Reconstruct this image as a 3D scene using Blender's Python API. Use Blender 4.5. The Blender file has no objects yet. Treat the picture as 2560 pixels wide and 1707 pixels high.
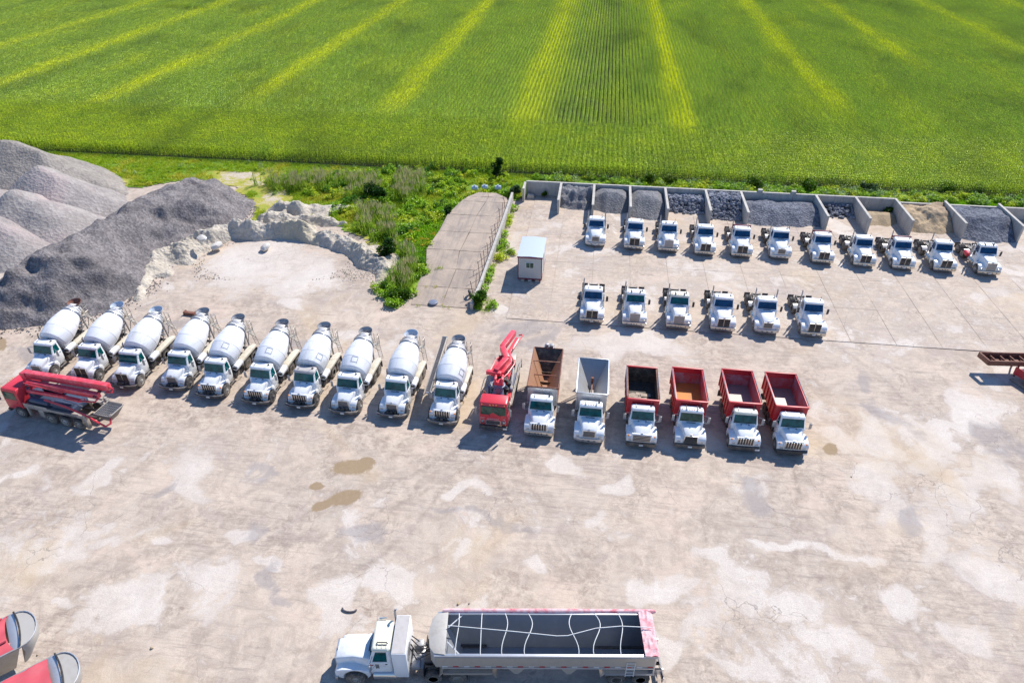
import bpy, bmesh, math, random
import numpy as np
from mathutils import Vector, Matrix, noise as mnoise
R = math.radians
rng = random.Random(7)
nrng = np.random.default_rng(11)
scene = bpy.context.scene
COL = scene.collection

# ---------------------------------------------------------------- camera, sky, sun, exposure
CAM_H = 38.0
PITCH = 35.1
YAW = 7.24
cam_data = bpy.data.cameras.new('camera'); cam = bpy.data.objects.new('camera', cam_data); COL.objects.link(cam)
cam_data.sensor_width = 36.0; cam_data.lens = 36.0 * 1707 / 2560
cam_data.clip_start = 0.5; cam_data.clip_end = 3000
cam.location = (0, 0, CAM_H); cam.rotation_euler = (R(90 - PITCH), 0, R(YAW))
scene.camera = cam
SUN_EL, SUN_AZ = 46.0, 30.0          # azimuth from +Y towards +X
world = bpy.data.worlds.new('World'); scene.world = world; world.use_nodes = True
wn = world.node_tree; wn.nodes.clear()
sky = wn.nodes.new('ShaderNodeTexSky'); sky.sky_type = 'NISHITA'; sky.sun_disc = False
sky.sun_elevation = R(SUN_EL); sky.sun_rotation = R(SUN_AZ); sky.air_density = 1.0; sky.dust_density = 0.2; sky.ozone_density = 10.0
bg = wn.nodes.new('ShaderNodeBackground'); bg.inputs[1].default_value = 0.125
wo = wn.nodes.new('ShaderNodeOutputWorld')
wn.links.new(sky.outputs[0], bg.inputs[0]); wn.links.new(bg.outputs[0], wo.inputs[0])
sl = bpy.data.lights.new('sun', 'SUN'); sl.energy = 4.6; sl.angle = R(0.5); sl.color = (1.0, 0.95, 0.88)
sun = bpy.data.objects.new('sun', sl); COL.objects.link(sun)
sd = Vector((math.sin(R(SUN_AZ)) * math.cos(R(SUN_EL)), math.cos(R(SUN_AZ)) * math.cos(R(SUN_EL)), math.sin(R(SUN_EL))))
sun.rotation_euler = sd.to_track_quat('Z', 'Y').to_euler(); sun.location = (30, 40, 60)
scene.view_settings.view_transform = 'Standard'; scene.view_settings.look = 'None'
scene.view_settings.gamma = 1.0; scene.view_settings.use_curve_mapping = False
scene.view_settings.exposure = 0.40

def at(px, py, z=0.0):
    """yard position (metres) seen at a point of the 2560 px wide survey photograph, at height z"""
    f = 1707.0; th = R(PITCH)
    x = (px - 1280) / f; y = -(py - 853.5) / f
    d = (x, math.cos(th) + y * math.sin(th), -math.sin(th) + y * math.cos(th))
    t = (z - CAM_H) / d[2]; X, Y = d[0] * t, d[1] * t; a = R(YAW)
    return (X * math.cos(a) - Y * math.sin(a), X * math.sin(a) + Y * math.cos(a))

# ---------------------------------------------------------------- materials
class NT:
    def __init__(s, name):
        s.m = bpy.data.materials.new(name); s.m.use_nodes = True; s.t = s.m.node_tree; s.n = s.t.nodes; s.l = s.t.links
        s.b = s.n['Principled BSDF']; s.out = s.n['Material Output']
    def new(s, t, **kw):
        n = s.n.new(t)
        for k, v in kw.items(): setattr(n, k, v)
        return n
    def pos(s, scale=(1, 1, 1), rot=0.0, obj=False):
        if obj: g = s.new('ShaderNodeTexCoord').outputs['Object']
        else: g = s.new('ShaderNodeNewGeometry').outputs['Position']
        m = s.new('ShaderNodeMapping'); m.inputs['Scale'].default_value = scale; m.inputs['Rotation'].default_value = (0, 0, rot)
        s.l.new(g, m.inputs[0]); return m.outputs[0]
    def noise(s, vec, scale=1.0, detail=4.0, rough=0.55, dist=0.0):
        n = s.new('ShaderNodeTexNoise'); n.inputs['Scale'].default_value = scale; n.inputs['Detail'].default_value = detail
        n.inputs['Roughness'].default_value = rough; n.inputs['Distortion'].default_value = dist
        s.l.new(vec, n.inputs['Vector']); return n.outputs['Fac']
    def ramp(s, fac, a, b, lo=0.0, hi=1.0):
        m = s.new('ShaderNodeMapRange'); m.inputs[1].default_value = a; m.inputs[2].default_value = b
        m.inputs[3].default_value = lo; m.inputs[4].default_value = hi; s.l.new(fac, m.inputs[0]); return m.outputs[0]
    def math(s, op, a, b=None, clamp=False):
        m = s.new('ShaderNodeMath', operation=op, use_clamp=clamp)
        for i, v in enumerate((a, b)):
            if v is None: continue
            if isinstance(v, (int, float)): m.inputs[i].default_value = v
            else: s.l.new(v, m.inputs[i])
        return m.outputs[0]
    def mix(s, fac, a, b, mode='MIX'):
        m = s.new('ShaderNodeMix', data_type='RGBA', blend_type=mode)
        for sock, v in ((m.inputs[0], fac), (m.inputs[6], a), (m.inputs[7], b)):
            if isinstance(v, (int, float)): sock.default_value = v
            elif isinstance(v, tuple): sock.default_value = (v[0], v[1], v[2], 1)
            else: s.l.new(v, sock)
        return m.outputs[2]
    def bump(s, h, strength=0.5, dist=0.05):
        b = s.new('ShaderNodeBump'); b.inputs['Strength'].default_value = strength; b.inputs['Distance'].default_value = dist
        s.l.new(h, b.inputs['Height']); s.l.new(b.outputs[0], s.b.inputs['Normal'])
    def col(s, c):
        if isinstance(c, tuple): s.b.inputs['Base Color'].default_value = (c[0], c[1], c[2], 1)
        else: s.l.new(c, s.b.inputs['Base Color'])
    def rough(s, v, metal=0.0):
        s.b.inputs['Roughness'].default_value = v; s.b.inputs['Metallic'].default_value = metal
    def attr(s, name):
        a = s.new('ShaderNodeAttribute'); a.attribute_name = name; return a.outputs['Fac']

def paint(name, c, rough=0.4, metal=0.0, dirt=(0.30, 0.25, 0.20), amount=0.25, scale=3.0, low=True, spec=0.5):
    """painted or bare metal: base colour, blotchy dust, more of it low down on the machine"""
    k = NT(name); p = k.pos()
    n = k.noise(p, scale, 5, 0.65)
    f = k.ramp(n, 0.45, 0.75, 0.0, amount)
    if low:
        sx = k.new('ShaderNodeSeparateXYZ'); k.l.new(p, sx.inputs[0])
        h = k.ramp(sx.outputs[2], 0.3, 1.3, amount * 1.6, 0.0)
        f = k.math('ADD', f, k.math('MULTIPLY', h, k.ramp(n, 0.3, 0.6, 0.3, 1.0)), True)
    oi = k.new('ShaderNodeObjectInfo'); f = k.math('MULTIPLY', f, k.ramp(oi.outputs['Random'], 0, 1, 0.45, 1.9), True)
    c2 = k.mix(k.ramp(oi.outputs['Random'], 0, 1, 0.0, 0.06), c, tuple(x * 0.6 for x in c))
    k.col(k.mix(f, c2, dirt)); k.rough(rough, metal); k.b.inputs['Specular IOR Level'].default_value = spec
    return k.m

M = {}
M['white'] = paint('white_truck_paint', (0.87, 0.88, 0.88), 0.35, amount=0.22, dirt=(0.42, 0.37, 0.31))
M['drum_white'] = paint('drum_white_paint', (0.84, 0.85, 0.87), 0.42, amount=0.10, dirt=(0.6, 0.58, 0.54), scale=0.9, low=False)
M['cream'] = paint('dusty_cream_paint', (0.66, 0.61, 0.50), 0.5, amount=0.35)
M['roof_cream'] = paint('faded_cream_roof_paint', (0.78, 0.76, 0.62), 0.4, amount=0.2, low=False)
M['roof_grey'] = paint('dusty_grey_roof_paint', (0.50, 0.47, 0.45), 0.55, amount=0.3, low=False)
M['chrome'] = paint('dusty_chrome', (0.75, 0.73, 0.68), 0.28, 0.8, amount=0.30, dirt=(0.45, 0.40, 0.33))
M['steel'] = paint('grey_steel', (0.38, 0.38, 0.39), 0.45, 0.5, amount=0.4)
M['alu'] = paint('brushed_aluminium', (0.62, 0.63, 0.64), 0.38, 0.7, amount=0.3, dirt=(0.4, 0.37, 0.32))
M['dark'] = paint('dirty_black_chassis', (0.03, 0.03, 0.033), 0.6, amount=0.35, dirt=(0.22, 0.18, 0.14))
M['grille'] = paint('dark_grille_mesh', (0.05, 0.05, 0.055), 0.5, 0.3, amount=0.3)
M['tyre'] = paint('dusty_tyre_rubber', (0.028, 0.028, 0.03), 0.8, amount=0.55, dirt=(0.20, 0.17, 0.14), scale=5)
M['rim'] = paint('steel_wheel_rim', (0.52, 0.50, 0.46), 0.45, 0.3, amount=0.4)
M['rim_dark'] = paint('dark_wheel_rim', (0.10, 0.10, 0.11), 0.5, 0.2, amount=0.4)
M['red'] = paint('faded_red_paint', (0.66, 0.04, 0.06), 0.36, amount=0.14, dirt=(0.40, 0.16, 0.14), scale=2.0)
M['boom_red'] = paint('boom_red_paint', (0.74, 0.06, 0.085), 0.35, amount=0.45, dirt=(0.80, 0.22, 0.26), low=False)
M['bed_red'] = paint('tipper_body_red_paint', (0.58, 0.02, 0.03), 0.42, amount=0.25, dirt=(0.38, 0.22, 0.20), scale=2)
M['bed_in_red'] = paint('scoured_red_bed_lining', (0.46, 0.10, 0.11), 0.6, amount=0.95, dirt=(0.40, 0.32, 0.36), scale=1.2, low=False)
M['bed_floor'] = paint('scoured_steel_floor', (0.33, 0.29, 0.27), 0.5, 0.2, amount=0.6, dirt=(0.36, 0.30, 0.24), scale=1.5, low=False)
M['rust_floor'] = paint('bright_rust_floor', (0.62, 0.24, 0.045), 0.7, amount=0.5, dirt=(0.40, 0.20, 0.09), scale=2, low=False)
M['rust_bed'] = paint('brown_rusted_steel', (0.37, 0.185, 0.10), 0.7, amount=0.6, dirt=(0.46, 0.27, 0.17), scale=1.5, low=False)
M['rust'] = paint('red_brown_rust', (0.20, 0.075, 0.05), 0.75, amount=0.6, dirt=(0.36, 0.22, 0.14), scale=4, low=False)
M['blackbed'] = paint('black_asphalt_residue', (0.055, 0.048, 0.04), 0.7, amount=0.7, dirt=(0.24, 0.19, 0.13), scale=2, low=False)
M['debris'] = paint('broken_board_debris', (0.42, 0.34, 0.27), 0.8, amount=0.6, dirt=(0.24, 0.19, 0.15), scale=3, low=False)
M['blue_grey'] = paint('blue_grey_machine_paint', (0.16, 0.19, 0.27), 0.45, amount=0.3, low=False)
M['hopper_grey'] = paint('scuffed_grey_hopper_steel', (0.44, 0.445, 0.45), 0.5, 0.3, amount=0.75, dirt=(0.40, 0.36, 0.30), scale=1.6, low=False)
M['rail_blue'] = paint('blue_rail_reflection_paint', (0.06, 0.20, 0.36), 0.35, amount=0.2, low=False)
M['deep_blue'] = paint('deep_blue_grey_machine', (0.045, 0.065, 0.115), 0.5, amount=0.3, dirt=(0.14, 0.15, 0.18), low=False)
M['amber'] = paint('amber_lens', (0.85, 0.28, 0.03), 0.25, amount=0.05, low=False)
M['lens'] = paint('clear_headlamp_lens', (0.5, 0.52, 0.55), 0.12, 0.4, amount=0.1, low=False)
M['redlens'] = paint('red_lens', (0.5, 0.03, 0.02), 0.25, amount=0.05, low=False)
M['belt'] = paint('grey_black_rubber_belt', (0.07, 0.065, 0.075), 0.7, amount=0.4, dirt=(0.2, 0.18, 0.18), low=False)
M['plate'] = paint('number_plate', (0.75, 0.75, 0.72), 0.4, amount=0.2, low=False)
M['ink'] = paint('dark_lettering', (0.06, 0.05, 0.07), 0.6, amount=0.0, low=False)
M['tarp'] = paint('sun_faded_red_tarp', (0.60, 0.09, 0.11), 0.7, amount=0.5, dirt=(0.50, 0.20, 0.20), scale=1.1, low=False)
M['tarp_torn'] = paint('bleached_torn_red_tarp', (0.72, 0.50, 0.51), 0.75, amount=0.75, dirt=(0.60, 0.05, 0.09), scale=2.2, low=False)
M['tan_metal'] = paint('dusty_warm_grey_panel', (0.46, 0.42, 0.36), 0.4, 0.2, amount=0.35)
M['trailer_in'] = paint('grey_trailer_lining', (0.20, 0.22, 0.25), 0.5, 0.3, amount=0.35, dirt=(0.30, 0.30, 0.32), scale=0.8, low=False)
M['bluewhite'] = paint('pale_blue_white_roof', (0.50, 0.57, 0.66), 0.45, amount=0.2, dirt=(0.5, 0.52, 0.58), scale=1.0, low=False)
M['nose'] = paint('weathered_grey_nose_panel', (0.44, 0.42, 0.385), 0.5, 0.0, amount=0.3, low=False)
M['siding'] = paint('pale_grey_siding', (0.58, 0.57, 0.53), 0.6, amount=0.2, low=False)
M['maroon'] = paint('maroon_trim', (0.20, 0.02, 0.045), 0.5, amount=0.1, low=False)
def drum_mat():
    k = NT('drum_white_paint_with_cement_crust'); p = k.pos(); oi = k.new('ShaderNodeObjectInfo'); o = k.pos(obj=True); n = k.noise(p, 1.1, 5, 0.65); f = k.noise(p, 5, 5, 0.75)
    sx = k.new('ShaderNodeSeparateXYZ'); k.l.new(o, sx.inputs[0]); y = sx.outputs[1]
    oi = k.new('ShaderNodeObjectInfo')
    e = k.math('ADD', k.ramp(y, 5.4, 7.1, 0.0, 0.62), k.math('MULTIPLY', k.math('SUBTRACT', f, 0.5), 0.9))
    ofs = k.new('ShaderNodeVectorMath', operation='ADD'); k.l.new(k.pos((2.2, 0.5, 2.2), 0.0, True), ofs.inputs[0]); cb = k.new('ShaderNodeCombineXYZ'); k.l.new(k.math('MULTIPLY', oi.outputs['Random'], 40.0), cb.inputs[0]); k.l.new(cb.outputs[0], ofs.inputs[1])
    w = k.noise(ofs.outputs[0], 1.0, 5, 0.7)
    c = k.mix(k.ramp(n, 0.42, 0.72, 0.0, 0.30), (0.86, 0.865, 0.88), (0.66, 0.655, 0.65))
    c = k.mix(k.math('MULTIPLY', k.ramp(w, 0.50, 0.66, 0.0, 0.65), k.ramp(oi.outputs['Random'], 0, 1, .3, 1.0)), c, (0.56, 0.53, 0.48))
    c = k.mix(k.ramp(e, 0.34, 0.5, 0.0, 0.75), c, (0.47, 0.43, 0.37))
    k.col(c); k.rough(0.42); return k.m
M['drum_white'] = drum_mat()
def glass(name, c, rough=0.06):
    k = NT(name); p = k.pos()
    n = k.noise(p, 2.5, 3)
    k.col(k.mix(k.ramp(n, 0.35, 0.7), c, tuple(x * 0.35 for x in c))); k.rough(rough); k.b.inputs['Specular IOR Level'].default_value = 0.3
    k.b.inputs['Coat Weight'].default_value = 0.04; k.b.inputs['Coat Roughness'].default_value = 0.03
    return k.m
M['glass'] = glass('dark_teal_cab_glass', (0.002, 0.12, 0.125))
M['glass_blue'] = glass('dark_blue_cab_glass', (0.003, 0.06, 0.16))
M['glass_green'] = glass('murky_green_cab_glass', (0.06, 0.13, 0.09))

# ---------------------------------------------------------------- mesh building
class MB:
    def __init__(s): s.v = []; s.f = []
    def add(s, vs, fs):
        o = len(s.v); s.v += [tuple(p) for p in vs]; s.f += [tuple(i + o for i in f) for f in fs]; return s
    def box(s, x0, x1, y0, y1, z0, z1):
        return s.add([(x0, y0, z0), (x1, y0, z0), (x1, y1, z0), (x0, y1, z0), (x0, y0, z1), (x1, y0, z1), (x1, y1, z1), (x0, y1, z1)],
                     [(0, 3, 2, 1), (4, 5, 6, 7), (0, 1, 5, 4), (1, 2, 6, 5), (2, 3, 7, 6), (3, 0, 4, 7)])
    def sbox(s, x, hw, y0, y1, z0, z1):
        return s.box(x - hw, x + hw, y0, y1, z0, z1)
    def loft(s, secs, cap=True):
        n = len(secs[0]); vs = [p for sec in secs for p in sec]; fs = []
        for k in range(len(secs) - 1):
            for i in range(n):
                j = (i + 1) % n; fs.append((k * n + i, k * n + j, (k + 1) * n + j, (k + 1) * n + i))
        if cap: fs.append(tuple(range(n - 1, -1, -1))); fs.append(tuple((len(secs) - 1) * n + i for i in range(n)))
        return s.add(vs, fs)
    def frame(s, a, b):
        a, b = Vector(a), Vector(b); d = (b - a).normalized()
        up = Vector((0, 0, 1)) if abs(d.z) < 0.95 else Vector((0, 1, 0))
        u = d.cross(up).normalized(); w = u.cross(d).normalized(); return a, b, u, w
    def cyl(s, a, b, r0, r1=None, n=12, cap=True):
        if r1 is None: r1 = r0
        a, b, u, w = s.frame(a, b)
        ring = lambda c, r: [c + (u * math.cos(2 * math.pi * i / n) + w * math.sin(2 * math.pi * i / n)) * r for i in range(n)]
        return s.loft([ring(a, r0), ring(b, r1)], cap)
    def lathe(s, prof, a, d, n=16, cap=True):
        """prof: (distance along axis, radius)"""
        a = Vector(a); d = Vector(d).normalized(); _, _, u, w = s.frame(a, a + d)
        secs = [[a + d * t + (u * math.cos(2 * math.pi * i / n) + w * math.sin(2 * math.pi * i / n)) * r for i in range(n)] for t, r in prof]
        return s.loft(secs, cap)
    def tube(s, pts, r, n=6):
        pts = [Vector(p) for p in pts]; secs = []
        for i, p in enumerate(pts):
            d = (pts[min(i + 1, len(pts) - 1)] - pts[max(i - 1, 0)]).normalized()
            up = Vector((0, 0, 1)) if abs(d.z) < 0.9 else Vector((0, 1, 0))
            u = d.cross(up).normalized(); w = u.cross(d).normalized()
            secs.append([p + (u * math.cos(2 * math.pi * k / n) + w * math.sin(2 * math.pi * k / n)) * r for k in range(n)])
        return s.loft(secs)
    def beam(s, a, b, w, h, w2=None, h2=None):
        a, b, u, v = s.frame(a, b); w2 = w2 or w; h2 = h2 or h
        q = lambda c, w, h: [c - u * w / 2 - v * h / 2, c + u * w / 2 - v * h / 2, c + u * w / 2 + v * h / 2, c - u * w / 2 + v * h / 2]
        return s.loft([q(a, w, h), q(b, w2, h2)])
    def prism(s, pts, axis, a, b):
        """pts in the two other axes (x: (y,z), y: (x,z), z: (x,y))"""
        mk = {'x': lambda p, t: (t, p[0], p[1]), 'y': lambda p, t: (p[0], t, p[1]), 'z': lambda p, t: (p[0], p[1], t)}[axis]
        return s.loft([[mk(p, a) for p in pts], [mk(p, b) for p in pts]])
    def slab(s, quad, t=0.02):
        """plate of thickness t behind the quad's face"""
        q = [Vector(p) for p in quad]; n = (q[1] - q[0]).cross(q[2] - q[0]).normalized()
        return s.loft([q, [p - n * t for p in q]])
    def build(s, name, mat, parent=None, bevel=0.0, seg=2, smooth=32, ang=30):
        me = bpy.data.meshes.new(name); bm = bmesh.new()
        vs = [bm.verts.new(p) for p in s.v]
        for f in s.f:
            try: bm.faces.new([vs[i] for i in f])
            except ValueError: pass
        bmesh.ops.remove_doubles(bm, verts=bm.verts, dist=1e-5)
        bmesh.ops.recalc_face_normals(bm, faces=bm.faces)
        if bevel > 0:
            ed = [e for e in bm.edges if len(e.link_faces) == 2 and e.calc_face_angle(0) > R(ang)]
            bmesh.ops.bevel(bm, geom=ed, offset=bevel, segments=seg, profile=0.5, affect='EDGES', clamp_overlap=True)
        bm.to_mesh(me); bm.free()
        for p in me.polygons: p.use_smooth = True
        me.set_sharp_from_angle(angle=R(smooth))
        if mat: me.materials.append(M[mat] if isinstance(mat, str) else mat)
        return link(name, me, parent)
def link(name, me, parent=None):
    o = bpy.data.objects.new(name, me); COL.objects.link(o)
    if parent is not None: o.parent = parent
    return o
CACHE = {}
def part(key, name, mat, parent, fn, bevel=0.0, label=None, loc=None, rot=None, **kw):
    """a part whose mesh is shared between all things that give the same key"""
    k = (key, name, mat)
    if k in CACHE: o = link(name, CACHE[k], parent)
    else:
        mb = MB(); fn(mb); o = mb.build(name, mat, parent, bevel, **kw); CACHE[k] = o.data
    if loc: o.location = loc
    if rot: o.rotation_euler = rot
    if label: o['label'] = label
    return o
def tag(o, label=None, cat=None, group=None, kind=None):
    if label: o['label'] = label
    if cat: o['category'] = cat
    if group: o['group'] = group
    if kind: o['kind'] = kind
    return o
def empty(name, loc, rz=0, **kw):
    o = bpy.data.objects.new(name, None); COL.objects.link(o); o.location = loc; o.rotation_euler = (0, 0, R(rz)); o.empty_display_size = 0.5
    return tag(o, **kw)
_T = np.random.default_rng(5).random((256, 256))
def vnoise(x, y):
    xi = np.floor(x).astype(int); yi = np.floor(y).astype(int); fx = x - xi; fy = y - yi
    fx = fx * fx * (3 - 2 * fx); fy = fy * fy * (3 - 2 * fy)
    g = lambda i, j: _T[(xi + i) % 256, (yi + j) % 256]
    return (g(0, 0) * (1 - fx) + g(1, 0) * fx) * (1 - fy) + (g(0, 1) * (1 - fx) + g(1, 1) * fx) * fy
def fbm(x, y, s=1.0, oct=4, seed=0):
    t = 0; a = 1; n = 0
    for o in range(oct):
        t = t + a * vnoise(x * s + 17.3 * o + seed * 7.1, y * s + 9.7 * o + seed * 3.3); n += a; a *= 0.5; s *= 2.03
    return t / n
def grid_mesh(name, X, Y, Z, mat, keep=None, attrs=None, smooth=True, kind=None, parent=None):
    h, w = X.shape; co = np.stack([X, Y, Z], -1).reshape(-1, 3)
    idx = np.arange(h * w).reshape(h, w)
    q = np.stack([idx[:-1, :-1], idx[:-1, 1:], idx[1:, 1:], idx[1:, :-1]], -1).reshape(-1, 4)
    if keep is not None:
        k = keep.reshape(-1); q = q[k[q].any(1)]
        used = np.unique(q); mp = -np.ones(h * w, int); mp[used] = np.arange(len(used)); q = mp[q]; co = co[used]
    else: used = None
    me = bpy.data.meshes.new(name); me.vertices.add(len(co)); me.vertices.foreach_set('co', co.astype('f').ravel())
    me.loops.add(len(q) * 4); me.loops.foreach_set('vertex_index', q.astype('i').ravel())
    me.polygons.add(len(q)); me.polygons.foreach_set('loop_start', np.arange(0, len(q) * 4, 4, dtype='i'))
    me.polygons.foreach_set('loop_total', np.full(len(q), 4, dtype='i'))
    me.update(calc_edges=True); me.validate()
    if smooth: me.polygons.foreach_set('use_smooth', np.ones(len(me.polygons), bool))
    for an, A in (attrs or {}).items():
        a = me.attributes.new(an, 'FLOAT', 'POINT'); v = A.reshape(-1)
        if used is not None: v = v[used]
        a.data.foreach_set('value', v.astype('f'))
    me.materials.append(M[mat])
    o = link(name, me, parent)
    if kind: o['kind'] = kind
    return o
def flat(name, pts, z, mat, kind='structure', parent=None):
    me = bpy.data.meshes.new(name); me.from_pydata([(p[0], p[1], z if len(p) < 3 else p[2]) for p in pts], [], [tuple(range(len(pts)))])
    me.materials.append(M[mat]); o = link(name, me, parent)
    if kind: o['kind'] = kind
    return o
def inside(px, py, poly):
    r = np.zeros(px.shape, bool); n = len(poly)
    for i in range(n):
        x0, y0 = poly[i][:2]; x1, y1 = poly[(i + 1) % n][:2]
        if y0 == y1: continue
        c = ((y0 > py) != (y1 > py)) & (px < (x1 - x0) * (py - y0) / (y1 - y0) + x0); r ^= c
    return r
# ---------------------------------------------------------------- ground materials
def yard_material(name, base_shift=1.0, concrete=0.0):
    k = NT(name); p = k.pos()
    big = k.noise(p, 0.10, 6, 0.62, 0.6)
    mid = k.noise(p, 0.55, 6, 0.68, 0.8)
    fine = k.noise(p, 3.5, 5, 0.75)
    grit = k.noise(p, 14.0, 3, 0.8)
    col = k.mix(k.ramp(big, 0.35, 0.65), (0.655, 0.54, 0.425), (0.55, 0.465, 0.38))
    col = k.mix(k.ramp(mid, 0.42, 0.62, 0.0, 0.75), col, (0.385, 0.305, 0.245))
    mot = k.noise(p, 1.7, 9, 0.82, 0.5); reg = k.ramp(k.noise(p, 0.16, 5, 0.6, 0.8), 0.40, 0.62)
    col = k.mix(k.math('MULTIPLY', k.ramp(mot, 0.47, 0.60, 0.0, 0.9), reg), col, (0.30, 0.23, 0.18))
    col = k.mix(k.ramp(mot, 0.45, 0.34, 0.0, 0.55), col, (0.74, 0.62, 0.49))
    hue = k.noise(p, 0.22, 5, 0.65, 1.0); col = k.mix(k.ramp(hue, 0.54, 0.66, 0.0, 0.45), col, (0.44, 0.37, 0.335)); col = k.mix(k.ramp(hue, 0.44, 0.34, 0.0, 0.5), col, (0.70, 0.55, 0.44))
    # tyre drag streaks in several directions
    for rot, sx, sy, lo in ((0.16, 0.25, 2.4, 0.53), (-0.42, 0.35, 3.6, 0.52), (-0.8, 0.30, 3.0, 0.53), (0.7, 0.3, 3.2, 0.53), (-0.05, 0.2, 5.5, 0.54)):
        q = k.pos((sx, sy, 1), rot); st = k.noise(q, 1.0, 6, 0.75, 0.25)
        area = k.ramp(k.noise(k.pos((1, 1, 1), rot * 3 + .4), 0.075, 4, 0.55), 0.49, 0.60)
        f = k.math('MULTIPLY', k.ramp(st, lo, lo + 0.12, 0.0, 0.55), area)
        col = k.mix(f, col, (0.255, 0.205, 0.185))
        f2 = k.math('MULTIPLY', k.ramp(st, 0.44, 0.36, 0.0, 0.5), area)
        col = k.mix(f2, col, (0.62, 0.52, 0.43))
    trk = k.math('MULTIPLY', k.attr('track'), k.ramp(mot, 0.36, 0.56)); col = k.mix(k.ramp(trk, 0.1, 0.8, 0.0, 0.62), col, (0.28, 0.22, 0.18))
    trl = k.math('MULTIPLY', k.math('MULTIPLY', k.attr('track'), -1.0), k.ramp(mot, 0.60, 0.42)); col = k.mix(k.ramp(trl, 0.1, 0.8, 0.0, 0.6), col, (0.72, 0.60, 0.48))
    # scraped pale concrete showing through
    pa = k.attr('patch'); edge = k.math('ADD', k.math('MULTIPLY', k.math('SUBTRACT', mid, 0.5), 3.2), k.math('MULTIPLY', k.math('SUBTRACT', mot, 0.5), 2.4))
    nat = k.ramp(k.noise(p, 0.13, 6, 0.6, 1.2), 0.50, 0.72, -0.45, 0.9)
    if concrete: nat = k.math('ADD', nat, concrete)
    pm = k.ramp(k.math('ADD', k.math('MAXIMUM', pa, nat), edge), 0.12, 0.58)
    pale = k.mix(k.ramp(mid, 0.35, 0.65), (0.76, 0.695, 0.62), (0.66, 0.59, 0.515))
    pale = k.mix(k.ramp(fine, 0.45, 0.75, 0.0, 0.4), pale, (0.46, 0.41, 0.38))
    col = k.mix(k.math('MULTIPLY', pm, k.ramp(big, 0.35, 0.6, 0.55, 0.9)), col, pale)
    # grey damp and ochre staining
    gr = k.math('ADD', k.attr('grey'), k.math('MULTIPLY', k.math('SUBTRACT', mid, 0.5), 1.6))
    col = k.mix(k.ramp(gr, 0.35, 0.75, 0.0, 0.55), col, (0.30, 0.275, 0.275))
    oc = k.ramp(k.noise(p, 0.07, 4, 0.6, 1.0), 0.56, 0.7, 0.0, 0.5)
    col = k.mix(oc, col, (0.60, 0.45, 0.27))
    mu = k.math('ADD', k.attr('mud'), k.math('MULTIPLY', k.math('SUBTRACT', mid, 0.5), 0.7))
    col = k.mix(k.ramp(k.math('ADD', mu, k.math('MULTIPLY', k.math('SUBTRACT', mot, 0.5), 1.2)), 0.30, 0.56, 0.0, 0.9), col, k.mix(fine, (0.25, 0.165, 0.07), (0.36, 0.26, 0.15)))
    # cracks
    wob = k.new('ShaderNodeVectorMath', operation='ADD'); k.l.new(p, wob.inputs[0])
    nt = k.new('ShaderNodeTexNoise'); nt.inputs['Scale'].default_value = 0.7; nt.inputs['Detail'].default_value = 5; k.l.new(p, nt.inputs['Vector'])
    sc = k.new('ShaderNodeVectorMath', operation='SCALE'); k.l.new(nt.outputs['Color'], sc.inputs[0]); sc.inputs['Scale'].default_value = 1.6; k.l.new(sc.outputs[0], wob.inputs[1])
    for s, wd, m0 in ((0.20, 0.0045, 0.50), (0.85, 0.016, 0.60)):
        vo = k.new('ShaderNodeTexVoronoi', feature='DISTANCE_TO_EDGE'); vo.inputs['Scale'].default_value = s; k.l.new(wob.outputs[0], vo.inputs['Vector'])
        cr = k.math('MULTIPLY', k.ramp(vo.outputs['Distance'], wd * 0.35, wd, 0.6, 0.0), k.ramp(k.noise(p, 0.12, 3), m0, m0 + 0.08))
        col = k.mix(cr, col, (0.20, 0.165, 0.15))
    col = k.mix(k.ramp(grit, 0.35, 0.75, 0.0, 0.45), col, (0.27, 0.225, 0.20))
    col = k.mix(k.ramp(grit, 0.35, 0.25, 0.0, 0.4), col, (0.70, 0.62, 0.55))
    k.col(col); k.rough(0.85); k.b.inputs['Specular IOR Level'].default_value = 0.25
    k.bump(k.math('ADD', k.math('MULTIPLY', mid, 0.5), k.math('MULTIPLY', fine, 0.25)), 0.55, 0.12)
    return k.m
M['yard'] = yard_material('packed_limestone_dust')
M['slab'] = yard_material('pale_concrete_slab', concrete=0.42)
def gravel(name, a, b, scale=3.0, big=0.4, strength=0.8, dist=0.12, tint=None):
    k = NT(name); p = k.pos()
    vo = k.new('ShaderNodeTexVoronoi'); vo.inputs['Scale'].default_value = scale; k.l.new(p, vo.inputs['Vector'])
    bw = k.new('ShaderNodeSeparateColor'); k.l.new(vo.outputs['Color'], bw.inputs[0])
    n = k.noise(p, big, 5, 0.65, 0.5); f = k.noise(p, scale * 2.2, 3, 0.8)
    c = k.mix(bw.outputs[0], a, b); c = k.mix(k.ramp(n, 0.35, 0.68, 0.0, 0.5), c, tuple(x * 0.66 for x in a))
    if tint: c = k.mix(k.ramp(k.noise(p, 0.12, 3), 0.5, 0.62, 0.0, 0.6), c, tint)
    c = k.mix(k.ramp(f, 0.55, 0.8, 0.0, 0.5), c, tuple(min(1, x * 1.5) for x in b))
    k.col(c); k.rough(0.9); k.b.inputs['Specular IOR Level'].default_value = 0.2
    k.bump(k.math('ADD', vo.outputs['Distance'], f), strength, dist); return k.m
M['pale_gravel'] = gravel('pale_pinkish_gravel', (0.31, 0.275, 0.26), (0.42, 0.385, 0.36), 2.6, tint=(0.47, 0.38, 0.36))
M['tan_gravel'] = gravel('warm_grey_gravel', (0.27, 0.24, 0.215), (0.38, 0.34, 0.30), 3.0)
M['dark_gravel'] = gravel('dark_violet_grey_gravel', (0.135, 0.12, 0.12), (0.30, 0.272, 0.265), 4.5, 0.25, 0.6, 0.10)
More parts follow.
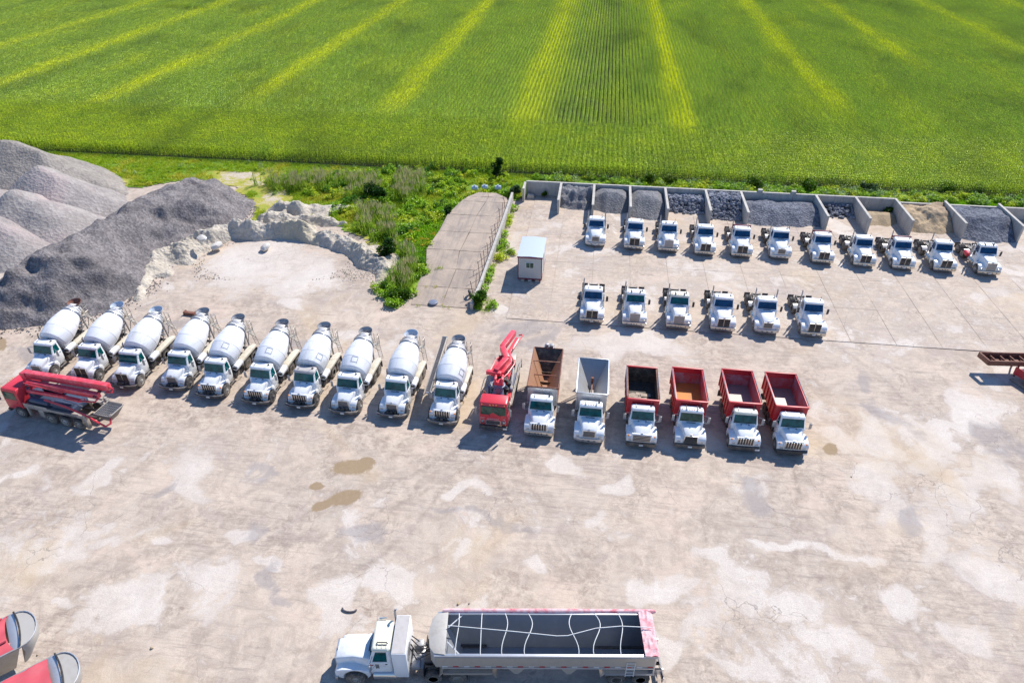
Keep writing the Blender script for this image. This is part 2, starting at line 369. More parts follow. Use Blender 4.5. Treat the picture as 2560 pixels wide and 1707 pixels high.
M['mid_gravel'] = gravel('grey_bay_gravel', (0.19, 0.19, 0.20), (0.31, 0.305, 0.31), 5.5, 0.7)
M['blue_gravel'] = gravel('blue_grey_bay_gravel', (0.12, 0.13, 0.16), (0.30, 0.31, 0.36), 4.2, 0.6, 1.0, 0.15)
M['sand'] = gravel('yellow_sand', (0.46, 0.34, 0.21), (0.56, 0.43, 0.28), 6.0, 0.8, 0.4, tint=(0.30, 0.22, 0.17))
M['dirt'] = gravel('tan_bay_dirt', (0.38, 0.29, 0.18), (0.47, 0.37, 0.25), 6.0, 0.5, 0.3)
M['chalk'] = gravel('pale_broken_limestone', (0.50, 0.44, 0.355), (0.67, 0.60, 0.50), 3.2, 0.35, 0.7, 0.12, tint=(0.50, 0.43, 0.29))
M['rock'] = gravel('blue_grey_boulder', (0.16, 0.17, 0.20), (0.36, 0.37, 0.41), 1.0, 1.5, 0.4)
M['palerock'] = gravel('pale_limestone_boulder', (0.62, 0.58, 0.52), (0.72, 0.69, 0.63), 1.0, 1.5, 0.3)
def concrete(name, a, b, streak=True):
    k = NT(name); p = k.pos(); n = k.noise(p, 0.8, 6, 0.7, 0.6); f = k.noise(p, 9, 4, 0.7)
    c = k.mix(k.ramp(n, 0.35, 0.68), a, b)
    if streak:
        v = k.noise(k.pos((2.2, 2.2, 0.25)), 1.0, 4, 0.7); c = k.mix(k.ramp(v, 0.5, 0.7, 0.0, 0.5), c, tuple(x * 0.5 for x in b))
    c = k.mix(k.ramp(f, 0.5, 0.8, 0, 0.35), c, tuple(x * 0.5 for x in a)); k.col(c); k.rough(0.85); k.bump(f, 0.4, 0.03); return k.m
M['wall'] = concrete('weathered_wall_concrete', (0.56, 0.52, 0.46), (0.43, 0.40, 0.36))
def ramp_mat():
    k = NT('worn_brown_grey_concrete'); p = k.pos(); n = k.noise(p, 0.35, 6, 0.7, 0.8); f = k.noise(p, 5, 4, 0.75); s_ = k.noise(k.pos((1.5, 0.12, 1), 0.03), 1.0, 5, 0.7)
    c = k.mix(k.ramp(n, 0.38, 0.62), (0.47, 0.375, 0.29), (0.33, 0.265, 0.215)); c = k.mix(k.ramp(s_, 0.48, 0.66, 0, .6), c, (0.22, 0.19, 0.17)); c = k.mix(k.ramp(f, 0.5, 0.75, 0, .5), c, (0.24, 0.21, 0.19))
    k.col(c); k.rough(0.9); k.bump(f, 0.4, 0.03); return k.m
M['ramp'] = ramp_mat()
def soil():
    k = NT('weedy_dark_soil'); p = k.pos(); n = k.noise(p, 0.9, 5, 0.7)
    k.col(k.mix(k.ramp(n, 0.35, 0.65), (0.030, 0.050, 0.012), (0.055, 0.060, 0.022))); k.rough(0.9); return k.m
M['soil'] = soil()
def turf():
    k = NT('rough_meadow_turf'); p = k.pos()
    n = k.noise(p, 0.16, 5, 0.62, 0.5); m = k.noise(p, 1.1, 5, 0.7); dry = k.attr('dry')
    c = k.mix(k.ramp(n, 0.35, 0.65), (0.14, 0.27, 0.012), (0.24, 0.34, 0.018)); c = k.mix(k.ramp(m, 0.45, 0.7, 0, 0.6), c, (0.05, 0.095, 0.014))
    d = k.math('ADD', dry, k.math('MULTIPLY', k.math('SUBTRACT', m, 0.5), 1.3))
    c = k.mix(k.ramp(d, 0.25, 0.6, 0, 0.85), c, (0.42, 0.36, 0.05)); c = k.mix(k.ramp(d, 0.62, 0.85), c, (0.52, 0.44, 0.34))
    k.col(c); k.rough(0.9); k.bump(m, 0.8, 0.2); return k.m
M['turf'] = turf()
def leaf(name, a, b, yellow=None, stripes=False, trans=0.48, tip=None, base_dark=None):
    k = NT(name); p = k.pos(); oi = k.new('ShaderNodeObjectInfo')
    c = k.mix(oi.outputs['Random'], a, b)
    n = k.noise(p, 0.35, 4, 0.6)
    c = k.mix(k.ramp(n, 0.4, 0.65, 0.0, 0.6), c, b)
    if stripes:
        s = k.new('ShaderNodeSeparateXYZ'); k.l.new(p, s.inputs[0])
        wob = k.math('MULTIPLY', k.math('SUBTRACT', k.noise(k.pos((0.6, 0.12, 1)), 0.35, 3, 0.6), 0.5), 4.0)
        x = k.math('ADD', s.outputs[0], wob); y = s.outputs[1]; tot = None
        for u, w, amp, y0 in STRIPES:
            d = k.math('ABSOLUTE', k.math('SUBTRACT', x, u)); f = k.ramp(d, 0.25 * w, w, amp, 0.0)
            f = k.math('MULTIPLY', f, k.ramp(y, y0 - 8, y0 + 10)) if y0 else f
            tot = f if tot is None else k.math('MAXIMUM', tot, f)
        fade = k.ramp(k.noise(k.pos((0.3, 0.05, 1)), 1.0, 4, 0.65), 0.34, 0.52, 0.35, 1.0)
        fade = k.math('MULTIPLY', fade, k.ramp(y, 106, 120, 0.15, 1.0))
        fine = k.ramp(k.noise(p, 1.4, 3, 0.7), 0.3, 0.6, 0.45, 1.0)
        tot = k.math('MULTIPLY', k.math('MULTIPLY', tot, fade), fine)
        head = k.math('MULTIPLY', k.ramp(y, 119, 113), k.ramp(n, 0.35, 0.6, 0.05, 0.38))
        patch = k.ramp(k.noise(k.pos((0.12, 0.035, 1)), 1.0, 4, 0.6), 0.5, 0.68, 0.0, 0.45)
        c = k.mix(k.math('MAXIMUM', k.math('MAXIMUM', tot, head), patch, True), c, yellow)
        dk = k.ramp(k.noise(k.pos((0.10, 0.045, 1), 0.2), 1.0, 3, 0.5), 0.52, 0.66, 0.0, 0.45)
        c = k.mix(k.math('MULTIPLY', dk, k.math('SUBTRACT', 1.0, tot, True)), c, (0.035, 0.115, 0.03))
    elif yellow: c = k.mix(k.ramp(k.noise(p, 0.22, 4), 0.48, 0.62, 0.0, 0.75), c, yellow)
    vv_ = k.attr('var'); c = k.mix(1.0, c, k.mix(vv_, (0.25, 0.32, 0.3), (1.65, 1.6, 1.9)), 'MULTIPLY')
    if tip:
        at_ = k.attr('tip'); c = k.mix(at_, c, tip)
    d = k.new('ShaderNodeBsdfDiffuse'); t = k.new('ShaderNodeBsdfTranslucent'); k.l.new(c, d.inputs[0]); k.l.new(c, t.inputs[0])
    g = k.new('ShaderNodeBsdfGlossy'); g.inputs['Roughness'].default_value = 0.35; g.inputs[0].default_value = (0.9, 0.95, 1, 1)
    mx = k.new('ShaderNodeMixShader'); mx.inputs[0].default_value = trans; k.l.new(d.outputs[0], mx.inputs[1]); k.l.new(t.outputs[0], mx.inputs[2])
    m2 = k.new('ShaderNodeMixShader'); m2.inputs[0].default_value = 0.012; k.l.new(mx.outputs[0], m2.inputs[1]); k.l.new(g.outputs[0], m2.inputs[2])
    k.l.new(m2.outputs[0], k.out.inputs[0]); k.n.remove(k.b); return k.m
STRIPES = [(-144, 3.5, .8, 0), (-120, 4.0, .9, 0), (-92, 3.5, .9, 0), (-65, 3.6, .95, 124), (-37.5, 3.8, .95, 118), (-12.8, 4.6, .8, 0), (-9.5, 2.5, .5, 0),
           (14.2, 3.2, 1.0, 0), (43, 3.8, .85, 128), (68, 3.6, .8, 165), (98, 3.5, .7, 0), (125, 3.5, .7, 0)]
M['corn'] = leaf('maize_leaves', (0.30, 0.48, 0.055), (0.46, 0.61, 0.06), yellow=(0.90, 0.92, 0.02), stripes=True, trans=0.30, tip=(0.30, 0.34, 0.09))
M['grass'] = leaf('grass_blades', (0.26, 0.44, 0.014), (0.42, 0.52, 0.022), yellow=(0.60, 0.54, 0.05))
M['lush'] = leaf('lush_green_blades', (0.20, 0.46, 0.012), (0.32, 0.56, 0.012))
M['weed'] = leaf('weed_leaves', (0.22, 0.42, 0.02), (0.36, 0.55, 0.03), yellow=(0.66, 0.68, 0.04))
M['pale_weed'] = leaf('pale_dusty_weed_leaves', (0.24, 0.38, 0.11), (0.38, 0.50, 0.2))
M['bush'] = leaf('dark_bush_leaves', (0.06, 0.17, 0.018), (0.12, 0.27, 0.022))
M['gold'] = leaf('goldenrod_flower_heads', (0.45, 0.34, 0.02), (0.55, 0.42, 0.03))
M['reed'] = leaf('seeding_reed_stems', (0.22, 0.36, 0.03), (0.34, 0.45, 0.05), tip=(0.42, 0.38, 0.20))
M['bark'] = gravel('grey_brown_bark', (0.10, 0.08, 0.06), (0.16, 0.13, 0.10), 4, 1)

# ---------------------------------------------------------------- yard
GS = 0.27; xs = np.arange(-110, 100.1, GS); ys = np.arange(2, 96.1, GS); X, Y = np.meshgrid(xs, ys)
K = 2560 / 2352
def ell(lst, soft=1.0, wk=1.0):
    A = np.full(X.shape, -1.0)
    wx = (fbm(X, Y, 0.3, 5, 1) - 0.5) * 6.0 * wk; wy = (fbm(X, Y, 0.3, 5, 2) - 0.5) * 5.0 * wk
    for cx, cy, rx, ry, ang in lst:
        c0 = np.array(at(cx * K, cy * K)); a = R(ang)
        ex = np.array(at((cx + rx * math.cos(a)) * K, (cy - rx * math.sin(a)) * K)) - c0
        ey = np.array(at((cx - ry * math.sin(a)) * K, (cy - ry * math.cos(a)) * K)) - c0
        m = np.linalg.inv(np.array([[ex[0], ey[0]], [ex[1], ey[1]]]))
        dx = X + wx - c0[0]; dy = Y + wy - c0[1]
        r = np.sqrt((m[0, 0] * dx + m[0, 1] * dy) ** 2 + (m[1, 0] * dx + m[1, 1] * dy) ** 2)
        A = np.maximum(A, (1 - r) * soft + 0.35)
    return A
PALE = [(110, 1265, 80, 28, 15), (285, 1400, 85, 60, 30), (480, 1335, 88, 58, -10), (240, 1095, 50, 30, 20), (630, 1287, 42, 12, 0), (785, 1400, 60, 52, 20),
        (925, 1360, 60, 45, 0), (358, 1245, 25, 16, 0), (1290, 1068, 52, 22, 0), (1515, 1332, 58, 34, -20), (1700, 1365, 95, 55, -15), (1860, 1405, 110, 45, -25),
        (1845, 1275, 115, 18, -3), (2010, 1100, 60, 42, 0), (2050, 1180, 55, 45, 0), (2250, 1135, 50, 55, -40), (2150, 1250, 45, 85, -30), (2290, 1345, 110, 48, -32),
        (2040, 1395, 60, 30, -15), (1960, 1510, 130, 40, -10), (2230, 1470, 110, 40, -10), (1530, 1480, 60, 24, 0), (1560, 1010, 60, 26, 0), (1390, 1110, 40, 18, 0), (1640, 1290, 40, 30, -20),
        (2230, 950, 70, 60, -30), (2120, 1000, 60, 60, 20), (2270, 1060, 50, 30, -20), (1980, 1010, 55, 40, 0), (2300, 830, 50, 50, 0), (1080, 1130, 40, 14, 0), (560, 1220, 30, 18, 0),
        (1450, 790, 120, 25, 0), (1960, 720, 80, 60, -30), (2180, 650, 150, 60, -10), (60, 1090, 60, 22, 0), (1300, 1440, 120, 30, 0), (90, 850, 40, 20, 0), (590, 600, 120, 50, 15), (700, 640, 70, 35, 20),
        (460, 1090, 70, 40, -30), (150, 1370, 30, 20, 20), (670, 700, 30, 10, 0), (1140, 700, 40, 12, 0), (780, 765, 35, 14, 0), (1225, 1290, 60, 24, 0)]
GREY = [(1260, 760, 40, 60, -35), (1310, 620, 30, 50, -10), (1200, 745, 90, 25, 0), (1650, 760, 60, 18, 10), (580, 1215, 30, 40, 0), (840, 1230, 60, 22, 0), (640, 1330, 30, 60, 0), (1720, 1140, 60, 22, -30),
        (2100, 1200, 40, 60, -40), (600, 1110, 25, 25, 0), (1270, 520, 16, 45, -20), (1340, 690, 50, 16, 20), (2050, 960, 70, 20, -30), (1990, 890, 50, 20, -30), (2310, 1010, 60, 40, -20), (700, 790, 60, 18, 0),
        (1010, 1180, 70, 12, -8), (1130, 1200, 70, 10, -8), (380, 1110, 60, 14, 30), (100, 800, 80, 20, 5), (430, 740, 80, 14, 10)]
MUD = [(800, 1075, 52, 17, 5), (835, 1062, 22, 10, 5), (720, 1118, 19, 9, 0), (785, 1142, 46, 18, 20), (725, 1166, 18, 10, 5), (742, 1160, 14, 10, 0), (886, 1130, 9, 4, 0), (1910, 1035, 18, 15, 0), (8, 790, 14, 22, 0), (2080, 655, 22, 13, 0)]
patch = np.minimum(ell(PALE, 1.4), 1.1); grey = ell(GREY, 0.9); mud = ell(MUD, 1.3, .25)
def tracks():
    T = np.zeros(X.shape); rr = random.Random(21)
    arcs = [(rr.uniform(-40, 45), rr.uniform(15, 60), rr.uniform(9, 45), rr.uniform(0, 6.28), rr.uniform(.5, 1.6), rr.choice((1, 1, -1))) for _ in range(34)]
    for u in (-44, -36, -29, -21, -13, -5, 1, 5, 9, 13, 17): arcs.append((u + rr.choice((-1, 1)) * 17, 37.5 + rr.uniform(-2, 1), 17, None, 1.3, rr.choice((1, 1, -1))))
    for cx, cy, r, a0, da, sg in arcs:
        dx, dy = X - cx, Y - cy; rad = np.hypot(dx, dy); an = np.arctan2(dy, dx)
        if a0 is None: a0 = -.65 if cx < 0 and cx < -20 else math.pi + .65; a0 = (math.pi + .65) if (cx % 2) > 1 else -.65
        ad = np.abs((an - a0 + math.pi) % (2 * math.pi) - math.pi); fade = np.clip((da / 2 - ad) / .18, 0, 1) if da < 3 else 1
        for o in (-.98, .98):
            f = np.clip(1 - np.abs(rad - r - o + (fbm(X, Y, .5, 2, 60) - .5) * .5) / .34, 0, 1) * fade
            T = np.where(f * .9 > np.abs(T), sg * f * .9, T)
    return T * np.clip(1.6 * fbm(X, Y, .11, 3, 61) + .05, 0, 1)
def grid_yard():
    z = (fbm(X, Y, 0.15, 3, 5) - 0.5) * 0.04
    return grid_mesh('yard_ground', X, Y, z, 'yard', attrs={'patch': patch, 'grey': grey, 'mud': mud, 'track': tracks()}, kind='structure')
grid_yard()
# the plain under everything, out to the horizon
flat('ground', [(-1500, -400), (1500, -400), (1500, 1900), (-1500, 1900)], -0.06, 'soil')
# concrete apron: slabs with open joints
apron = flat('concrete_apron', [(-7.9, 57.6), (63.6, 57.6), (63.6, 89.0), (-7.9, 89.0)], 0.024, 'ramp', kind='structure')
def slab_mesh(u0, u1, v0, v1, z):
    n = 4; ring = []
    jag = lambda: (rng.random() - 0.5) * 0.035
    for i in range(n): ring.append((u0 + (u1 - u0) * i / n, v0 + jag()))
    for i in range(n): ring.append((u1 + jag(), v0 + (v1 - v0) * i / n))
    for i in range(n): ring.append((u1 - (u1 - u0) * i / n, v1 + jag()))
    for i in range(n): ring.append((u0 + jag(), v1 - (v1 - v0) * i / n))
    return ring
for i in range(17):
    for j in range(5):
        u0 = -7.9 + 4.2 * i; v0 = 57.6 + 6.3 * j; z = 0.042 + rng.random() * 0.012
        ring = slab_mesh(u0 + .016, u0 + 4.184, v0 + .012, v0 + 6.288, z)
        me = bpy.data.meshes.new('concrete_slab'); n = len(ring)
        me.from_pydata([(x, y, z) for x, y in ring] + [(x, y, 0.01) for x, y in ring], [], [tuple(range(n))] + [(k, k + n, (k + 1) % n + n, (k + 1) % n) for k in range(n)])
        me.materials.append(M['slab'])
        for nm, lst in (('patch', patch), ('grey', grey), ('mud', mud)):
            a = me.attributes.new(nm, 'FLOAT', 'POINT')
            for q, (x, y) in enumerate(ring):
                
                a.data[q].value = -1.0; a.data[q + n].value = -1.0
        link('concrete_slab', me, apron)

# field soil and grass verge
flat('field_ground', [(-400, 96.2), (400, 96.2), (400, 420), (-400, 420)], 0.012, 'soil')
E1 = [at(x, y) for x, y in [(0, 470), (150, 420), (300, 455), (345, 470), (420, 455), (500, 447), (600, 470), (645, 510), (640, 560), (700, 545), (760, 540), (850, 560), (900, 590), (960, 640), (985, 690), (945, 735), (985, 758), (1020, 742), (1050, 725), (1085, 680),
      (1065, 640), (1100, 590), (1150, 520), (1210, 492), (1290, 500), (1308, 490)]]
VERGE = [(-200, 96.4), (-200, 80)] + [(x, y) for x, y in E1] + [(-9.4, 89.4), (110, 89.4), (110, 96.4)]
gx = np.arange(-110, 110.1, 0.45); gy = np.arange(58, 97, 0.45); GX, GY = np.meshgrid(gx, gy)
wob = (fbm(GX, GY, 0.5, 3, 8) - .5) * 2.0
mask = inside(GX + wob * (GY < 88), GY + wob * (GY < 88), VERGE)
dry = np.where(GY < 92.5, (fbm(GX, GY, 0.12, 4, 3) - 0.46) * 2.2 * (GX < -22), -0.5)
dry = np.where((GX < -22) & (GY < 92), dry + .16, dry)
grid_mesh('meadow_ground', GX, GY, 0.05 + 0.06 * fbm(GX, GY, 0.6, 3, 4), 'turf', keep=mask, attrs={'dry': dry}, kind='structure')

# ---------------------------------------------------------------- bays
def wall_block(name, pts, z0, z1, cap, label, group='concrete walls of the aggregate bays'):
    """pts: two end points of the wall's centre line; thick wall with a slightly wider cap and pilaster joints"""
    (x0, y0), (x1, y1) = pts; L = math.hypot(x1 - x0, y1 - y0); d = Vector(((x1 - x0) / L, (y1 - y0) / L, 0)); n = Vector((-d.y, d.x, 0))
    root = empty(name, (x0, y0, 0), math.degrees(math.atan2(d.y, d.x)), label=label, cat='wall', group=group)
    npan = max(1, round(L / 3.3)); pl = L / npan
    for k in range(npan):
        mb = MB(); mb.box(k * pl + .012, (k + 1) * pl - .012, -.13, .13, -0.05, z1)
        mb.build('panel', 'wall', root, 0.02, 1)
    mb = MB(); mb.box(-.02, L + .02, -.16, .16, z1 + .003, z1 + cap); mb.build('cap', 'wall', root, 0.015, 1)
    return root
DIV = [(-4.5, 2.0), (0.0, 2.0), (4.8, 2.0), (9.5, 2.0), (14.8, 2.05), (19.4, 2.05), (29.0, 2.1), (34.0, 2.1), (39.0, 2.1), (45.1, 2.1), (51.6, 2.1)]
dl = ['first bay divider wall from the left, beside the empty bay', 'divider wall between the cut gravel heap and the smooth grey heap', 'divider wall between the two smooth grey gravel heaps',
      'divider wall between the smooth grey heap and the low boulder heap', 'divider wall between the low and the high boulder heaps', 'divider wall between the boulders and the wide blue grey gravel',
      'divider wall between the wide gravel bay and the nearly empty bay', 'divider wall between the few dark boulders and the tan dirt', 'divider wall between the tan dirt bay and the yellow sand',
      'divider wall between the yellow sand and the dark gravel on the right', 'rightmost divider wall beyond the dark gravel heap']
for (u, h), lb in zip(DIV, dl):
    wall_block('divider_wall', ((u, 82.2 if u > -1 else 83.2), (u, 88.96)), 0, h, .06, 'grey concrete ' + lb)
wall_block('back_wall', ((-9.3, 89.12), (39.1, 89.12)), 0, 2.0, .06, 'long grey concrete wall closing the bays along the meadow')
wall_block('back_wall', ((39.3, 89.12), (66, 89.12)), 0, 1.55, .06, 'lower concrete back wall at the right end of the bays')
wall_block('divider_wall', ((-9.45, 86.6), (-9.45, 88.96)), 0, 1.9, .06, 'short grey concrete end wall at the left of the empty bay')
for k, (u, lb) in enumerate([(21.9, 'left'), (26.2, 'right')]):
    mb = MB(); mb.box(-.3, .3, -.25, .25, 0, .35); o = mb.build('concrete_block', 'wall', None, .03, 1); o.location = (u, 89.15, 2.062)
    tag(o, f'small pale concrete block, {lb} of the two lying on the wall behind the wide gravel', 'block', 'loose concrete blocks')

def bay_pile(name, mat, u0, u1, v0, h, label, cat, slope=0.75, seed=0, rough=.12, crown=1.0, v1=88.98, step=0.16):
    us = np.arange(u0 + .14, u1 - .13, step); vs = np.arange(v0 - .3, v1 - .0, step); A, B = np.meshgrid(us, vs)
    n = fbm(A, B, 0.6, 4, seed); fr = v0 + (fbm(A, B * 0, 0.7, 3, seed + 3) - .5) * 1.2 + np.abs((A - (u0 + u1) / 2) / (u1 - u0) * 2) ** 3 * 0.8
    z = (B - fr) * slope
    side = np.minimum(A - u0, u1 - A); top = h * (crown + (1 - crown) * np.clip(side / 1.6, 0, 1))
    back = h - np.clip(B - (v1 - 1.4), 0, 2) * 0.35
    z = np.minimum(np.minimum(z, top), back); z = z - 0.10 * np.exp(-((z - h) / .3) ** 2)
    z = z + (n - .5) * rough * np.clip(z, 0, 1) * 4 + (fbm(A, B, 3, 2, seed + 5) - .5) * rough * .5
    o = grid_mesh(name, A, B, z, mat, keep=z > 0.0); return tag(o, label, cat)
b1 = bay_pile('gravel_pile', 'mid_gravel', -4.5, 0, 84.6, 1.9, 'grey gravel heap with dug ragged ledges in the second bay', 'gravel pile', .8, 1, .55)
bay_pile('gravel_pile', 'mid_gravel', 0, 4.8, 84.3, 2.05, 'smooth fine grey gravel heap, left of the two rounded ones', 'gravel pile', .75, 2, .06, .55)
bay_pile('gravel_pile', 'mid_gravel', 4.8, 9.5, 83.0, 2.1, 'smooth grey gravel heap reaching further forward, right of the two rounded ones', 'gravel pile', .6, 3, .06, .5)
bay_pile('gravel_pile', 'blue_gravel', 19.4, 29.0, 82.9, 1.5, 'wide blue grey gravel heap filling the widest bay', 'gravel pile', .55, 4, .12)
bay_pile('dirt_pile', 'dirt', 34.0, 39.0, 84.8, 0.8, 'low flat tan dirt heap with a weed growing in it', 'dirt pile', .4, 5, .1)
bay_pile('sand_pile', 'sand', 39.0, 45.1, 83.0, 1.9, 'yellow sand heap with a dug ragged face', 'sand pile', .6, 6, .4, .75, 89.6)
bay_pile('gravel_pile', 'blue_gravel', 45.1, 51.6, 81.6, 2.0, 'coarse dark blue grey gravel heap in the rightmost full bay', 'gravel pile', .62, 7, .2)
bay_pile('rock_bed', 'rock', 9.5, 14.8, 85.9, 1.1, None, None, .8, 8, .2)
bay_pile('rock_bed', 'rock', 14.8, 19.4, 84.7, 1.6, None, None, .8, 9, .2)
def rock_shape(r, s=None, f=(1, 1, .8)):
    bm = bmesh.new(); bmesh.ops.create_icosphere(bm, subdivisions=1, radius=1)
    vs = [Vector(v.co) for v in bm.verts]; fs = [tuple(v.index for v in fc.verts) for fc in bm.faces]; bm.free(); return vs, fs
RV, RF = rock_shape(1)
def rock_verts(r, rr):
    e = Matrix.Rotation(rr.random() * 6.28, 3, 'Z') @ Matrix.Rotation(rr.random() * 3, 3, 'X')
    k = (r * rr.uniform(.7, 1.25), r * rr.uniform(.6, 1.0), r * rr.uniform(.5, .85))
    return [e @ Vector((v.x * k[0] * rr.uniform(.75, 1.1), v.y * k[1] * rr.uniform(.75, 1.1), v.z * k[2])) for v in RV]
def rock_heap(name, pts, mat, label, cat, parent=None):
    mb = MB()
    for x, y, z, r in pts: mb.add([v + Vector((x, y, z)) for v in rock_verts(r, rng)], RF)
    me = bpy.data.meshes.new(name); me.from_pydata(mb.v, [], mb.f); me.materials.append(M[mat]); o = link(name, me, parent)
    o['kind'] = 'stuff'; return tag(o, label, cat)
def bay_rocks(u0, u1, vf, h, n, r0, slope):
    p = []
    for _ in range(n):
        u = rng.uniform(u0 + .3, u1 - .3); v = rng.uniform(vf - .5, 88.8)
        if rng.random() < .5: u = min(u1 - .3, u + rng.random() * .8)
        z = max(0, min((v - vf) * slope, h)) + rng.uniform(-.05, .12)
        if v < vf and rng.random() < .6 and u < u1 - .9: continue
        p.append((u, v, z + .1, r0 * rng.uniform(.6, 1.25)))
    return p
for k in [o for o in bpy.data.objects if o.name.startswith('rock_bed')]: pass
beds = [o for o in bpy.data.objects if o.name.startswith('rock_bed')]
hp = [rock_heap('boulder_heap', bay_rocks(9.5, 14.8, 85.9, 1.15, 420, .27, .8), 'rock', 'low heap of blue grey boulders in the bay beside the smooth gravel', 'boulder heap'),
      rock_heap('boulder_heap', bay_rocks(14.8, 19.4, 84.5, 1.7, 560, .26, .8), 'rock', 'high heap of blue grey boulders left of the wide gravel bay', 'boulder heap'),
      rock_heap('boulder_heap', bay_rocks(29.0, 34.0, 87.0, .8, 120, .3, .6), 'rock', 'few dark boulders against the back of a nearly empty bay', 'boulder heap')]
for b, h in zip(beds, hp): b.parent = h; b['kind'] = 'stuff'

# ---------------------------------------------------------------- stockpiles
def ridge_pile(name, ridges, mat, label, cat='gravel pile', slope=0.7, seed=0, rough=0.5, step=0.35, ripple=0.0, flatf=None, pre=None):
    allp = [p for r in ridges for p in r]; m = max(p[2] for p in allp) / slope + 3
    A, B = np.meshgrid(np.arange(min(p[0] for p in allp) - m, max(p[0] for p in allp) + m, step), np.arange(min(p[1] for p in allp) - m, max(p[1] for p in allp) + m, step))
    wx = (fbm(A, B, .22, 3, seed) - .5) * 2.5 * rough * 2; wy = (fbm(A, B, .22, 3, seed + 2) - .5) * 2.5 * rough * 2
    z = np.full(A.shape, -9.0)
    for r in ridges:
        if len(r) == 1: r = [r[0], (r[0][0] + .01, r[0][1], r[0][2])]
        for a, b in zip(r[:-1], r[1:]):
            dx, dy = b[0] - a[0], b[1] - a[1]; L2 = dx * dx + dy * dy + 1e-9
            t = np.clip(((A + wx - a[0]) * dx + (B + wy - a[1]) * dy) / L2, 0, 1)
            d = np.hypot(A + wx - a[0] - t * dx, B + wy - a[1] - t * dy)
            h = a[2] + (b[2] - a[2]) * t
            sl = slope if flatf is None else np.where((A - a[0]) * (-dy) + (B - a[1]) * dx < 0, slope, flatf)
            z = np.maximum(z, h - np.sqrt(d * d + .25) * sl + .25)
    if pre is not None: z = pre(A, B, z)
    cl = np.clip(z, 0, 1.5)
    if rough > 1: z = z + (fbm(A, B, 1.3, 4, seed + 14) - .5) * .55 * np.clip(z, 0, 1) - np.abs(fbm(A, B, .8, 3, seed + 15) - .5) * .45 * np.clip(z, 0, 1)
    if rough > 1: z = z + (fbm(A, B, 2.6, 3, seed + 16) - .5) * .42 * np.clip(z, 0, 1)
    z = z + (fbm(A, B, .5, 4, seed + 4) - .5) * rough * cl * .9 + (fbm(A, B, 2.2, 2, seed + 6) - .5) * .18 * np.clip(rough, .2, 1)
    if ripple: z = z + ripple * (np.abs(fbm(A, B, .45, 3, seed + 9) - .5) * -2) * cl
    o = grid_mesh(name, A, B, z, mat, keep=z > 0.0); return tag(o, label, cat)
q = lambda lst: [(*at(x, y, z), z) for x, y, z in lst]
ridge_pile('gravel_pile', [q([(-160, 335, 7.5), (-60, 345, 7.5), (20, 352, 7.5), (90, 378, 6.3), (160, 410, 4.4), (230, 442, 2.6), (290, 470, 1.0)])], 'tan_gravel', 'long warm grey gravel ridge, furthest back on the left by the maize', slope=.72, seed=20, rough=.35)
ridge_pile('gravel_pile', [q([(22, 410, 5.0)]), q([(-60, 440, 4.0)])], 'pale_gravel', 'small pale gravel cone at the left edge below the long ridge', slope=.7, seed=21, rough=.2)
ridge_pile('gravel_pile', [q([(92, 413, 5.6), (135, 440, 4.6), (185, 468, 3.2), (250, 488, 1.8), (300, 500, .8)])], 'pale_gravel', 'pale gravel cone with a pinkish spine running down to the right', slope=.66, seed=22, rough=.2)
ridge_pile('gravel_pile', [q([(35, 472, 5.6), (80, 496, 4.4), (130, 520, 3.0), (180, 545, 1.6)])], 'pale_gravel', 'pale gravel cone standing nearest to the dark gravel mound', slope=.68, seed=23, rough=.22)
ridge_pile('gravel_pile', [q([(-40, 520, 4.5), (0, 565, 3.2), (40, 600, 1.8)]), q([(-40, 470, 4.5)])], 'pale_gravel', 'pale gravel slope cut by the left edge of the photo', slope=.6, seed=24, rough=.25)
def outline_pile(name, outline, hmax, slope, mat, label, cat, seed=0, step=.3):
    A, B = np.meshgrid(np.arange(min(p[0] for p in outline), max(p[0] for p in outline), step), np.arange(min(p[1] for p in outline), max(p[1] for p in outline), step))
    wx = (fbm(A, B, .3, 3, seed) - .5) * 2.2; wy = (fbm(A, B, .3, 3, seed + 1) - .5) * 2.2; d = np.full(A.shape, 1e9)
    for a, b in zip(outline, outline[1:] + outline[:1]):
        dx, dy = b[0] - a[0], b[1] - a[1]; t = np.clip(((A + wx - a[0]) * dx + (B + wy - a[1]) * dy) / (dx * dx + dy * dy + 1e-9), 0, 1)
        d = np.minimum(d, np.hypot(A + wx - a[0] - t * dx, B + wy - a[1] - t * dy))
    ins = inside(A + wx, B + wy, outline); d = np.where(ins, d, -d)
    cap = hmax(A, B); z = np.minimum(d * slope, cap + (d * slope - cap) * .12)
    n = fbm(A, B, .28, 3, seed + 3)
    z = z + np.clip(z, 0, 1.2) * (.16 * np.sin(d * 2.4 + n * 14) + (fbm(A, B, .4, 4, seed + 4) - .5) * .9 - np.abs(fbm(A, B, .22, 2, seed + 8) - .5) * 1.3 + .15)
    o = grid_mesh(name, A, B, z, mat, keep=z > 0.0); return tag(o, label, cat)
rg = [at(x, y, z) for x, y, z in [(560, 452, 1.0), (463, 450, 2.2), (400, 470, 3.0), (320, 498, 3.8), (236, 552, 4.3), (160, 582, 4.4), (80, 627, 4.2), (0, 690, 3.8), (-80, 745, 3.5), (-200, 830, 3)]]
back = []
for i, (u_, v_) in enumerate(rg):
    j = min(i + 1, len(rg) - 1); i0 = max(i - 1, 0); tx, ty = rg[j][0] - rg[i0][0], rg[j][1] - rg[i0][1]; L_ = math.hypot(tx, ty); off = (1.2, 2.6, 3.6, 4.6, 5.2, 5.3, 5, 4.6, 4.2, 3)[i]
    back.append((u_ + ty / L_ * off, v_ - tx / L_ * off))
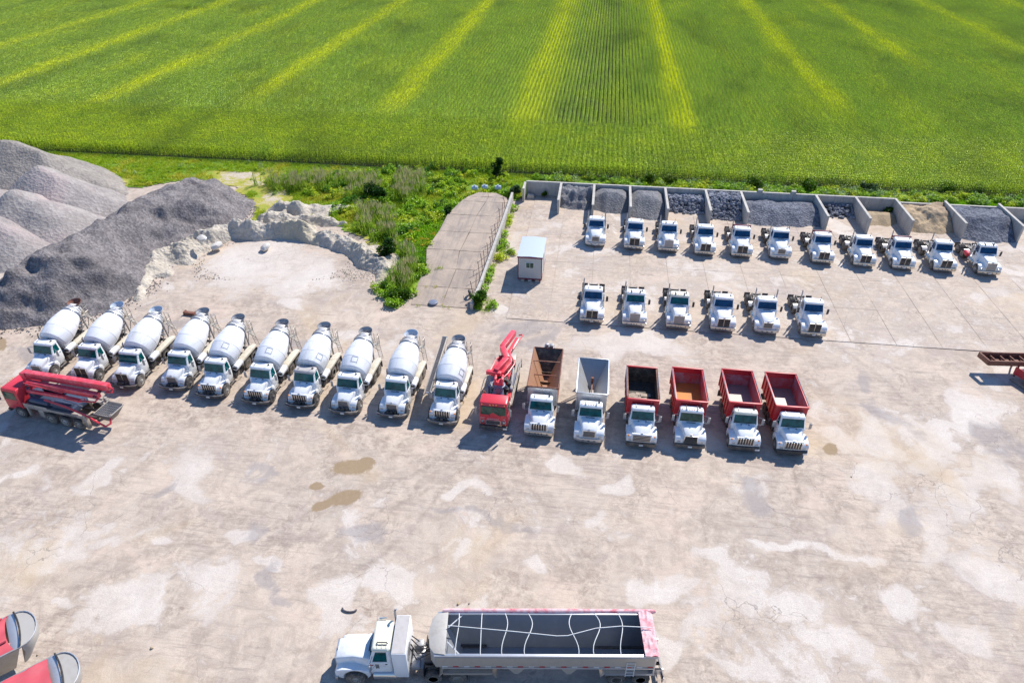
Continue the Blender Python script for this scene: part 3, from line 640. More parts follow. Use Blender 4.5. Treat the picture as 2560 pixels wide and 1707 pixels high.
near = [at(x, y) for x, y in [(610, 490), (634, 515), (624, 546), (561, 582), (500, 608), (430, 642), (399, 665), (392, 700), (366, 728), (306, 758), (239, 788), (120, 818), (0, 828), (-160, 850)]]
outline_pile('gravel_pile', near[::-1] + back, lambda A, B: 3.3 + .05 * (80 - B) * 1.0, .70, 'dark_gravel', 'long dark violet grey gravel mound with dug hollows', 'gravel pile', 25, .28)
def scoop(A, B, z):
    cu, cv = at(690, 650); r = np.hypot((A - cu) / 9.0, (B - cv) / 5.4); return z - np.clip(1.15 - r, 0, 1) * 6
ridge_pile('spoil_berm', [q([(372, 715, .6), (385, 680, 1.0), (410, 645, 1.3), (450, 615, 1.6), (497, 592, 1.8), (560, 575, 1.6), (600, 560, 2.0), (672, 552, 2.4), (735, 556, 2.2), (795, 572, 2.2), (860, 588, 2.1), (902, 600, 2.0), (952, 625, 1.7), (985, 655, 1.2), (975, 690, .5)]),
                          q([(730, 520, 1.2), (680, 535, 1.5), (820, 545, 1.0)])], 'chalk', 'curved berm of pale broken limestone round a dug hollow', 'berm', slope=.9, seed=26, rough=1.05, step=.17, pre=scoop)
for nm_ in ('spoil_berm',): bpy.data.objects[nm_].data.polygons.foreach_set('use_smooth', np.zeros(len(bpy.data.objects[nm_].data.polygons), bool))
ridge_pile('spoil_mound', [q([(705, 497, 1.6), (735, 492, 2.0), (765, 503, 1.2), (850, 515, .6), (760, 530, .9)])], 'chalk', 'small whitish limestone mound standing in the weeds behind the berm', 'mound', slope=.8, seed=27, rough=1.3, step=.18)
def boulder(px, py, r, label, f=(1.3, 1, .6), mat='palerock', z=0.0):
    mb = MB(); rr = random.Random(int(px * 7 + py)); bm = bmesh.new(); bmesh.ops.create_icosphere(bm, subdivisions=2, radius=1)
    vs = [Vector((v.co.x * f[0], v.co.y * f[1], v.co.z * f[2])) * r * rr.uniform(.86, 1.1) for v in bm.verts]; mb.add(vs, [tuple(v.index for v in fc.verts) for fc in bm.faces]); bm.free()
    o = mb.build('boulder', mat, None, smooth=25); u, v = at(px, py, z); o.location = (u, v, z + r * .25); o.rotation_euler = (0.2, .1, rr.random() * 6)
    return tag(o, label, 'boulder')
boulder(543, 617, .6, 'pale wedge shaped boulder on the left arm of the limestone berm', (1.3, .9, .7), z=.5)
boulder(664, 620, .62, 'rounded white boulder at the foot of the berm wall', (1.2, .9, .6), z=.3)
boulder(505, 598, .5, 'small pale boulder on top of the berm beside the dark gravel', z=1.8)
# loose stones on and round the berm
pts = []
for _ in range(3800):
    px = rng.uniform(380, 1000); py = rng.uniform(600, 700) if rng.random() < .7 else rng.uniform(560, 620)
    cu, cv = at(690, 650); u, v = at(px, py); rr_ = math.hypot((u - cu) / 12.0, (v - cv) / 7.5)
    if rr_ < .70 or rr_ > 1.12 or (px < 480 and py > 640): continue
    pts.append((u, v, .05 if rr_ < .9 else .3, rng.uniform(.02, .10)))
rock_heap('loose_stones', pts, 'chalk', 'loose pale stones strewn along the foot of the berm', 'stones')

pts = []
for _ in range(900):
    i_ = rng.randrange(len(near) - 1); t_ = rng.random(); u_ = near[i_][0] * (1 - t_) + near[i_ + 1][0] * t_; v_ = near[i_][1] * (1 - t_) + near[i_ + 1][1] * t_
    pts.append((u_ + abs(rng.gauss(0, .8)) - .3, v_ - abs(rng.gauss(0, .8)) + .3, .04, rng.uniform(.03, .12)))
rock_heap('loose_stones', pts, 'dark_gravel', 'dark stones rolled to the foot of the long dark gravel mound', 'stones')
# ---------------------------------------------------------------- ramp beside the bays
ru = lambda px, py, z: (*at(px, py, z), z)
def ramp_z(v): return 0.06 + np.clip((v - 60) / 22.0, 0, 1) * 1.0
left_edge = [(-18.2, 60.4), (-18.5, 64.0), (-18.3, 67.0), (-19.2, 70), (-18.6, 74.5), (-18.7, 78), (-17.9, 82), (-16.9, 85.0), (-15.6, 86.7)]
right_edge = [(-11.9, 58.7), (-11.65, 62), (-11.55, 66), (-11.45, 70), (-11.3, 75), (-11.2, 80), (-11.1, 84), (-11.7, 85.6), (-13.2, 86.7)]
def edge_u(e, v): return np.interp(v, [p[1] for p in e], [p[0] for p in e])
rroot = empty('concrete_ramp', (0, 0, 0), label='long worn brown concrete ramp rising away between weeds and the rebar wall', cat='ramp')
vv = [58.9, 62.6, 66.4, 70.5, 75.0, 79.5, 83.6, 85.2, 86.7]
for r0, r1 in zip(vv[:-1], vv[1:]):
    for c0, c1 in ((0, .52), (.52, 1)):
        n = 6; top = []
        L = lambda v, c: (float(edge_u(left_edge, v) * (1 - c) + edge_u(right_edge, v) * c), v, float(ramp_z(v)))
        g = .05
        ring = [L(r0 + g, c0 + (c1 - c0) * i / n * .99 + .004) for i in range(n + 1)] + [L(r1 - g * .4, c1 - .006 - (c1 - c0) * i / n * .985) for i in range(n + 1)]
        ring = [(x + rng.uniform(-.04, .04), y + rng.uniform(-.05, .05) , z) for x, y, z in ring]
        m = len(ring); me = bpy.data.meshes.new('ramp_slab')
        me.from_pydata(ring + [(x, y, -.05) for x, y, z in ring], [], [tuple(range(m))] + [(k, k + m, (k + 1) % m + m, (k + 1) % m) for k in range(m)])
        me.materials.append(M['ramp']); link('ramp_slab', me, rroot)
wroot = empty('ramp_wall', (0, 0, 0), label='low pale concrete retaining wall along the right side of the ramp', cat='wall')
wv = [58.7, 63.2, 67.8, 72.4, 77.0, 81.6, 86.0]
for a, b in zip(wv[:-1], wv[1:]):
    mb = MB(); za, zb = .75 + (a - 58) / 28 * .85, .75 + (b - 58) / 28 * .85; ua, ub = float(edge_u(right_edge, min(a, 84))) + .06, float(edge_u(right_edge, min(b, 84))) + .06
    mb.loft([[(ua, a + .015, -.05), (ua + .3, a + .015, -.05), (ua + .3, a + .015, za), (ua, a + .015, za)], [(ub, b - .015, -.05), (ub + .3, b - .015, -.05), (ub + .3, b - .015, zb), (ub, b - .015, zb)]])
    mb.build('wall_panel', 'wall', wroot, .02, 1)
for k in range(13):
    v = 61 + k * 1.75 + rng.uniform(-.3, .3); u = float(edge_u(right_edge, v)) - .25; z = .7 + (v - 58) / 28 * .6; h = rng.uniform(.9, 1.6); a = rng.uniform(-.25, .12)
    mb = MB(); mb.tube([(0, 0, -.5), (a * .4, rng.uniform(-.1, .1), h * .5), (a, rng.uniform(-.3, .3), h)], .035, 5)
    if k % 3 == 0: mb.tube([(a * .5, 0, h * .6), (a * .5 + rng.uniform(-.5, .5), 1.0, h * .5)], .02, 4)
    o = mb.build('rebar_post', 'rust', None); o.location = (u, v, z)
    tag(o, 'thin bent rusty bar along the ramp wall, ' + ['first', 'second', 'third', 'fourth', 'fifth', 'sixth', 'seventh', 'eighth', 'ninth', 'tenth', 'eleventh', 'twelfth', 'last'][k] + ' from the near end', 'rebar post', 'bent rusty bars along the ramp wall')

# ---------------------------------------------------------------- site office
def office():
    r = empty('site_office', (-7.62, 65.2, 0), 0, label='small grey box trailer office with pale roof, maroon trim and one window', cat='office trailer')
    W, L, z0, z1 = 2.6, 4.7, .45, 3.05
    MB().box(0, W, 0, L, z0, z1).build('wall', 'siding', r)
    s = MB()
    for k in range(13): s.box(.06 + k * (W - .12) / 12.3, .10 + k * (W - .12) / 12.3, -.018, .002, z0 + .1, z1 - .15)
    st = s.build('siding_rib', 'siding', r); st['kind'] = 'stuff'
    MB().loft([[(-.08, -.08, z1 + .002), (W + .08, -.08, z1 + .002), (W + .08, -.08, z1 + .06), (W / 2, -.08, z1 + .16), (-.08, -.08, z1 + .06)],
               [(-.08, L + .08, z1 + .002), (W + .08, L + .08, z1 + .002), (W + .08, L + .08, z1 + .06), (W / 2, L + .08, z1 + .16), (-.08, L + .08, z1 + .06)]]).build('roof', 'bluewhite', r)
    for k in range(5): MB().box(-.06, W + .06, .8 + k * .85, .83 + k * .85, z1 + .02, z1 + .066).build('roof_seam', 'bluewhite', r)
    for x in (-.03, W - .05): MB().box(x, x + .08, -.03, .04, z0, z1 + .05).build('corner_trim', 'maroon', r)
    MB().box(-.09, W + .09, -.11, -.06, z1 - .08, z1 + .09).build('fascia', 'maroon', r, .01, 1)
    MB().box(-.03, W + .03, -.05, L + .02, z0 - .12, z0 + .02).build('floor_frame', 'maroon', r)
    w = MB().box(.85, 1.75, -.06, -.015, 1.75, 2.45).build('window', 'white', r, .015, 1)
    for a, b in ((.90, 1.28), (1.32, 1.70)): MB().box(a, b, -.075, -.05, 1.80, 2.40).build('pane', 'glass_green', w)
    MB().box(W - .001, W + .04, 2.0, 2.9, z0 + .05, 2.6).build('door', 'siding', r, .01, 1)
    for x in (.5, 1.3, 2.1): MB().box(x - .2, x + .2, -.02, .3, 0, .33).build('block', 'wall', r, .02, 1)
    for y in (1.9, 2.9): 
        for x in (.2, 2.4): MB().cyl((x - .1, y, .33), (x + .1, y, .33), .33, n=14).build('wheel', 'tyre', r)
office()

# ---------------------------------------------------------------- vegetation
def gn_scatter(name, srcs, P, rot, scl, idx, label=None, cat=None, tilt=None):
    """one stuff object: points with rotation, scale and variant, instanced by geometry nodes"""
    me = bpy.data.meshes.new(name); me.vertices.add(len(P)); me.vertices.foreach_set('co', np.asarray(P, 'f').ravel())
    for an, A, t in (('rz', rot, 'FLOAT'), ('sc', scl, 'FLOAT'), ('ix', idx, 'INT')):
        a = me.attributes.new(an, t, 'POINT'); a.data.foreach_set('value', np.asarray(A, 'f' if t == 'FLOAT' else 'i'))
    o = link(name, me); o['kind'] = 'stuff'; tag(o, label, cat)
    g = bpy.data.node_groups.new(name, 'GeometryNodeTree'); g.interface.new_socket('Geometry', in_out='INPUT', socket_type='NodeSocketGeometry'); g.interface.new_socket('Geometry', in_out='OUTPUT', socket_type='NodeSocketGeometry')
    N = g.nodes; L = g.links; gi = N.new('NodeGroupInput'); go = N.new('NodeGroupOutput')
    ioP = N.new('GeometryNodeInstanceOnPoints'); m2p = N.new('GeometryNodeMeshToPoints'); L.new(gi.outputs[0], m2p.inputs[0]); L.new(m2p.outputs[0], ioP.inputs['Points'])
    jn = N.new('GeometryNodeGeometryToInstance')
    for s in srcs:
        oi = N.new('GeometryNodeObjectInfo'); oi.inputs['Object'].default_value = s; L.new(oi.outputs['Geometry'], jn.inputs[0])
    L.new(jn.outputs[0], ioP.inputs['Instance']); ioP.inputs['Pick Instance'].default_value = True
    def at_(n, t):
        a = N.new('GeometryNodeInputNamedAttribute'); a.data_type = t; a.inputs['Name'].default_value = n; return a.outputs['Attribute']
    L.new(at_('ix', 'INT'), ioP.inputs['Instance Index'])
    cx = N.new('ShaderNodeCombineXYZ'); L.new(at_('rz', 'FLOAT'), cx.inputs[2]); L.new(cx.outputs[0], ioP.inputs['Rotation'])
    sc = N.new('ShaderNodeCombineXYZ'); s_ = at_('sc', 'FLOAT')
    for i in range(3): L.new(s_, sc.inputs[i])
    L.new(sc.outputs[0], ioP.inputs['Scale']); L.new(ioP.outputs[0], go.inputs[0])
    md = o.modifiers.new('scatter', 'NODES'); md.node_group = g
    return o
def src(name, quads, mat, tips=None):
    me = bpy.data.meshes.new(name); vs = []; fs = []; tp = []
    for q_ in quads:
        o = len(vs); pts_, t = q_; vs += pts_; tp += [t] * len(pts_); fs.append(tuple(range(o, o + len(pts_))))
    me.from_pydata([tuple(v) for v in vs], [], fs); me.materials.append(M[mat])
    a = me.attributes.new('tip', 'FLOAT', 'POINT'); a.data.foreach_set('value', np.array(tp, 'f'))
    va = me.attributes.new('var', 'FLOAT', 'POINT'); rr = random.Random(len(tp)); vl = []
    for q_ in quads: vl += [rr.random()] * len(q_[0])
    va.data.foreach_set('value', np.array(vl, 'f'))
    return bpy.data.objects.new(name, me)           # only a source shape: never linked to the scene
def blade(base, d, L, w, bend, up, n=2, tip=0.0, out=None):
    """a leaf of n quads leaving base in horizontal direction d"""
    r = []; d = Vector((d[0], d[1], 0)).normalized(); side = Vector((-d.y, d.x, 0)); p = Vector(base); a = up
    for k in range(n):
        q2 = p + (d * math.cos(a) + Vector((0, 0, 1)) * math.sin(a)) * (L / n); w0 = w * (1 - .25 * k / n); w1 = w * (.85 if k < n - 1 else .15)
        r.append(([p - side * w0 / 2, p + side * w0 / 2, q2 + side * w1 / 2, q2 - side * w1 / 2], tip)); p = q2; a -= bend
    return r
def corn_src(i):
    rr = random.Random(100 + i); Q = []
    for k in range(7):
        y = -.66 + k * .22 + rr.uniform(-.05, .05); x = rr.uniform(-.05, .05); h = rr.uniform(2.0, 2.35); ph = rr.uniform(-.5, .5)
        for l in range(11):
            z = .25 + (h - .45) * l / 10; side = 1 if l % 2 else -1; a = ph + rr.uniform(-.5, .5) + (0 if side > 0 else math.pi)
            Q += blade((x, y, z), (math.cos(a), math.sin(a)), rr.uniform(.36, .54) * (1 - .22 * (l / 10)), rr.uniform(.075, .11), rr.uniform(.9, 1.4), rr.uniform(.65, 1.0), 2)
        for l in range(3):
            a = rr.uniform(0, 6.28); Q += blade((x, y, h - .1), (math.cos(a), math.sin(a)), .42, .03, .15, 1.35, 1, 1.0)
        Q += [([Vector((x - .015, y, 0)), Vector((x + .015, y, 0)), Vector((x + .012, y, h)), Vector((x - .012, y, h))], 0.0)]
    return src('maize_shape', Q, 'corn')
corn = [corn_src(i) for i in range(5)]
# rows: inner field along Y, headland along X
P = []; RZ = []
hv0, hv1 = 96.9, 116.3
a_l, a_r = -math.tan(R(36.9 + 7.24)), math.tan(R(36.9 - 7.24 + 2))
vs_ = np.arange(117.0, 292, 1.5)
for u in np.arange(-215, 175, 0.76):
    lo = u / (a_l if u < 0 else a_r) if u != 0 else 0
    v = vs_[(vs_ > abs(lo) * 0.97 - 14)]
    P.append(np.stack([np.full(len(v), u), v], 1)); RZ.append(np.zeros(len(v)))
for v in np.arange(hv0, hv1, 0.76):
    u = np.arange(-112, 84, 1.5); P.append(np.stack([u, np.full(len(u), v)], 1)); RZ.append(np.full(len(u), math.pi / 2))
P = np.concatenate(P); RZ = np.concatenate(RZ)
P += nrng.normal(0, .035, P.shape); RZ = RZ + nrng.normal(0, .05, len(RZ)) + (nrng.random(len(RZ)) < .5) * math.pi
keep = ~((np.hypot((P[:, 0] + 128), (P[:, 1] - 214) * 2.4) < 8.5))
P = P[keep]; RZ = RZ[keep]
low = 0.88 + 0.20 * fbm(P[:, 0], P[:, 1], .06, 3, 30) + nrng.normal(0, .05, len(P))
gn_scatter('maize_field', corn, np.c_[P, np.zeros(len(P))], RZ, low, nrng.integers(0, 5, len(P)), 'large field of green maize in rows with yellow green stripes', 'maize field')
print('maize', len(P))

def tuft_src(i, mat, n, h, spread, w, bend=.5, tips=0, name='grass_shape'):
    rr = random.Random(300 + i); Q = []
    for _ in range(n):
        a = rr.uniform(0, 6.28); r = spread * math.sqrt(rr.random()); b = rr.uniform(0, 6.28)
        Q += blade((r * math.cos(a), r * math.sin(a), 0), (math.cos(b), math.sin(b)), h * rr.uniform(.6, 1.2), w * rr.uniform(.7, 1.3), bend, rr.uniform(1.0, 1.5), 2)
        if rr.random() < tips: Q += blade((r * math.cos(a), r * math.sin(a), h * .8), (math.cos(b), math.sin(b)), h * .32, w * 1.6, .1, 1.4, 1, 1.0)
    return src(name, Q, mat)
def clump_src(i, mat, n, r, h, s, name='leaf_shape', top=None):
    rr = random.Random(500 + i); Q = []
    for _ in range(n):
        t = rr.random(); a = rr.uniform(0, 6.28); ph = math.acos(rr.uniform(-.15, 1)); q_ = .55 + .45 * rr.random()
        lump = 1 + .22 * math.sin(3 * a + i) + .15 * math.sin(5 * ph + 2 * i)
        c = Vector((math.cos(a) * math.sin(ph) * r * q_ * lump, math.sin(a) * math.sin(ph) * r * q_ * lump, h * (.12 + .88 * max(0, math.cos(ph)) * q_ * lump)))
        e = Matrix.Rotation(rr.uniform(0, 6.28), 3, 'Z') @ Matrix.Rotation(rr.uniform(-.9, .9), 3, 'X'); k = s * rr.uniform(.6, 1.3)
        Q.append(([c + e @ Vector(v) * k for v in ((-.5, -.28, 0), (.5, -.28, 0), (.6, .28, .12), (-.4, .3, .1))], 0.0))
    return src(name, Q, mat)
def scatter(name, srcs, n, box, fn, s0, s1, label, cat, z=.05, zf=None):
    u = nrng.uniform(box[0], box[1], n); v = nrng.uniform(box[2], box[3], n); k = fn(u, v); u, v = u[k], v[k]
    zz = np.full(len(u), z) if zf is None else zf(u, v)
    return gn_scatter(name, srcs, np.c_[u, v, zz], nrng.uniform(0, 6.28, len(u)), nrng.uniform(s0, s1, len(u)), nrng.integers(0, len(srcs), len(u)), label, cat)
g1 = [tuft_src(i, 'grass', 26, .34, .32, .03) for i in range(3)]; g2 = [tuft_src(i + 9, 'lush', 30, .26, .34, .03) for i in range(3)]
w1 = [clump_src(i, 'weed', 150, .55, .75, .15) for i in range(4)]; w2 = [clump_src(i + 5, 'pale_weed', 150, .6, .8, .13) for i in range(2)]; w3 = [clump_src(i + 9, 'bush', 170, .6, .8, .17) for i in range(2)]
rd = [tuft_src(i + 20, 'reed', 34, 1.7, .55, .05, .12, .45, 'reed_shape') for i in range(3)]
gd = [clump_src(i + 14, 'gold', 30, .3, .12, .10) for i in range(2)]
VP = VERGE
inv = lambda u, v: inside(u, v, VP)
scatter('meadow_grass', g1, 42000, (-96, -9, 58, 96), lambda u, v: inv(u, v) & (fbm(u, v, .12, 4, 3) * (v < 92) < .56) & (nrng.random(len(u)) < np.where(v > 87, .55, 1)), .7, 1.5, 'rough yellow green grass covering the meadow left of the bays', 'grass')
scatter('verge_grass', g2, 17000, (-10, 74, 89.5, 94.3), lambda u, v: v < 94.3 + 0 * u, .5, 1.0, 'short bright green grass on the strip behind the bays', 'grass')
OVER = [at(x, y) for x, y in [(640, 450), (800, 440), (980, 425), (1240, 425), (1300, 470), (1290, 500), (1215, 490), (1150, 520), (1100, 590), (1062, 640), (1070, 690), (1030, 750), (985, 770), (930, 730), (985, 690), (950, 620), (880, 560), (820, 530), (860, 510), (700, 480)]]
ino = lambda u, v: inside(u, v, OVER)
scatter('weed_growth', w1 + [w1[0]] + w3[:1], 3300, (-60, -8, 58, 97), lambda u, v: ino(u, v) & (fbm(u, v, .35, 3, 40) > .40), .55, 1.35, 'tangled green weeds overgrowing the ground between berm and ramp', 'weeds')
scatter('edge_weeds', w1 + w2 + w1, 1500, (-9, 74, 92.7, 96.0), lambda u, v: (v > 93.6 - 1.3 * (fbm(u, v * 0, .25, 3, 41) > .5)) & (fbm(u, v, .3, 3, 42) > .36), .5, 1.25, 'band of green weeds along the foot of the maize behind the bays', 'weeds')
scatter('meadow_weeds', w1 + w2[:1], 380, (-75, -12, 84, 96), lambda u, v: inv(u, v) & (fbm(u, v, .3, 3, 43) > .52), .3, .8, 'low weeds scattered over the dry meadow on the left', 'weeds')
RE = [[(640, 450), (760, 440), (900, 438), (960, 455), (930, 490), (860, 490), (800, 470), (700, 470)], [(1000, 432), (1060, 432), (1060, 480), (1020, 500), (985, 480)], [(900, 520), (985, 525), (990, 590), (940, 600), (900, 570)], [(980, 600), (1050, 640), (1020, 720), (985, 720)]]
REP = [[at(x, y + 12) for x, y in p] for p in RE]
scatter('reeds', rd, 4200, (-60, -8, 58, 97), lambda u, v: np.any([inside(u, v, p) for p in REP], 0) & (fbm(u, v, .5, 3, 44) > .40), .7, 1.2, 'tall brown tipped reeds standing in patches among the weeds', 'reeds')
scatter('goldenrod', gd, 260, (-25, -14, 60, 80), lambda u, v: ino(u, v) & (np.hypot(u + 20, v - 73) < 2.6), .6, 1.2, 'yellow flowering weeds beside the ramp', 'flowers', z=.95)
scatter('lush_grass', g2, 5000, (-26, -15, 60, 84), lambda u, v: ino(u, v) & (np.abs(u - edge_u(left_edge, v) + 1.6) < 2.0) & (v > 66), 1.2, 2.2, 'bright green grass strip along the left edge of the ramp', 'grass')
ws = np.array(wv)
scatter('wall_weeds', w1 + g1 + g1, 420, (-11.6, -8.8, 58, 88), lambda u, v: (u > edge_u(right_edge, v) + .35) & (u < edge_u(right_edge, v) + .5 + 1.8 * np.maximum(np.exp(-((v - 71.5) / 1.8) ** 2), np.exp(-((v - 59.5) / 1.8) ** 2)) + .3), .5, 1.1, 'yellow green weeds growing at the foot of the ramp wall', 'weeds')
scatter('ramp_joint_grass', g1, 260, (-19, -11.8, 58, 86), lambda u, v: (np.abs(v - 62.6) < .18) & (u < -15.6) | (np.abs(v - 66.4) < .2) & (u < -15) | (np.abs(u + 15.0) < .1) & (v < 63) | (np.abs(v - 58.9) < .3), .5, 1.1, 'tufts of grass in the joints of the ramp', 'grass', zf=lambda u, v: ramp_z(v))
scatter('crack_weeds', g1, 130, (20, 60, 30, 60), lambda u, v: (np.abs(u - (38.5 + (46 - v) * .12) - (fbm(u * 0, v, .8, 2, 50) - .5) * 2.4) < .22) & (v < 47) & (v > 38) | (np.hypot(u - 40.7, v - 41) < .4), .45, 1.0, 'small yellow green weeds growing in a crack of the yard', 'weeds', z=.02)

def shrub(x, y, r, h, mats, n, label, seed, cat='bush', trunk=True, leafs=.2, z0=0.0):
    rr = random.Random(seed); root = empty('bush' if cat == 'bush' else 'small_tree', (x, y, z0), 0, label=label, cat=cat)
    mb = MB(); lobes = []
    for k in range(7 if cat == 'bush' else 11):
        a = rr.uniform(0, 6.28); q_ = rr.uniform(.2, .65); c = Vector((math.cos(a) * r * q_, math.sin(a) * r * q_, h * (rr.uniform(.05, .85) if cat == 'small tree' else rr.uniform(.35, .85)))); lobes.append((c, r * rr.uniform(.3, .55)))
        mb.tube([(0, 0, 0), c * .5 + Vector((0, 0, .1)), c], .035 * h / 2, 5)
    mb.build('trunk', 'bark', root)
    vs = []; fs = []
    for _ in range(n):
        c, lr = rr.choice(lobes); d = Vector((rr.gauss(0, 1), rr.gauss(0, 1), rr.gauss(0, 1))).normalized() * lr * (rr.random() ** .4) ; d.z *= .9
        p = c + d; p.z = max(.05, p.z); e = Matrix.Rotation(rr.uniform(0, 6.28), 3, 'Z') @ Matrix.Rotation(rr.uniform(-1.1, 1.1), 3, 'X'); k = leafs * rr.uniform(.6, 1.3); o = len(vs)
        vs += [p + e @ Vector(v) * k for v in ((-.5, -.28, 0), (.5, -.28, 0), (.6, .28, .12), (-.4, .3, .1))]; fs.append((o, o + 1, o + 2, o + 3))
    me = bpy.data.meshes.new('crown'); me.from_pydata([tuple(v) for v in vs], [], fs); me.materials.append(M[mats]); link('crown', me, root)
    return root
def sh(px, py, *a, **k): u, v = at(px, py); return shrub(u, v, *a, **k)
sh(1243, 447, 1.15, 3.4, 'bush', 1900, 'dark upright shrub at the maize edge above the ramp', 1, cat='small tree')
sh(940, 497, 1.9, 2.1, 'bush', 1900, 'dark green round bush among the reeds left of the ramp', 2)
sh(975, 650, 1.5, 2.4, 'bush', 1700, 'dark bush at the right end of the limestone berm', 3)
sh(1120, 545, .8, 1.6, 'bush', 700, 'small dark bush by the upper left edge of the ramp', 4)
sh(1005, 745, 1.3, 1.1, 'weed', 1200, 'low green bush at the near tip of the overgrown strip', 5)
sh(1195, 762, 1.0, 1.6, 'weed', 900, 'green bush at the near end of the ramp wall', 6)
sh(1290, 490, 1.0, 1.7, 'pale_weed', 800, 'pale dusty bush beside the short end wall of the bays', 7)
sh(1360, 494, .5, .9, 'weed', 260, 'small weed bush at the back of the empty bay', 8)
sh(2218, 538, .8, 1.1, 'weed', 500, 'green weed bush growing on the tan dirt heap', 9)
sh(1670, 482, 1.1, 1.2, 'weed', 800, 'low green bush growing over the back wall beside the smooth gravel', 10, z0=1.3)
sh(2165, 482, 1.3, 1.4, 'pale_weed', 1000, 'pale bush in the weed band left of the rounded clipped one', 11)
sh(2365, 478, 1.6, 1.3, 'lush', 1500, 'bright green rounded bush standing alone on the verge', 12)
sh(2440, 482, 1.2, .9, 'pale_weed', 700, 'low pale bush right of the rounded green one on the verge', 13)
sh(1620, 462, 1.5, 1.3, 'weed', 1000, 'green bush in the weed band above the left boulder heap', 14)
sh(1880, 470, 1.7, 1.4, 'weed', 1200, 'green bush in the weed band above the wide gravel bay', 15)
sh(2020, 476, 1.4, 1.3, 'lush', 1000, 'bright green bush in the weed band right of the wide gravel bay', 16)
# far trees and poles at the top left of the field, and the lane beyond
for k in range(7):
    px, py = 228 + k * 17, 14 - k * 2.2; u, v = at(px, py)
    shrub(u, v, 2.6, 3.2 + (k % 3) * .5, 'bush', 500, 'dark green tree in the far hedgerow, ' + ['first', 'second', 'third', 'fourth', 'fifth', 'sixth', 'seventh'][k] + ' from the left', 60 + k, cat='tree', leafs=.6)['group'] = 'hedgerow in the far maize'
for px, py, lb in ((262, 8, 'left'), (323, 4, 'right')):
    u, v = at(px, py); mb = MB(); mb.cyl((0, 0, 0), (0, 0, 8), .22, .14, 8); mb.box(-1.2, 1.2, -.07, .07, 7.2, 7.35); o = mb.build('utility_pole', 'wall', None); o.location = (u, v, 0)
    tag(o, f'grey utility pole in the far hedgerow, {lb} of the two', 'utility pole')
flat('lane', [at(-60, 20), at(-60, 27), at(70, -14), at(70, -18)], 3.0 if False else .03, 'slab')
# ---------------------------------------------------------------- wheels
def tyre_prof(r, w, dual=False):
    def one(x0, x1): return [(x0 + .01, r * .58), (x0, r * .80), (x0 + .015, r * .94), (x0 + .05, r), (x1 - .05, r), (x1 - .015, r * .94), (x1, r * .80), (x1 - .01, r * .58)]
    if not dual: return one(-w / 2, w / 2)
    return one(-w / 2, -.015) + one(.015, w / 2)
def wheel(parent, x, y, side, r=.52, w=.30, rim='rim', dual=False):
    k = (round(r, 3), w, dual)
    def ty(m):
        m.lathe(tyre_prof(r, w, dual), (0, 0, 0), (1, 0, 0), 22, cap=True)
        n = 22
        for i in range(n):      # tread blocks proud of the tyre
            a = 2 * math.pi * i / n; c, s_ = math.cos(a), math.sin(a); t = r + .008
            for x0, x1 in ((-w / 2 + .05, -.02), (.02, w / 2 - .05)):
                p = [(x0, 0), (x1, 0)]
                b = [Vector((xx, (t if q < 2 else r - .02) * math.cos(a + da), (t if q < 2 else r - .02) * math.sin(a + da))) for xx in (x0, x1) for da, q in ((-.08, 0), (.08, 0), (.08, 2), (-.08, 2))]
                m.add(b, [(0, 1, 2, 3), (4, 7, 6, 5), (0, 4, 5, 1), (2, 6, 7, 3)])
    o = part(('tyre',) + k, 'wheel', 'tyre', parent, ty, loc=(x, y, r))
    def rm(m):
        d = side; q = w / 2
        if dual: m.lathe([(d * (q - .01), r * .60), (d * (q + .012), r * .60), (d * (q + .005), r * .52), (d * (q - .17), r * .48), (d * (q - .19), r * .30), (d * (q - .10), r * .20), (d * (q - .02), r * .16), (d * (q - .01), .01)], (0, 0, 0), (1, 0, 0), 18)
        else: m.lathe([(d * (q - .02), r * .60), (d * (q + .012), r * .60), (d * (q + .0), r * .52), (d * (q - .04), r * .46), (d * (q + .02), r * .30), (d * (q + .03), r * .18), (d * (q + .09), r * .15), (d * (q + .09), .01)], (0, 0, 0), (1, 0, 0), 18)
        for i in range(8):
            a = i * math.pi / 4; m.cyl((d * (q - (.17 if dual else .0)), r * .36 * math.cos(a), r * .36 * math.sin(a)), (d * (q - (.14 if dual else -.03)), r * .36 * math.cos(a), r * .36 * math.sin(a)), .022, n=5)
    part(('rim', side) + k, 'rim', rim, o, rm)
    return o

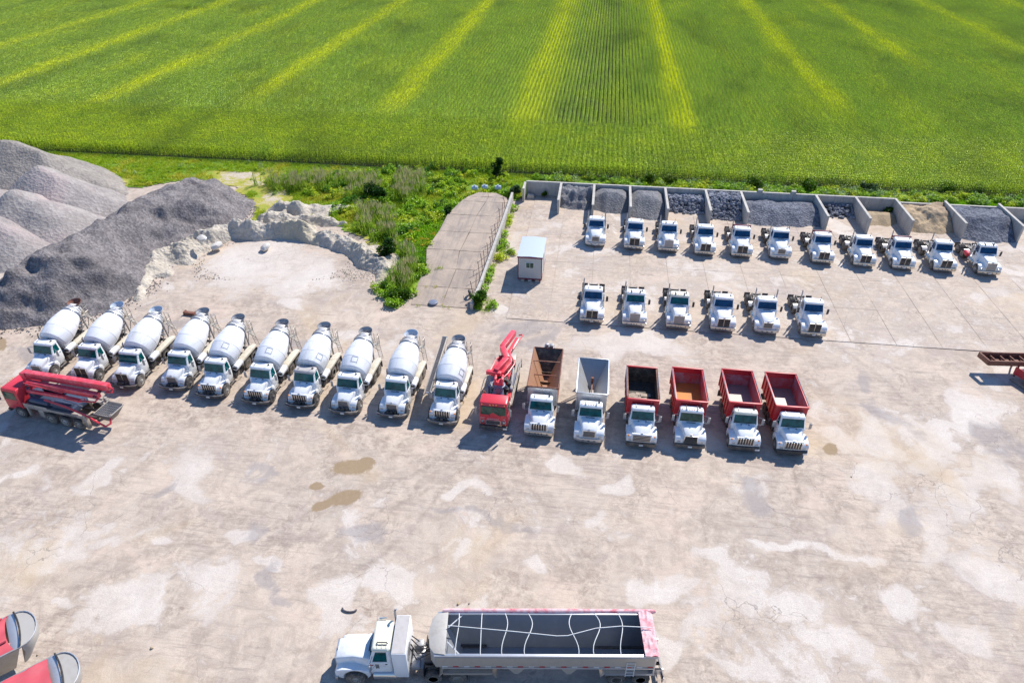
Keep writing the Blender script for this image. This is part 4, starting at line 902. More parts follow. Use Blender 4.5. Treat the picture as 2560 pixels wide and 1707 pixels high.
# ---------------------------------------------------------------- bonneted truck front: hood, fenders, cab, glass, grille, bumper
def truck_front(r, fx=1.19, ra=.61, yb=.18, yf=.95, yw=1.75, yt=2.05, yr=2.95, zc=1.85, zr=2.82, grille='split', bumper='chrome', hood='slope', lights=0, roof='white', mirror='dark', visor=False,
                glassm='glass', amber=False, key='', rim='rim', hw_f=.50, plate_=False, wheels=True, rw=.52, antenna=True, scoop_=False):
    zf = 1.74 if hood == 'square' else {'split': 1.68, 'small': 1.55}.get(grille, 1.52)
    if grille == 'split': hw_f = max(hw_f, .60)
    K_ = (yb, yf, yw, yt, yr, zc, zr, hood, hw_f, zf, fx)
    def hood_fn(m):
        if hood == 'square': S = [(yb, .52, .70, zf - .04), (yb + .05, .54, .68, zf), ((yb + yw) / 2, .62, .8, (zf + zc) / 2 + .02), (yw, .72, .8, zc - .02)]
        else: S = [(yb, hw_f, .70, zf - .06), (yb + .08, hw_f + .03, .68, zf), ((yb + yw) / 2, .66, .8, (zf + zc) / 2 + .03), (yw - .02, .84, .8, zc - .02)]
        sec = []
        for y, w, z0, z1 in S: sec.append([(-w, y, z0), (w, y, z0), (w, y, z1 - .16), (w - .07, y, z1 - .04), (w - .2, y, z1), (0, y, z1 + .02), (-w + .2, y, z1), (-w + .07, y, z1 - .04), (-w, y, z1 - .16)])
        m.loft(sec)
    h = part(('hood',) + K_, 'hood', 'white', r, hood_fn, .012, smooth=40)
    if scoop_: part(('scoop',) + K_, 'hood_scoop', 'white', h, lambda m: m.loft([[(-.22, yw - .30, zc - .10), (.22, yw - .30, zc - .10), (.2, yw - .30, zc - .05), (-.2, yw - .30, zc - .05)], [(-.25, yw - .08, zc - .04), (.25, yw - .08, zc - .04), (.23, yw - .08, zc + .05), (-.23, yw - .08, zc + .05)]]), .02)
    part(('emblem',) + K_, 'emblem', 'chrome', h, lambda m: m.box(-.09, .09, yb + .02, yb + .06, zf + .01, zf + .06))
    # fenders with wheel arch
    for sd_ in (-1, 1):
        def fend(m, sd_=sd_):
            zc_ = .50; arc = [(yf + ra * math.cos(a), zc_ + ra * math.sin(a)) for a in [math.pi * (-.04 + 1.08 * i / 10) for i in range(11)]]
            if hood == 'square': outer = [(yb + .02, .62), (yb + .02, 1.0), (yb + .10, 1.12), (yb + .45, 1.22), (yf + .35, 1.24), (yf + .72, 1.08), (yf + .80, .75)]
            else: outer = [(yb, .60), (yb - .02, .98), (yb + .10, 1.16), (yb + .40, 1.27), (yf + .35, 1.30), (yf + .78, 1.12), (yf + .88, .72)]
            pts = outer + arc
            m.prism(pts, 'x', sd_ * (hw_f - .05), sd_ * fx)
        part(('fender', sd_) + K_, 'fender', 'white', r, fend, .05, seg=3, smooth=50, ang=50)
        f = part(('headlight', sd_) + K_, 'headlight', 'chrome', r, lambda m, sd_=sd_: m.box(sd_ * .88 - .14, sd_ * .88 + .14, yb - .05, yb + .02, .80, .98), .02)
        part(('lens', sd_) + K_, 'lens', 'lens', f, lambda m, sd_=sd_: m.box(sd_ * .88 - .10, sd_ * .88 + .10, yb - .062, yb - .045, .83, .95), .01)
        if amber: part(('amber', sd_) + K_, 'turn_signal', 'amber', r, lambda m, sd_=sd_: m.lathe([(0, .07), (.05, .07), (.09, .03)], (sd_ * 1.02, yb + .12, 1.14), (0, -.5, 1), 10))
        if wheels: wheel(r, sd_ * (1.02 if fx > 1.15 else 1.10), yf, sd_, rw, .30, rim)
    # grille
    gw = hw_f - (.03 if hood == 'slope' else .0); y = yb - .012
    if grille in ('split', 'square', 'small'):
        z0, z1 = (.72, zf - .09) if grille != 'small' else (.86, zf - .12); gw2 = gw * (.86 if grille == 'small' else .97)
        g = part(('gr', grille, gw2, z0, z1, y), 'grille', 'chrome', r, lambda m: (m.box(-gw2 - .03, gw2 + .03, y - .05, y + .03, z1, z1 + .04), m.box(-gw2 - .03, gw2 + .03, y - .05, y + .03, z0 - .04, z0), m.box(-gw2 - .03, -gw2, y - .05, y + .03, z0, z1), m.box(gw2, gw2 + .03, y - .05, y + .03, z0, z1), m.box(-.015, .015, y - .045, y, z0, z1) if grille == 'split' else None))
        part(('gm', grille, gw2, z0, z1, y), 'mesh', 'grille' if grille != 'square' else 'steel', g, lambda m: m.box(-gw2, gw2, y - .02, y + .02, z0, z1))
        def sl(m):
            n = 9
            for i in range(n):
                z = z0 + (i + .5) * (z1 - z0) / n; m.box(-gw2, gw2, y - .04, y - .022, z - .012, z + .012)
        part(('gs', grille, gw2, z0, z1, y), 'slats', 'steel' if grille != 'split' else 'grille', g, sl)['kind'] = 'stuff'
    elif grille == 'vertical':
        gw2 = .60; z0, z1 = .80, 1.42
        g = part(('gr', grille, y), 'grille', 'white', r, lambda m: m.loft([[(-gw2 - .12, y - .05, z0 - .12), (gw2 + .12, y - .05, z0 - .12), (gw2 + .10, y - .03, z1 + .08), (-gw2 - .10, y - .03, z1 + .08)], [(-gw2 - .12, y + .1, z0 - .12), (gw2 + .12, y + .1, z0 - .12), (gw2 + .10, y + .1, z1 + .08), (-gw2 - .10, y + .1, z1 + .08)]]), .03)
        part(('gm', grille, y), 'mesh', 'grille', g, lambda m: m.box(-gw2, gw2, y - .062, y - .03, z0, z1))
        for i in range(7):
            x = -gw2 + i * gw2 * 2 / 6; part(('gbar', y, i), 'grille_bar', 'chrome', g, lambda m, x=x: m.box(x - .028, x + .028, y - .10, y - .055, z0 - .02, z1 + .02), .01)
    elif grille == 'horizontal':
        gw2 = .68; z0, z1 = .78, 1.42
        g = part(('gr', grille, y), 'grille', 'white', r, lambda m: m.box(-gw2 - .1, gw2 + .1, y - .05, y + .1, z0 - .1, z1 + .08), .03)
        part(('gm', grille, y), 'mesh', 'grille', g, lambda m: m.box(-gw2, gw2, y - .06, y - .03, z0, z1))
        for i in range(5):
            z = z0 + .02 + i * (z1 - z0 - .04) / 4; part(('ghb', y, i), 'grille_bar', 'chrome', g, lambda m, z=z: m.box(-gw2 - .02, gw2 + .02, y - .10, y - .055, z - .022, z + .022), .01)
    elif grille == 'chrome_mesh':
        gw2 = .54; z0, z1 = .74, 1.42
        g = part(('gr', grille, y), 'grille', 'chrome', r, lambda m: (m.loft([[(-gw2 - .05, y - .06, z0 - .05), (gw2 + .05, y - .06, z0 - .05), (gw2 - .04, y - .05, z1 + .05), (-gw2 + .04, y - .05, z1 + .05)], [(-gw2 - .05, y + .05, z0 - .05), (gw2 + .05, y + .05, z0 - .05), (gw2 - .04, y + .05, z1 + .05), (-gw2 + .04, y + .05, z1 + .05)]])), .02)
        def bars(m):
            for i in range(12): m.box(-gw2 + .02 + (i * .006), gw2 - .02 - i * .006, y - .085, y - .058, z0 + i * .058, z0 + i * .058 + .022)
        part(('gb', grille, y), 'slats', 'grille', g, bars)['kind'] = 'stuff'
    # bumper
    if bumper == 'chrome':
        b = part(('bu', bumper), 'bumper', 'chrome', r, lambda m: m.prism([(-1.20, .22), (-1.16, .06), (-.9, 0), (.9, 0), (1.16, .06), (1.20, .22), (1.1, .24), (-1.1, .24)], 'z', .34, .70), .03)
        part(('bh', bumper), 'tow_hole', 'dark', b, lambda m: [m.box(x - .06, x + .06, -.012, .03, .48, .58) for x in (-.72, -.28, -.02, .24, .68)])['kind'] = 'stuff'
    elif bumper == 'dark':
        b = part(('bu', bumper), 'bumper', 'dark', r, lambda m: m.prism([(-1.20, .16), (-1.16, .02), (-.95, -.04), (.95, -.04), (1.16, .02), (1.20, .16)], 'z', .34, .66), .03)
    elif bumper == 'wrap':
        b = part(('bu', bumper), 'bumper', 'alu', r, lambda m: m.prism([(-1.18, .5), (-1.14, .16), (-.7, -.02), (.7, -.02), (1.14, .16), (1.18, .5), (1.0, .5), (-1.0, .5)], 'z', .36, .72), .04)
        for x in (-.45, 0, .45): part(('fog', x), 'fog_light', 'grille', b, lambda m, x=x: m.box(x - .09, x + .09, -.04, 0, .48, .58), .01)
    elif bumper == 'extended':
        b = part(('bu', bumper), 'bumper', 'dark', r, lambda m: m.prism([(-1.30, .34), (-1.22, .10), (-.7, -.06), (.7, -.06), (1.22, .10), (1.30, .34), (1.22, .36), (.66, .06), (-.66, .06), (-1.22, .36)], 'z', .44, .66), .012, label='dark extended bumper with swept wings')
        part(('bl', bumper), 'bumper_edge', 'steel', b, lambda m: m.tube([(-1.3, .33, .67), (-1.22, .09, .67), (-.7, -.07, .67), (.7, -.07, .67), (1.22, .09, .67), (1.3, .33, .67)], .025))
        part(('bk', bumper, yb), 'pump_drive', 'dark', r, lambda m: (m.box(-.62, .62, .08, yb + .1, .52, .60), m.cyl((0, .1, .74), (0, yb + .2, .78), .13, n=10), m.box(-.45, -.2, .12, yb, .6, .8), m.cyl((.3, .2, .72), (.3, yb, .72), .09, n=8), m.cyl((-.1, .24, .8), (.45, .3, .84), .05, n=6), m.cyl((-.5, .1, .82), (-.3, yb, .7), .04, n=6)), .01)
    if plate_: part(('pl', plate_), 'number_plate', 'plate', r, lambda m: m.box(-.16 if plate_ != 'right' else .80, .16 if plate_ != 'right' else 1.14, -.085, -.062, .40, .56), .008)
    # cab
    zs = zc; W0, W1 = 1.0, .90
    def cab(m):
        def sec(w, y0, y1, z, c=.08): return [(-w + c, y0, z), (w - c, y0, z), (w, y0 + c, z), (w, y1 - c, z), (w - c, y1, z), (-w + c, y1, z), (-w, y1 - c, z), (-w, y0 + c, z)]
        m.loft([sec(W0 - .02, yw - .02, yr, .72), sec(W0, yw - .04, yr, 1.0), sec(W0, yw - .04, yr, zs - .05), sec(W0 - .01, yw + .02, yr, zs), sec(W1, yt + .02, yr - .02, zr - .20)])
    part(('cab',) + K_, 'cab', 'white', r, cab, .012, smooth=40)
    def roof_fn(m):
        def sec(w, y0, y1, z, c=.10): return [(-w + c, y0, z), (w - c, y0, z), (w, y0 + c, z), (w, y1 - c, z), (w - c, y1, z), (-w + c, y1, z), (-w, y1 - c, z), (-w, y0 + c, z)]
        m.loft([sec(W1 + .02, yt - .03, yr, zr - .22), sec(W1 + .02, yt - .02, yr, zr - .10), sec(W1 - .05, yt + .07, yr - .06, zr - .015), sec(W1 - .2, yt + .25, yr - .2, zr + .01)])
    rf = part(('roof', roof) + K_, 'roof', roof, r, roof_fn, .02, smooth=50)
    if visor: part(('visor',) + K_, 'sun_visor', 'white' if visor is True else visor, r, lambda m: m.loft([[(-W1, yt - .02, zr - .14), (W1, yt - .02, zr - .14), (W1, yt, zr - .10), (-W1, yt, zr - .10)], [(-W1, yt - .20, zr - .26), (W1, yt - .20, zr - .26), (W1, yt - .2, zr - .24), (-W1, yt - .2, zr - .24)]]))
    zt = zr - .22
    def ws(m):
        a, b = W0 - .12, W1 - .07; y0, z0, y1, z1 = yw + .045, zs + .05, yt - .01, zt - .02
        m.slab([(-a, y0 - .035, z0), (a, y0 - .035, z0), (b, y1 - .035, z1), (-b, y1 - .035, z1)], .03)
    w = part(('ws', glassm) + K_, 'windshield', glassm, r, ws)
    for x in (-.7, .1): part(('wip', x) + K_, 'wiper', 'dark', w, lambda m: m.tube([(x, yw - .01, zs + .06), (x + .42, yw + .02, zs + .16)], .014, 4))
    for sd_ in (-1, 1):
        d = part(('door', sd_) + K_, 'door', 'white', r, lambda m, sd_=sd_: m.box(sd_ * (W0 - .005), sd_ * (W0 + .014), yw + .12, yr - .16, .86, zs - .02), .01)
        part(('dh', sd_) + K_, 'handle', 'dark', d, lambda m, sd_=sd_: m.box(sd_ * (W0 + .01), sd_ * (W0 + .045), yr - .34, yr - .22, zs - .22, zs - .17), .01)
        def sw(m, sd_=sd_):
            y0, y1 = yw + .22, yr - .22; z0, z1 = zs + .03, zt - .04; t = (W0 - W1) / (zr - .2 - zs)
            x0 = W0 + .006; x1 = W1 + .016
            p = [(sd_ * x0, y0, z0), (sd_ * x0, y1, z0), (sd_ * x1, y1, z1), (sd_ * x1, y0 + .22, z1)]
            m.add(p + [(a - sd_ * .03, b, c) for a, b, c in p], [(0, 1, 2, 3), (7, 6, 5, 4), (0, 4, 5, 1), (1, 5, 6, 2), (2, 6, 7, 3), (3, 7, 4, 0)])
        part(('sw', sd_) + K_, 'side_window', glassm, r, sw)
        mm = part(('mir', sd_, mirror, yw), 'mirror', mirror, r, lambda m, sd_=sd_: m.box(sd_ * 1.28, sd_ * 1.50, yw + .12, yw + .19, 1.72, 2.28), .03)
        part(('mb', sd_, yw), 'mirror_bracket', 'steel', mm, lambda m, sd_=sd_: (m.tube([(sd_ * .98, yw + .18, 1.70), (sd_ * 1.39, yw + .17, 1.66), (sd_ * 1.39, yw + .17, 2.34), (sd_ * .94, yw + .24, 2.40)], .02, 4), m.tube([(sd_ * .98, yw + .4, 1.72), (sd_ * 1.39, yw + .17, 1.70)], .015, 4)))
        part(('step', sd_, yw, yr), 'step', 'steel', r, lambda m, sd_=sd_: (m.box(sd_ * .80, sd_ * 1.12, yw + .15, yr - .15, .40, .45), m.box(sd_ * .80, sd_ * 1.12, yw + .25, yr - .2, .66, .70)))
    part(('mx',) + K_, 'grille_screen', 'grille', h, lambda m: m.box(-.35, .35, yw - .1, yw - .05, zs - .03, zs + .012))
    if lights:
        for x in (-.72, -.18, 0, .18, .72): part(('ml', x) + K_, 'marker_light', 'amber', rf, lambda m, x=x: m.lathe([(0, .05), (.05, .045), (.07, .01)], (x, yt + .16, zr - .03), (0, -.1, 1), 8))
        for x in (-.42, .42): part(('horn', x) + K_, 'air_horn', 'dark' if lights == 2 else 'chrome', rf, lambda m, x=x: m.cyl((x, yt + .1, zr + .05), (x, yt + .55, zr + .05), .07, .03, 8))
    if antenna:
        part(('ant', lights) + K_, 'antenna', 'dark', rf, lambda m: (m.tube([(.62, yt + .45, zr), (.60, yt + .40, zr + .45)], .02, 4), m.box(.55, .70, yt + .35, yt + .55, zr - .01, zr + .05)))
        if not lights: part(('ho', lights) + K_, 'air_horn', 'steel', rf, lambda m: m.cyl((-.55, yt + .2, zr + .03), (-.55, yt + .6, zr + .03), .05, .03, 6))
    return r

def stack(r, x, y, top=3.3, mat='steel', side=1):
    o = part(('stack', x, y, top), 'exhaust_stack', mat, r, lambda m: (m.cyl((x, y, .9), (x, y, 1.35), .07, n=10), m.cyl((x, y, 1.35), (x, y, 2.35), .13, n=12), m.tube([(x, y, 2.35), (x, y, top - .25), (x, y + .03, top - .08), (x, y + .12, top)], .065, 8)), .0)
    return o
def chassis(r, y0, y1, axles, mat='dark', rim='rim', xw=.90, rr=.52, flaps=True):
    for s_ in (-1, 1): part(('rails', s_, y0, y1, mat), 'frame_rail', mat, r, lambda m, s_=s_: m.box(s_ * .46, s_ * .36, y0, y1, .66, .92), .01)
    for q in range(5): part(('crs', mat), 'cross_member', mat, r, lambda m: m.box(-.36, .36, -.06, .06, .70, .88), loc=(0, y0 + .8 + q * (y1 - y0 - .9) / 4, 0))
    for y in axles:
        part(('axle', y), 'axle', 'dark', r, lambda m, y=y: (m.cyl((-.7, y, .52), (.7, y, .52), .09, n=8), m.lathe([(-.22, .08), (-.12, .2), (.12, .2), (.22, .08)], (0, y, .54), (1, 0, 0), 10)))
        for s_ in (-1, 1): wheel(r, s_ * xw, y, s_, rr, .58, rim, True)
    if flaps: part(('flap', y1, mat), 'mudflap', 'belt', r, lambda m: [m.box(s_ * .62, s_ * 1.2, y1 - .06, y1 - .03, .30, .95) for s_ in (-1, 1)])

# ---------------------------------------------------------------- tractor units
def tractor(x, y, label, rz=0.0, grille='split', hood='slope', stacks=(-1, 1), lights=0, bumper='chrome', header=False, roof='white', glassm='glass_blue', tank='chrome', visor=False, deck=0, hw=.50, red=False, mirror='dark'):
    r = empty('tractor_unit', (x, y, .05), rz, label=label, cat='truck', group='white tractor units parked in two rows')
    truck_front(r, zc=1.97, zr=2.88, hood=hood, grille=grille, bumper=bumper, lights=lights, roof=roof, glassm=glassm, visor=visor, hw_f=hw, rim='rim', rw=.5, mirror=mirror, plate_='mid' if (len(label) % 3 == 0) else False)
    chassis(r, .3, 6.7, (4.62, 5.92), rim='rim')
    for s_ in (-1, 1):
        t = part(('ft', s_, tank), 'fuel_tank', tank, r, lambda m, s_=s_: m.lathe([(0, .26), (.03, .31), (1.12, .31), (1.15, .26)], (s_ * .86, 2.02, .68), (0, 1, 0), 16))
        part(('fs', s_), 'tank_strap', 'dark', t, lambda m, s_=s_: [m.lathe([(0, .318), (.05, .318)], (s_ * .86, yy, .68), (0, 1, 0), 16) for yy in (2.25, 2.85)])
        if s_ in stacks: stack(r, s_ * 1.02, 3.14, 3.45)
        part(('qf', s_), 'quarter_fender', 'steel', r, lambda m, s_=s_: m.loft([[(s_ * .62, 3.98, .85), (s_ * 1.19, 3.98, .85), (s_ * 1.19, 3.96, .88), (s_ * .62, 3.96, .88)], [(s_ * .62, 4.25, 1.08), (s_ * 1.19, 4.25, 1.08), (s_ * 1.19, 4.24, 1.11), (s_ * .62, 4.24, 1.11)], [(s_ * .62, 4.5, 1.12), (s_ * 1.19, 4.5, 1.12), (s_ * 1.19, 4.5, 1.15), (s_ * .62, 4.5, 1.15)]]))
    part(('deck', deck), 'deck_plate', 'steel', r, lambda m: (m.box(-.55, .55, 3.2, 4.1, .93, .97), m.box(-.95, -.6, 3.15, 3.75, .6, .95), m.box(.6, .95, 3.15, 3.6, .6, .95)), .015)
    part(('air',), 'air_hose', 'dark' if not red else 'red', r, lambda m: [m.tube([(x0, 3.0, 1.7), (x0 * 1.3, 3.3, 1.25), (x0 * .7, 3.8, 1.0), (x0 * .4, 4.3, 1.05)], .03, 5) for x0 in (-.35, -.15, .3)])
    part(('wet', red), 'air_tank', 'red' if red else 'steel', r, lambda m: m.cyl((-.55, 3.75, .75), (.55, 3.75, .75), .15, n=10))
    f = part(('fw',), 'fifth_wheel', 'dark', r, lambda m: m.prism([(-.45, 4.9), (-.45, 5.4), (-.2, 5.85), (-.08, 5.85), (-.05, 5.5), (.05, 5.5), (.08, 5.85), (.2, 5.85), (.45, 5.4), (.45, 4.9), (.2, 4.75), (-.2, 4.75)], 'z', 1.0, 1.08), .01)
    part(('fwb',), 'bracket', 'dark', f, lambda m: m.box(-.5, .5, 5.0, 5.4, .92, 1.0))
    if header: part(('head',), 'headache_rack', 'maroon', r, lambda m: (m.box(-1.06, 1.06, 3.0, 3.12, 2.72, 2.94), m.box(-1.04, -.96, 3.02, 3.1, .95, 2.72), m.box(.96, 1.04, 3.02, 3.1, .95, 2.72)), .02, label='dark maroon rack bar behind the cab')
    if red: part(('rd',), 'hydraulic_tank', 'red', r, lambda m: m.cyl((-1.0, 3.5, .9), (-1.0, 4.35, .9), .28, n=14))
    return r
R1 = [(0.6, 74.1), (5.2, 73.9), (9.2, 73.8), (13.4, 73.5), (17.6, 73.5), (22.0, 73.6), (26.6, 73.1), (31.1, 72.9), (35.3, 72.8), (39.7, 72.8), (44.3, 72.6)]
S1 = [dict(grille='small', bumper='wrap', lab='white tractor unit with small rounded grille, leftmost of the far row'),
      dict(grille='split', stacks=(-1,), lab='white tractor unit with split grille before the left rounded gravel heap, far row'),
      dict(grille='square', hood='square', lights=2, stacks=(-1,), lab='white tractor unit with square grille and roof horns, third in the far row'),
      dict(grille='split', stacks=(-1,), lab='white tractor unit with split grille before the low boulder heap, in the far row'),
      dict(grille='split', header=True, stacks=(-1,), lab='white tractor unit with a maroon rack bar, before the high boulder heap'),
      dict(grille='small', bumper='wrap', lab='white tractor unit with two stacks before the left half of the wide gravel heap'),
      dict(grille='split', header=True, stacks=(-1,), lab='white tractor unit with a maroon bar, before the right half of the wide gravel heap'),
      dict(grille='split', stacks=(-1,), lab='white tractor unit with split grille before the bay with few boulders'),
      dict(grille='split', header=True, stacks=(-1,), lab='white tractor unit with a maroon rack bar, before the tan dirt bay'),
      dict(grille='split', stacks=(-1,), lab='white tractor unit with split grille before the yellow sand heap'),
      dict(grille='square', hood='square', lights=2, stacks=(-1,), red=True, glassm='glass_blue', lab='white tractor unit with square grille and a red tank, rightmost of the far row')]
for (x, y), s in zip(R1, S1):
    s = dict(s); lb = s.pop('lab'); tractor(x, y, lb, rz=rng.uniform(-.6, .6), **s)
R2 = [(0.7, 57.4), (4.9, 57.3), (9.2, 57.4), (13.5, 57.5), (17.7, 57.6), (22.1, 57.7)]
S2 = [dict(grille='split', header=False, stacks=(-1,), lab='white tractor unit with bent slatted grille, leftmost of the middle row of six'),
      dict(grille='square', hood='square', lights=2, stacks=(-1,), glassm='glass', lab='white square nosed tractor unit with white roof, second in the middle row of six'),
      dict(grille='square', hood='square', lights=2, stacks=(-1,), roof='roof_cream', glassm='glass', lab='white square nosed tractor unit with cream roof, third in the middle row of six'),
      dict(grille='split', stacks=(-1,), lab='white tractor unit with one dark stack, fourth in the middle row of six'),
      dict(grille='small', bumper='wrap', lab='white tractor unit with two tall stacks, fifth in the middle row of six'),
      dict(grille='split', stacks=(-1,), lab='white tractor unit with split grille, rightmost of the middle row of six')]
for (x, y), s in zip(R2, S2):
    s = dict(s); lb = s.pop('lab'); tractor(x, y, lb, rz=rng.uniform(-.6, .6), **s)

# ---------------------------------------------------------------- mixer trucks
def axis_pt(t, A=Vector((0, 3.05, 2.22)), B=Vector((0, 7.0, 3.52))): return A + (B - A) * t
DA, DB = Vector((0, 3.05, 2.22)), Vector((0, 7.0, 3.52)); DD = (DB - DA).normalized(); DL = (DB - DA).length
def mixer(x, y, label, rz=-2.0, grille='vertical', roof='white', hopper='steel', hatch=(0.15, 'mid'), conveyor=False, bumper='extended', amber=True, rim='rim', glassm='glass', plate_=True, scoop_=True, sc=1.0):
    r = empty('mixer_truck', (x, y, .02), rz, label=label, cat='mixer truck', group='white concrete mixer trucks parked in a row')
    truck_front(r, fx=1.08, ra=.66, yb=.42, yf=1.0, yw=1.62, yt=1.92, yr=2.72, zc=1.86, zr=2.80, grille=grille, bumper=bumper, roof=roof, mirror='steel', glassm=glassm, amber=amber, rim=rim, plate_='mid' if plate_ else False, scoop_=scoop_, rw=.54, hw_f=.52)
    chassis(r, .5, 6.95, (5.0, 6.15), 'dark', rim='rim')
    n = 28
    prof = [(0, .02), (.02, .86), (.05, 1.04), (.12, 1.14), (.34, 1.19), (1.12, 1.25), (1.16, 1.25), (1.5, 1.235), (2.1, 1.15), (2.8, .97), (3.5, .75), (3.95, .60), (4.1, .57), (4.1, .48)]
    def dr(m):
        m.lathe(prof, DA, DD, 40)
    d = part(('drum',), 'drum', 'drum_white', r, dr, smooth=24)
    part(('drumseam',), 'weld_seam', 'steel', d, lambda m: (m.lathe([(1.12, 1.254), (1.14, 1.256)], DA, DD, 40), m.lathe([(.125, 1.146), (.14, 1.15)], DA, DD, 40), m.lathe([(2.1, 1.154), (2.112, 1.154)], DA, DD, 40)))
    part(('ring',), 'track_ring', 'steel', d, lambda m: m.lathe([(3.22, .84), (3.22, .92), (3.36, .89), (3.36, .80)], DA, DD, 32), smooth=20)
    if hatch:
        hx, hk = hatch
        def ht(m):
            u = Vector((1, 0, 0)); w = u.cross(DD).normalized() * -1
            if w.z < 0: w = -w
            def P_(a, t, rr): return DA + DD * t + (u * math.sin(a) + w * math.cos(a)) * rr
            a0, a1, t0, t1 = hx - .19, hx + .19, .50, 1.02
            for (aa, bb, ta, tb) in ((a0, a1, t0, t0), (a0, a1, t1, t1), (a0, a0, t0, t1), (a1, a1, t0, t1)):
                m.tube([P_(aa + (bb - aa) * s_ / 4, ta + (tb - ta) * s_ / 4, 1.205 + .06 * (ta + (tb - ta) * s_ / 4 - .4) / .7) for s_ in range(5)], .016, 4)
            for i in range(5):
                for s_ in (a0 - .03, a1 + .03): m.cyl(P_(s_, t0 + i * (t1 - t0) / 4, 1.2), P_(s_, t0 + i * (t1 - t0) / 4, 1.26), .018, n=4)
        part(('hatch', hx), 'drum_hatch', 'steel', d, ht)
    # pedestals and gearbox
    part(('ped',), 'front_pedestal', 'steel', r, lambda m: (m.prism([(2.80, .92), (3.3, .92), (3.02, 2.35), (2.82, 2.35)], 'x', -.30, -.22), m.prism([(2.80, .92), (3.3, .92), (3.02, 2.35), (2.82, 2.35)], 'x', .22, .30), m.box(-.3, .3, 2.78, 3.0, 1.9, 2.45)), .01)
    part(('gear',), 'gearbox', 'blue_grey', r, lambda m: (m.cyl(DA - DD * .32, DA + DD * .02, .26, .34, 14), m.box(-.2, .2, 2.78, 2.95, 2.2, 2.62)), .01)
    def rear(m):
        for s_ in (-1, 1):
            m.beam((s_ * .45, 6.9, .92), (s_ * .62, 6.45, 2.9), .10, .12); m.beam((s_ * .45, 5.9, .92), (s_ * .62, 6.35, 2.5), .08, .10); m.beam((s_ * .62, 6.4, 2.85), (s_ * .50, 6.95, 3.9), .08, .08)
            m.cyl((s_ * .52, 6.05, 2.2), (s_ * .52, 6.3, 2.3), .13, n=10)
        m.beam((-.62, 6.45, 2.85), (.62, 6.45, 2.85), .08, .10); m.beam((-.5, 6.95, 3.85), (.5, 6.95, 3.85), .06, .06); m.box(-.5, .5, 6.3, 6.5, 1.6, 1.75)
    part(('rp',), 'rear_pedestal', 'steel', r, rear, .008)
    part(('hoop',), 'hopper_frame', 'steel', r, lambda m: (m.tube([DA + DD * 3.75 + Vector((math.cos(a) * .78, -.02 + math.sin(a) * -.22, math.sin(a) * .72)) for a in [math.pi * i / 10 for i in range(11)]], .035, 5), m.tube([DA + DD * 3.5 + Vector((math.cos(a) * .90, -.02 + math.sin(a) * -.24, math.sin(a) * .80)) for a in [math.pi * i / 10 for i in range(11)]], .03, 5)))
    def hop(m):
        c0 = Vector((0, 7.05, 3.45)); c1 = Vector((0, 6.98, 4.02)); a = Vector((0, -.12, 1)).normalized()
        m.lathe([(0, .26), (.30, .40), (.56, .60), (.62, .61), (.62, .585), (.56, .575), (.28, .37), (.02, .22)], c0, a, 22, cap=False)
        m.lathe([(.22, .345), (.23, .01)], c0, a, 22)
    part(('hop', hopper), 'charge_hopper', hopper, r, hop, smooth=25)
    # discharge chute and ladder
    def ch(m):
        m.beam((0, 7.1, 3.1), (0, 7.7, 2.1), .7, .06, .45, .06); m.beam((-.33, 7.1, 3.15), (-.24, 7.7, 2.2), .03, .3); m.beam((.33, 7.1, 3.15), (.24, 7.7, 2.2), .03, .3)
        m.beam((0, 7.7, 2.1), (.5, 8.1, 1.3), .45, .06); m.beam((.2, 7.3, 1.2), (.2, 7.6, 1.9), .06, .06)
    part(('chute',), 'chute', 'tan_metal', r, ch, .008)
    def lad(m):
        for x0 in (.72, 1.08): m.tube([(x0, 7.55, .8), (x0, 7.05, 2.9), (x0, 6.95, 3.9), (x0 - .1, 6.7, 3.95)], .026, 5)
        for i in range(9):
            t = i / 8; m.tube([(.72, 7.55 - .5 * t, .8 + 2.1 * t), (1.08, 7.55 - .5 * t, .8 + 2.1 * t)], .022, 4)
    l = part(('lad',), 'ladder', 'tan_metal', r, lad)
    part(('plat',), 'platform', 'tan_metal', r, lambda m: (m.box(.55, 1.15, 6.55, 7.0, 2.82, 2.86), m.tube([(1.15, 6.55, 2.86), (1.15, 6.55, 3.75), (1.15, 7.0, 3.75), (1.15, 7.0, 2.86)], .022, 4), m.tube([(1.15, 6.55, 3.3), (1.15, 7.0, 3.3)], .02, 4)))
    # water tank, side boxes, fenders
    t = part(('wt',), 'water_tank', 'drum_white', r, lambda m: m.lathe([(0, .22), (.04, .29), (1.0, .29), (1.04, .22)], (1.02, 3.10, 1.32), (0, 1, 0), 18), smooth=30)
    part(('wtb',), 'bracket', 'dark', t, lambda m: [m.box(.7, 1.3, yy, yy + .06, .98, 1.08) for yy in (3.3, 3.8)])
    part(('wtf',), 'tank_face', 'grille', t, lambda m: m.box(.84, 1.2, 3.06, 3.09, 1.22, 1.44))
    part(('ft2',), 'fuel_tank', 'alu', r, lambda m: (m.lathe([(0, .24), (.03, .29), (.8, .29), (.83, .24)], (-.9, 2.9, .72), (0, 1, 0), 14)))
    part(('bx2',), 'battery_box', 'dark', r, lambda m: (m.box(.62, 1.15, 2.85, 3.5, .5, .9), m.box(-1.15, -.6, 3.8, 4.1, .5, 1.1)), .02)
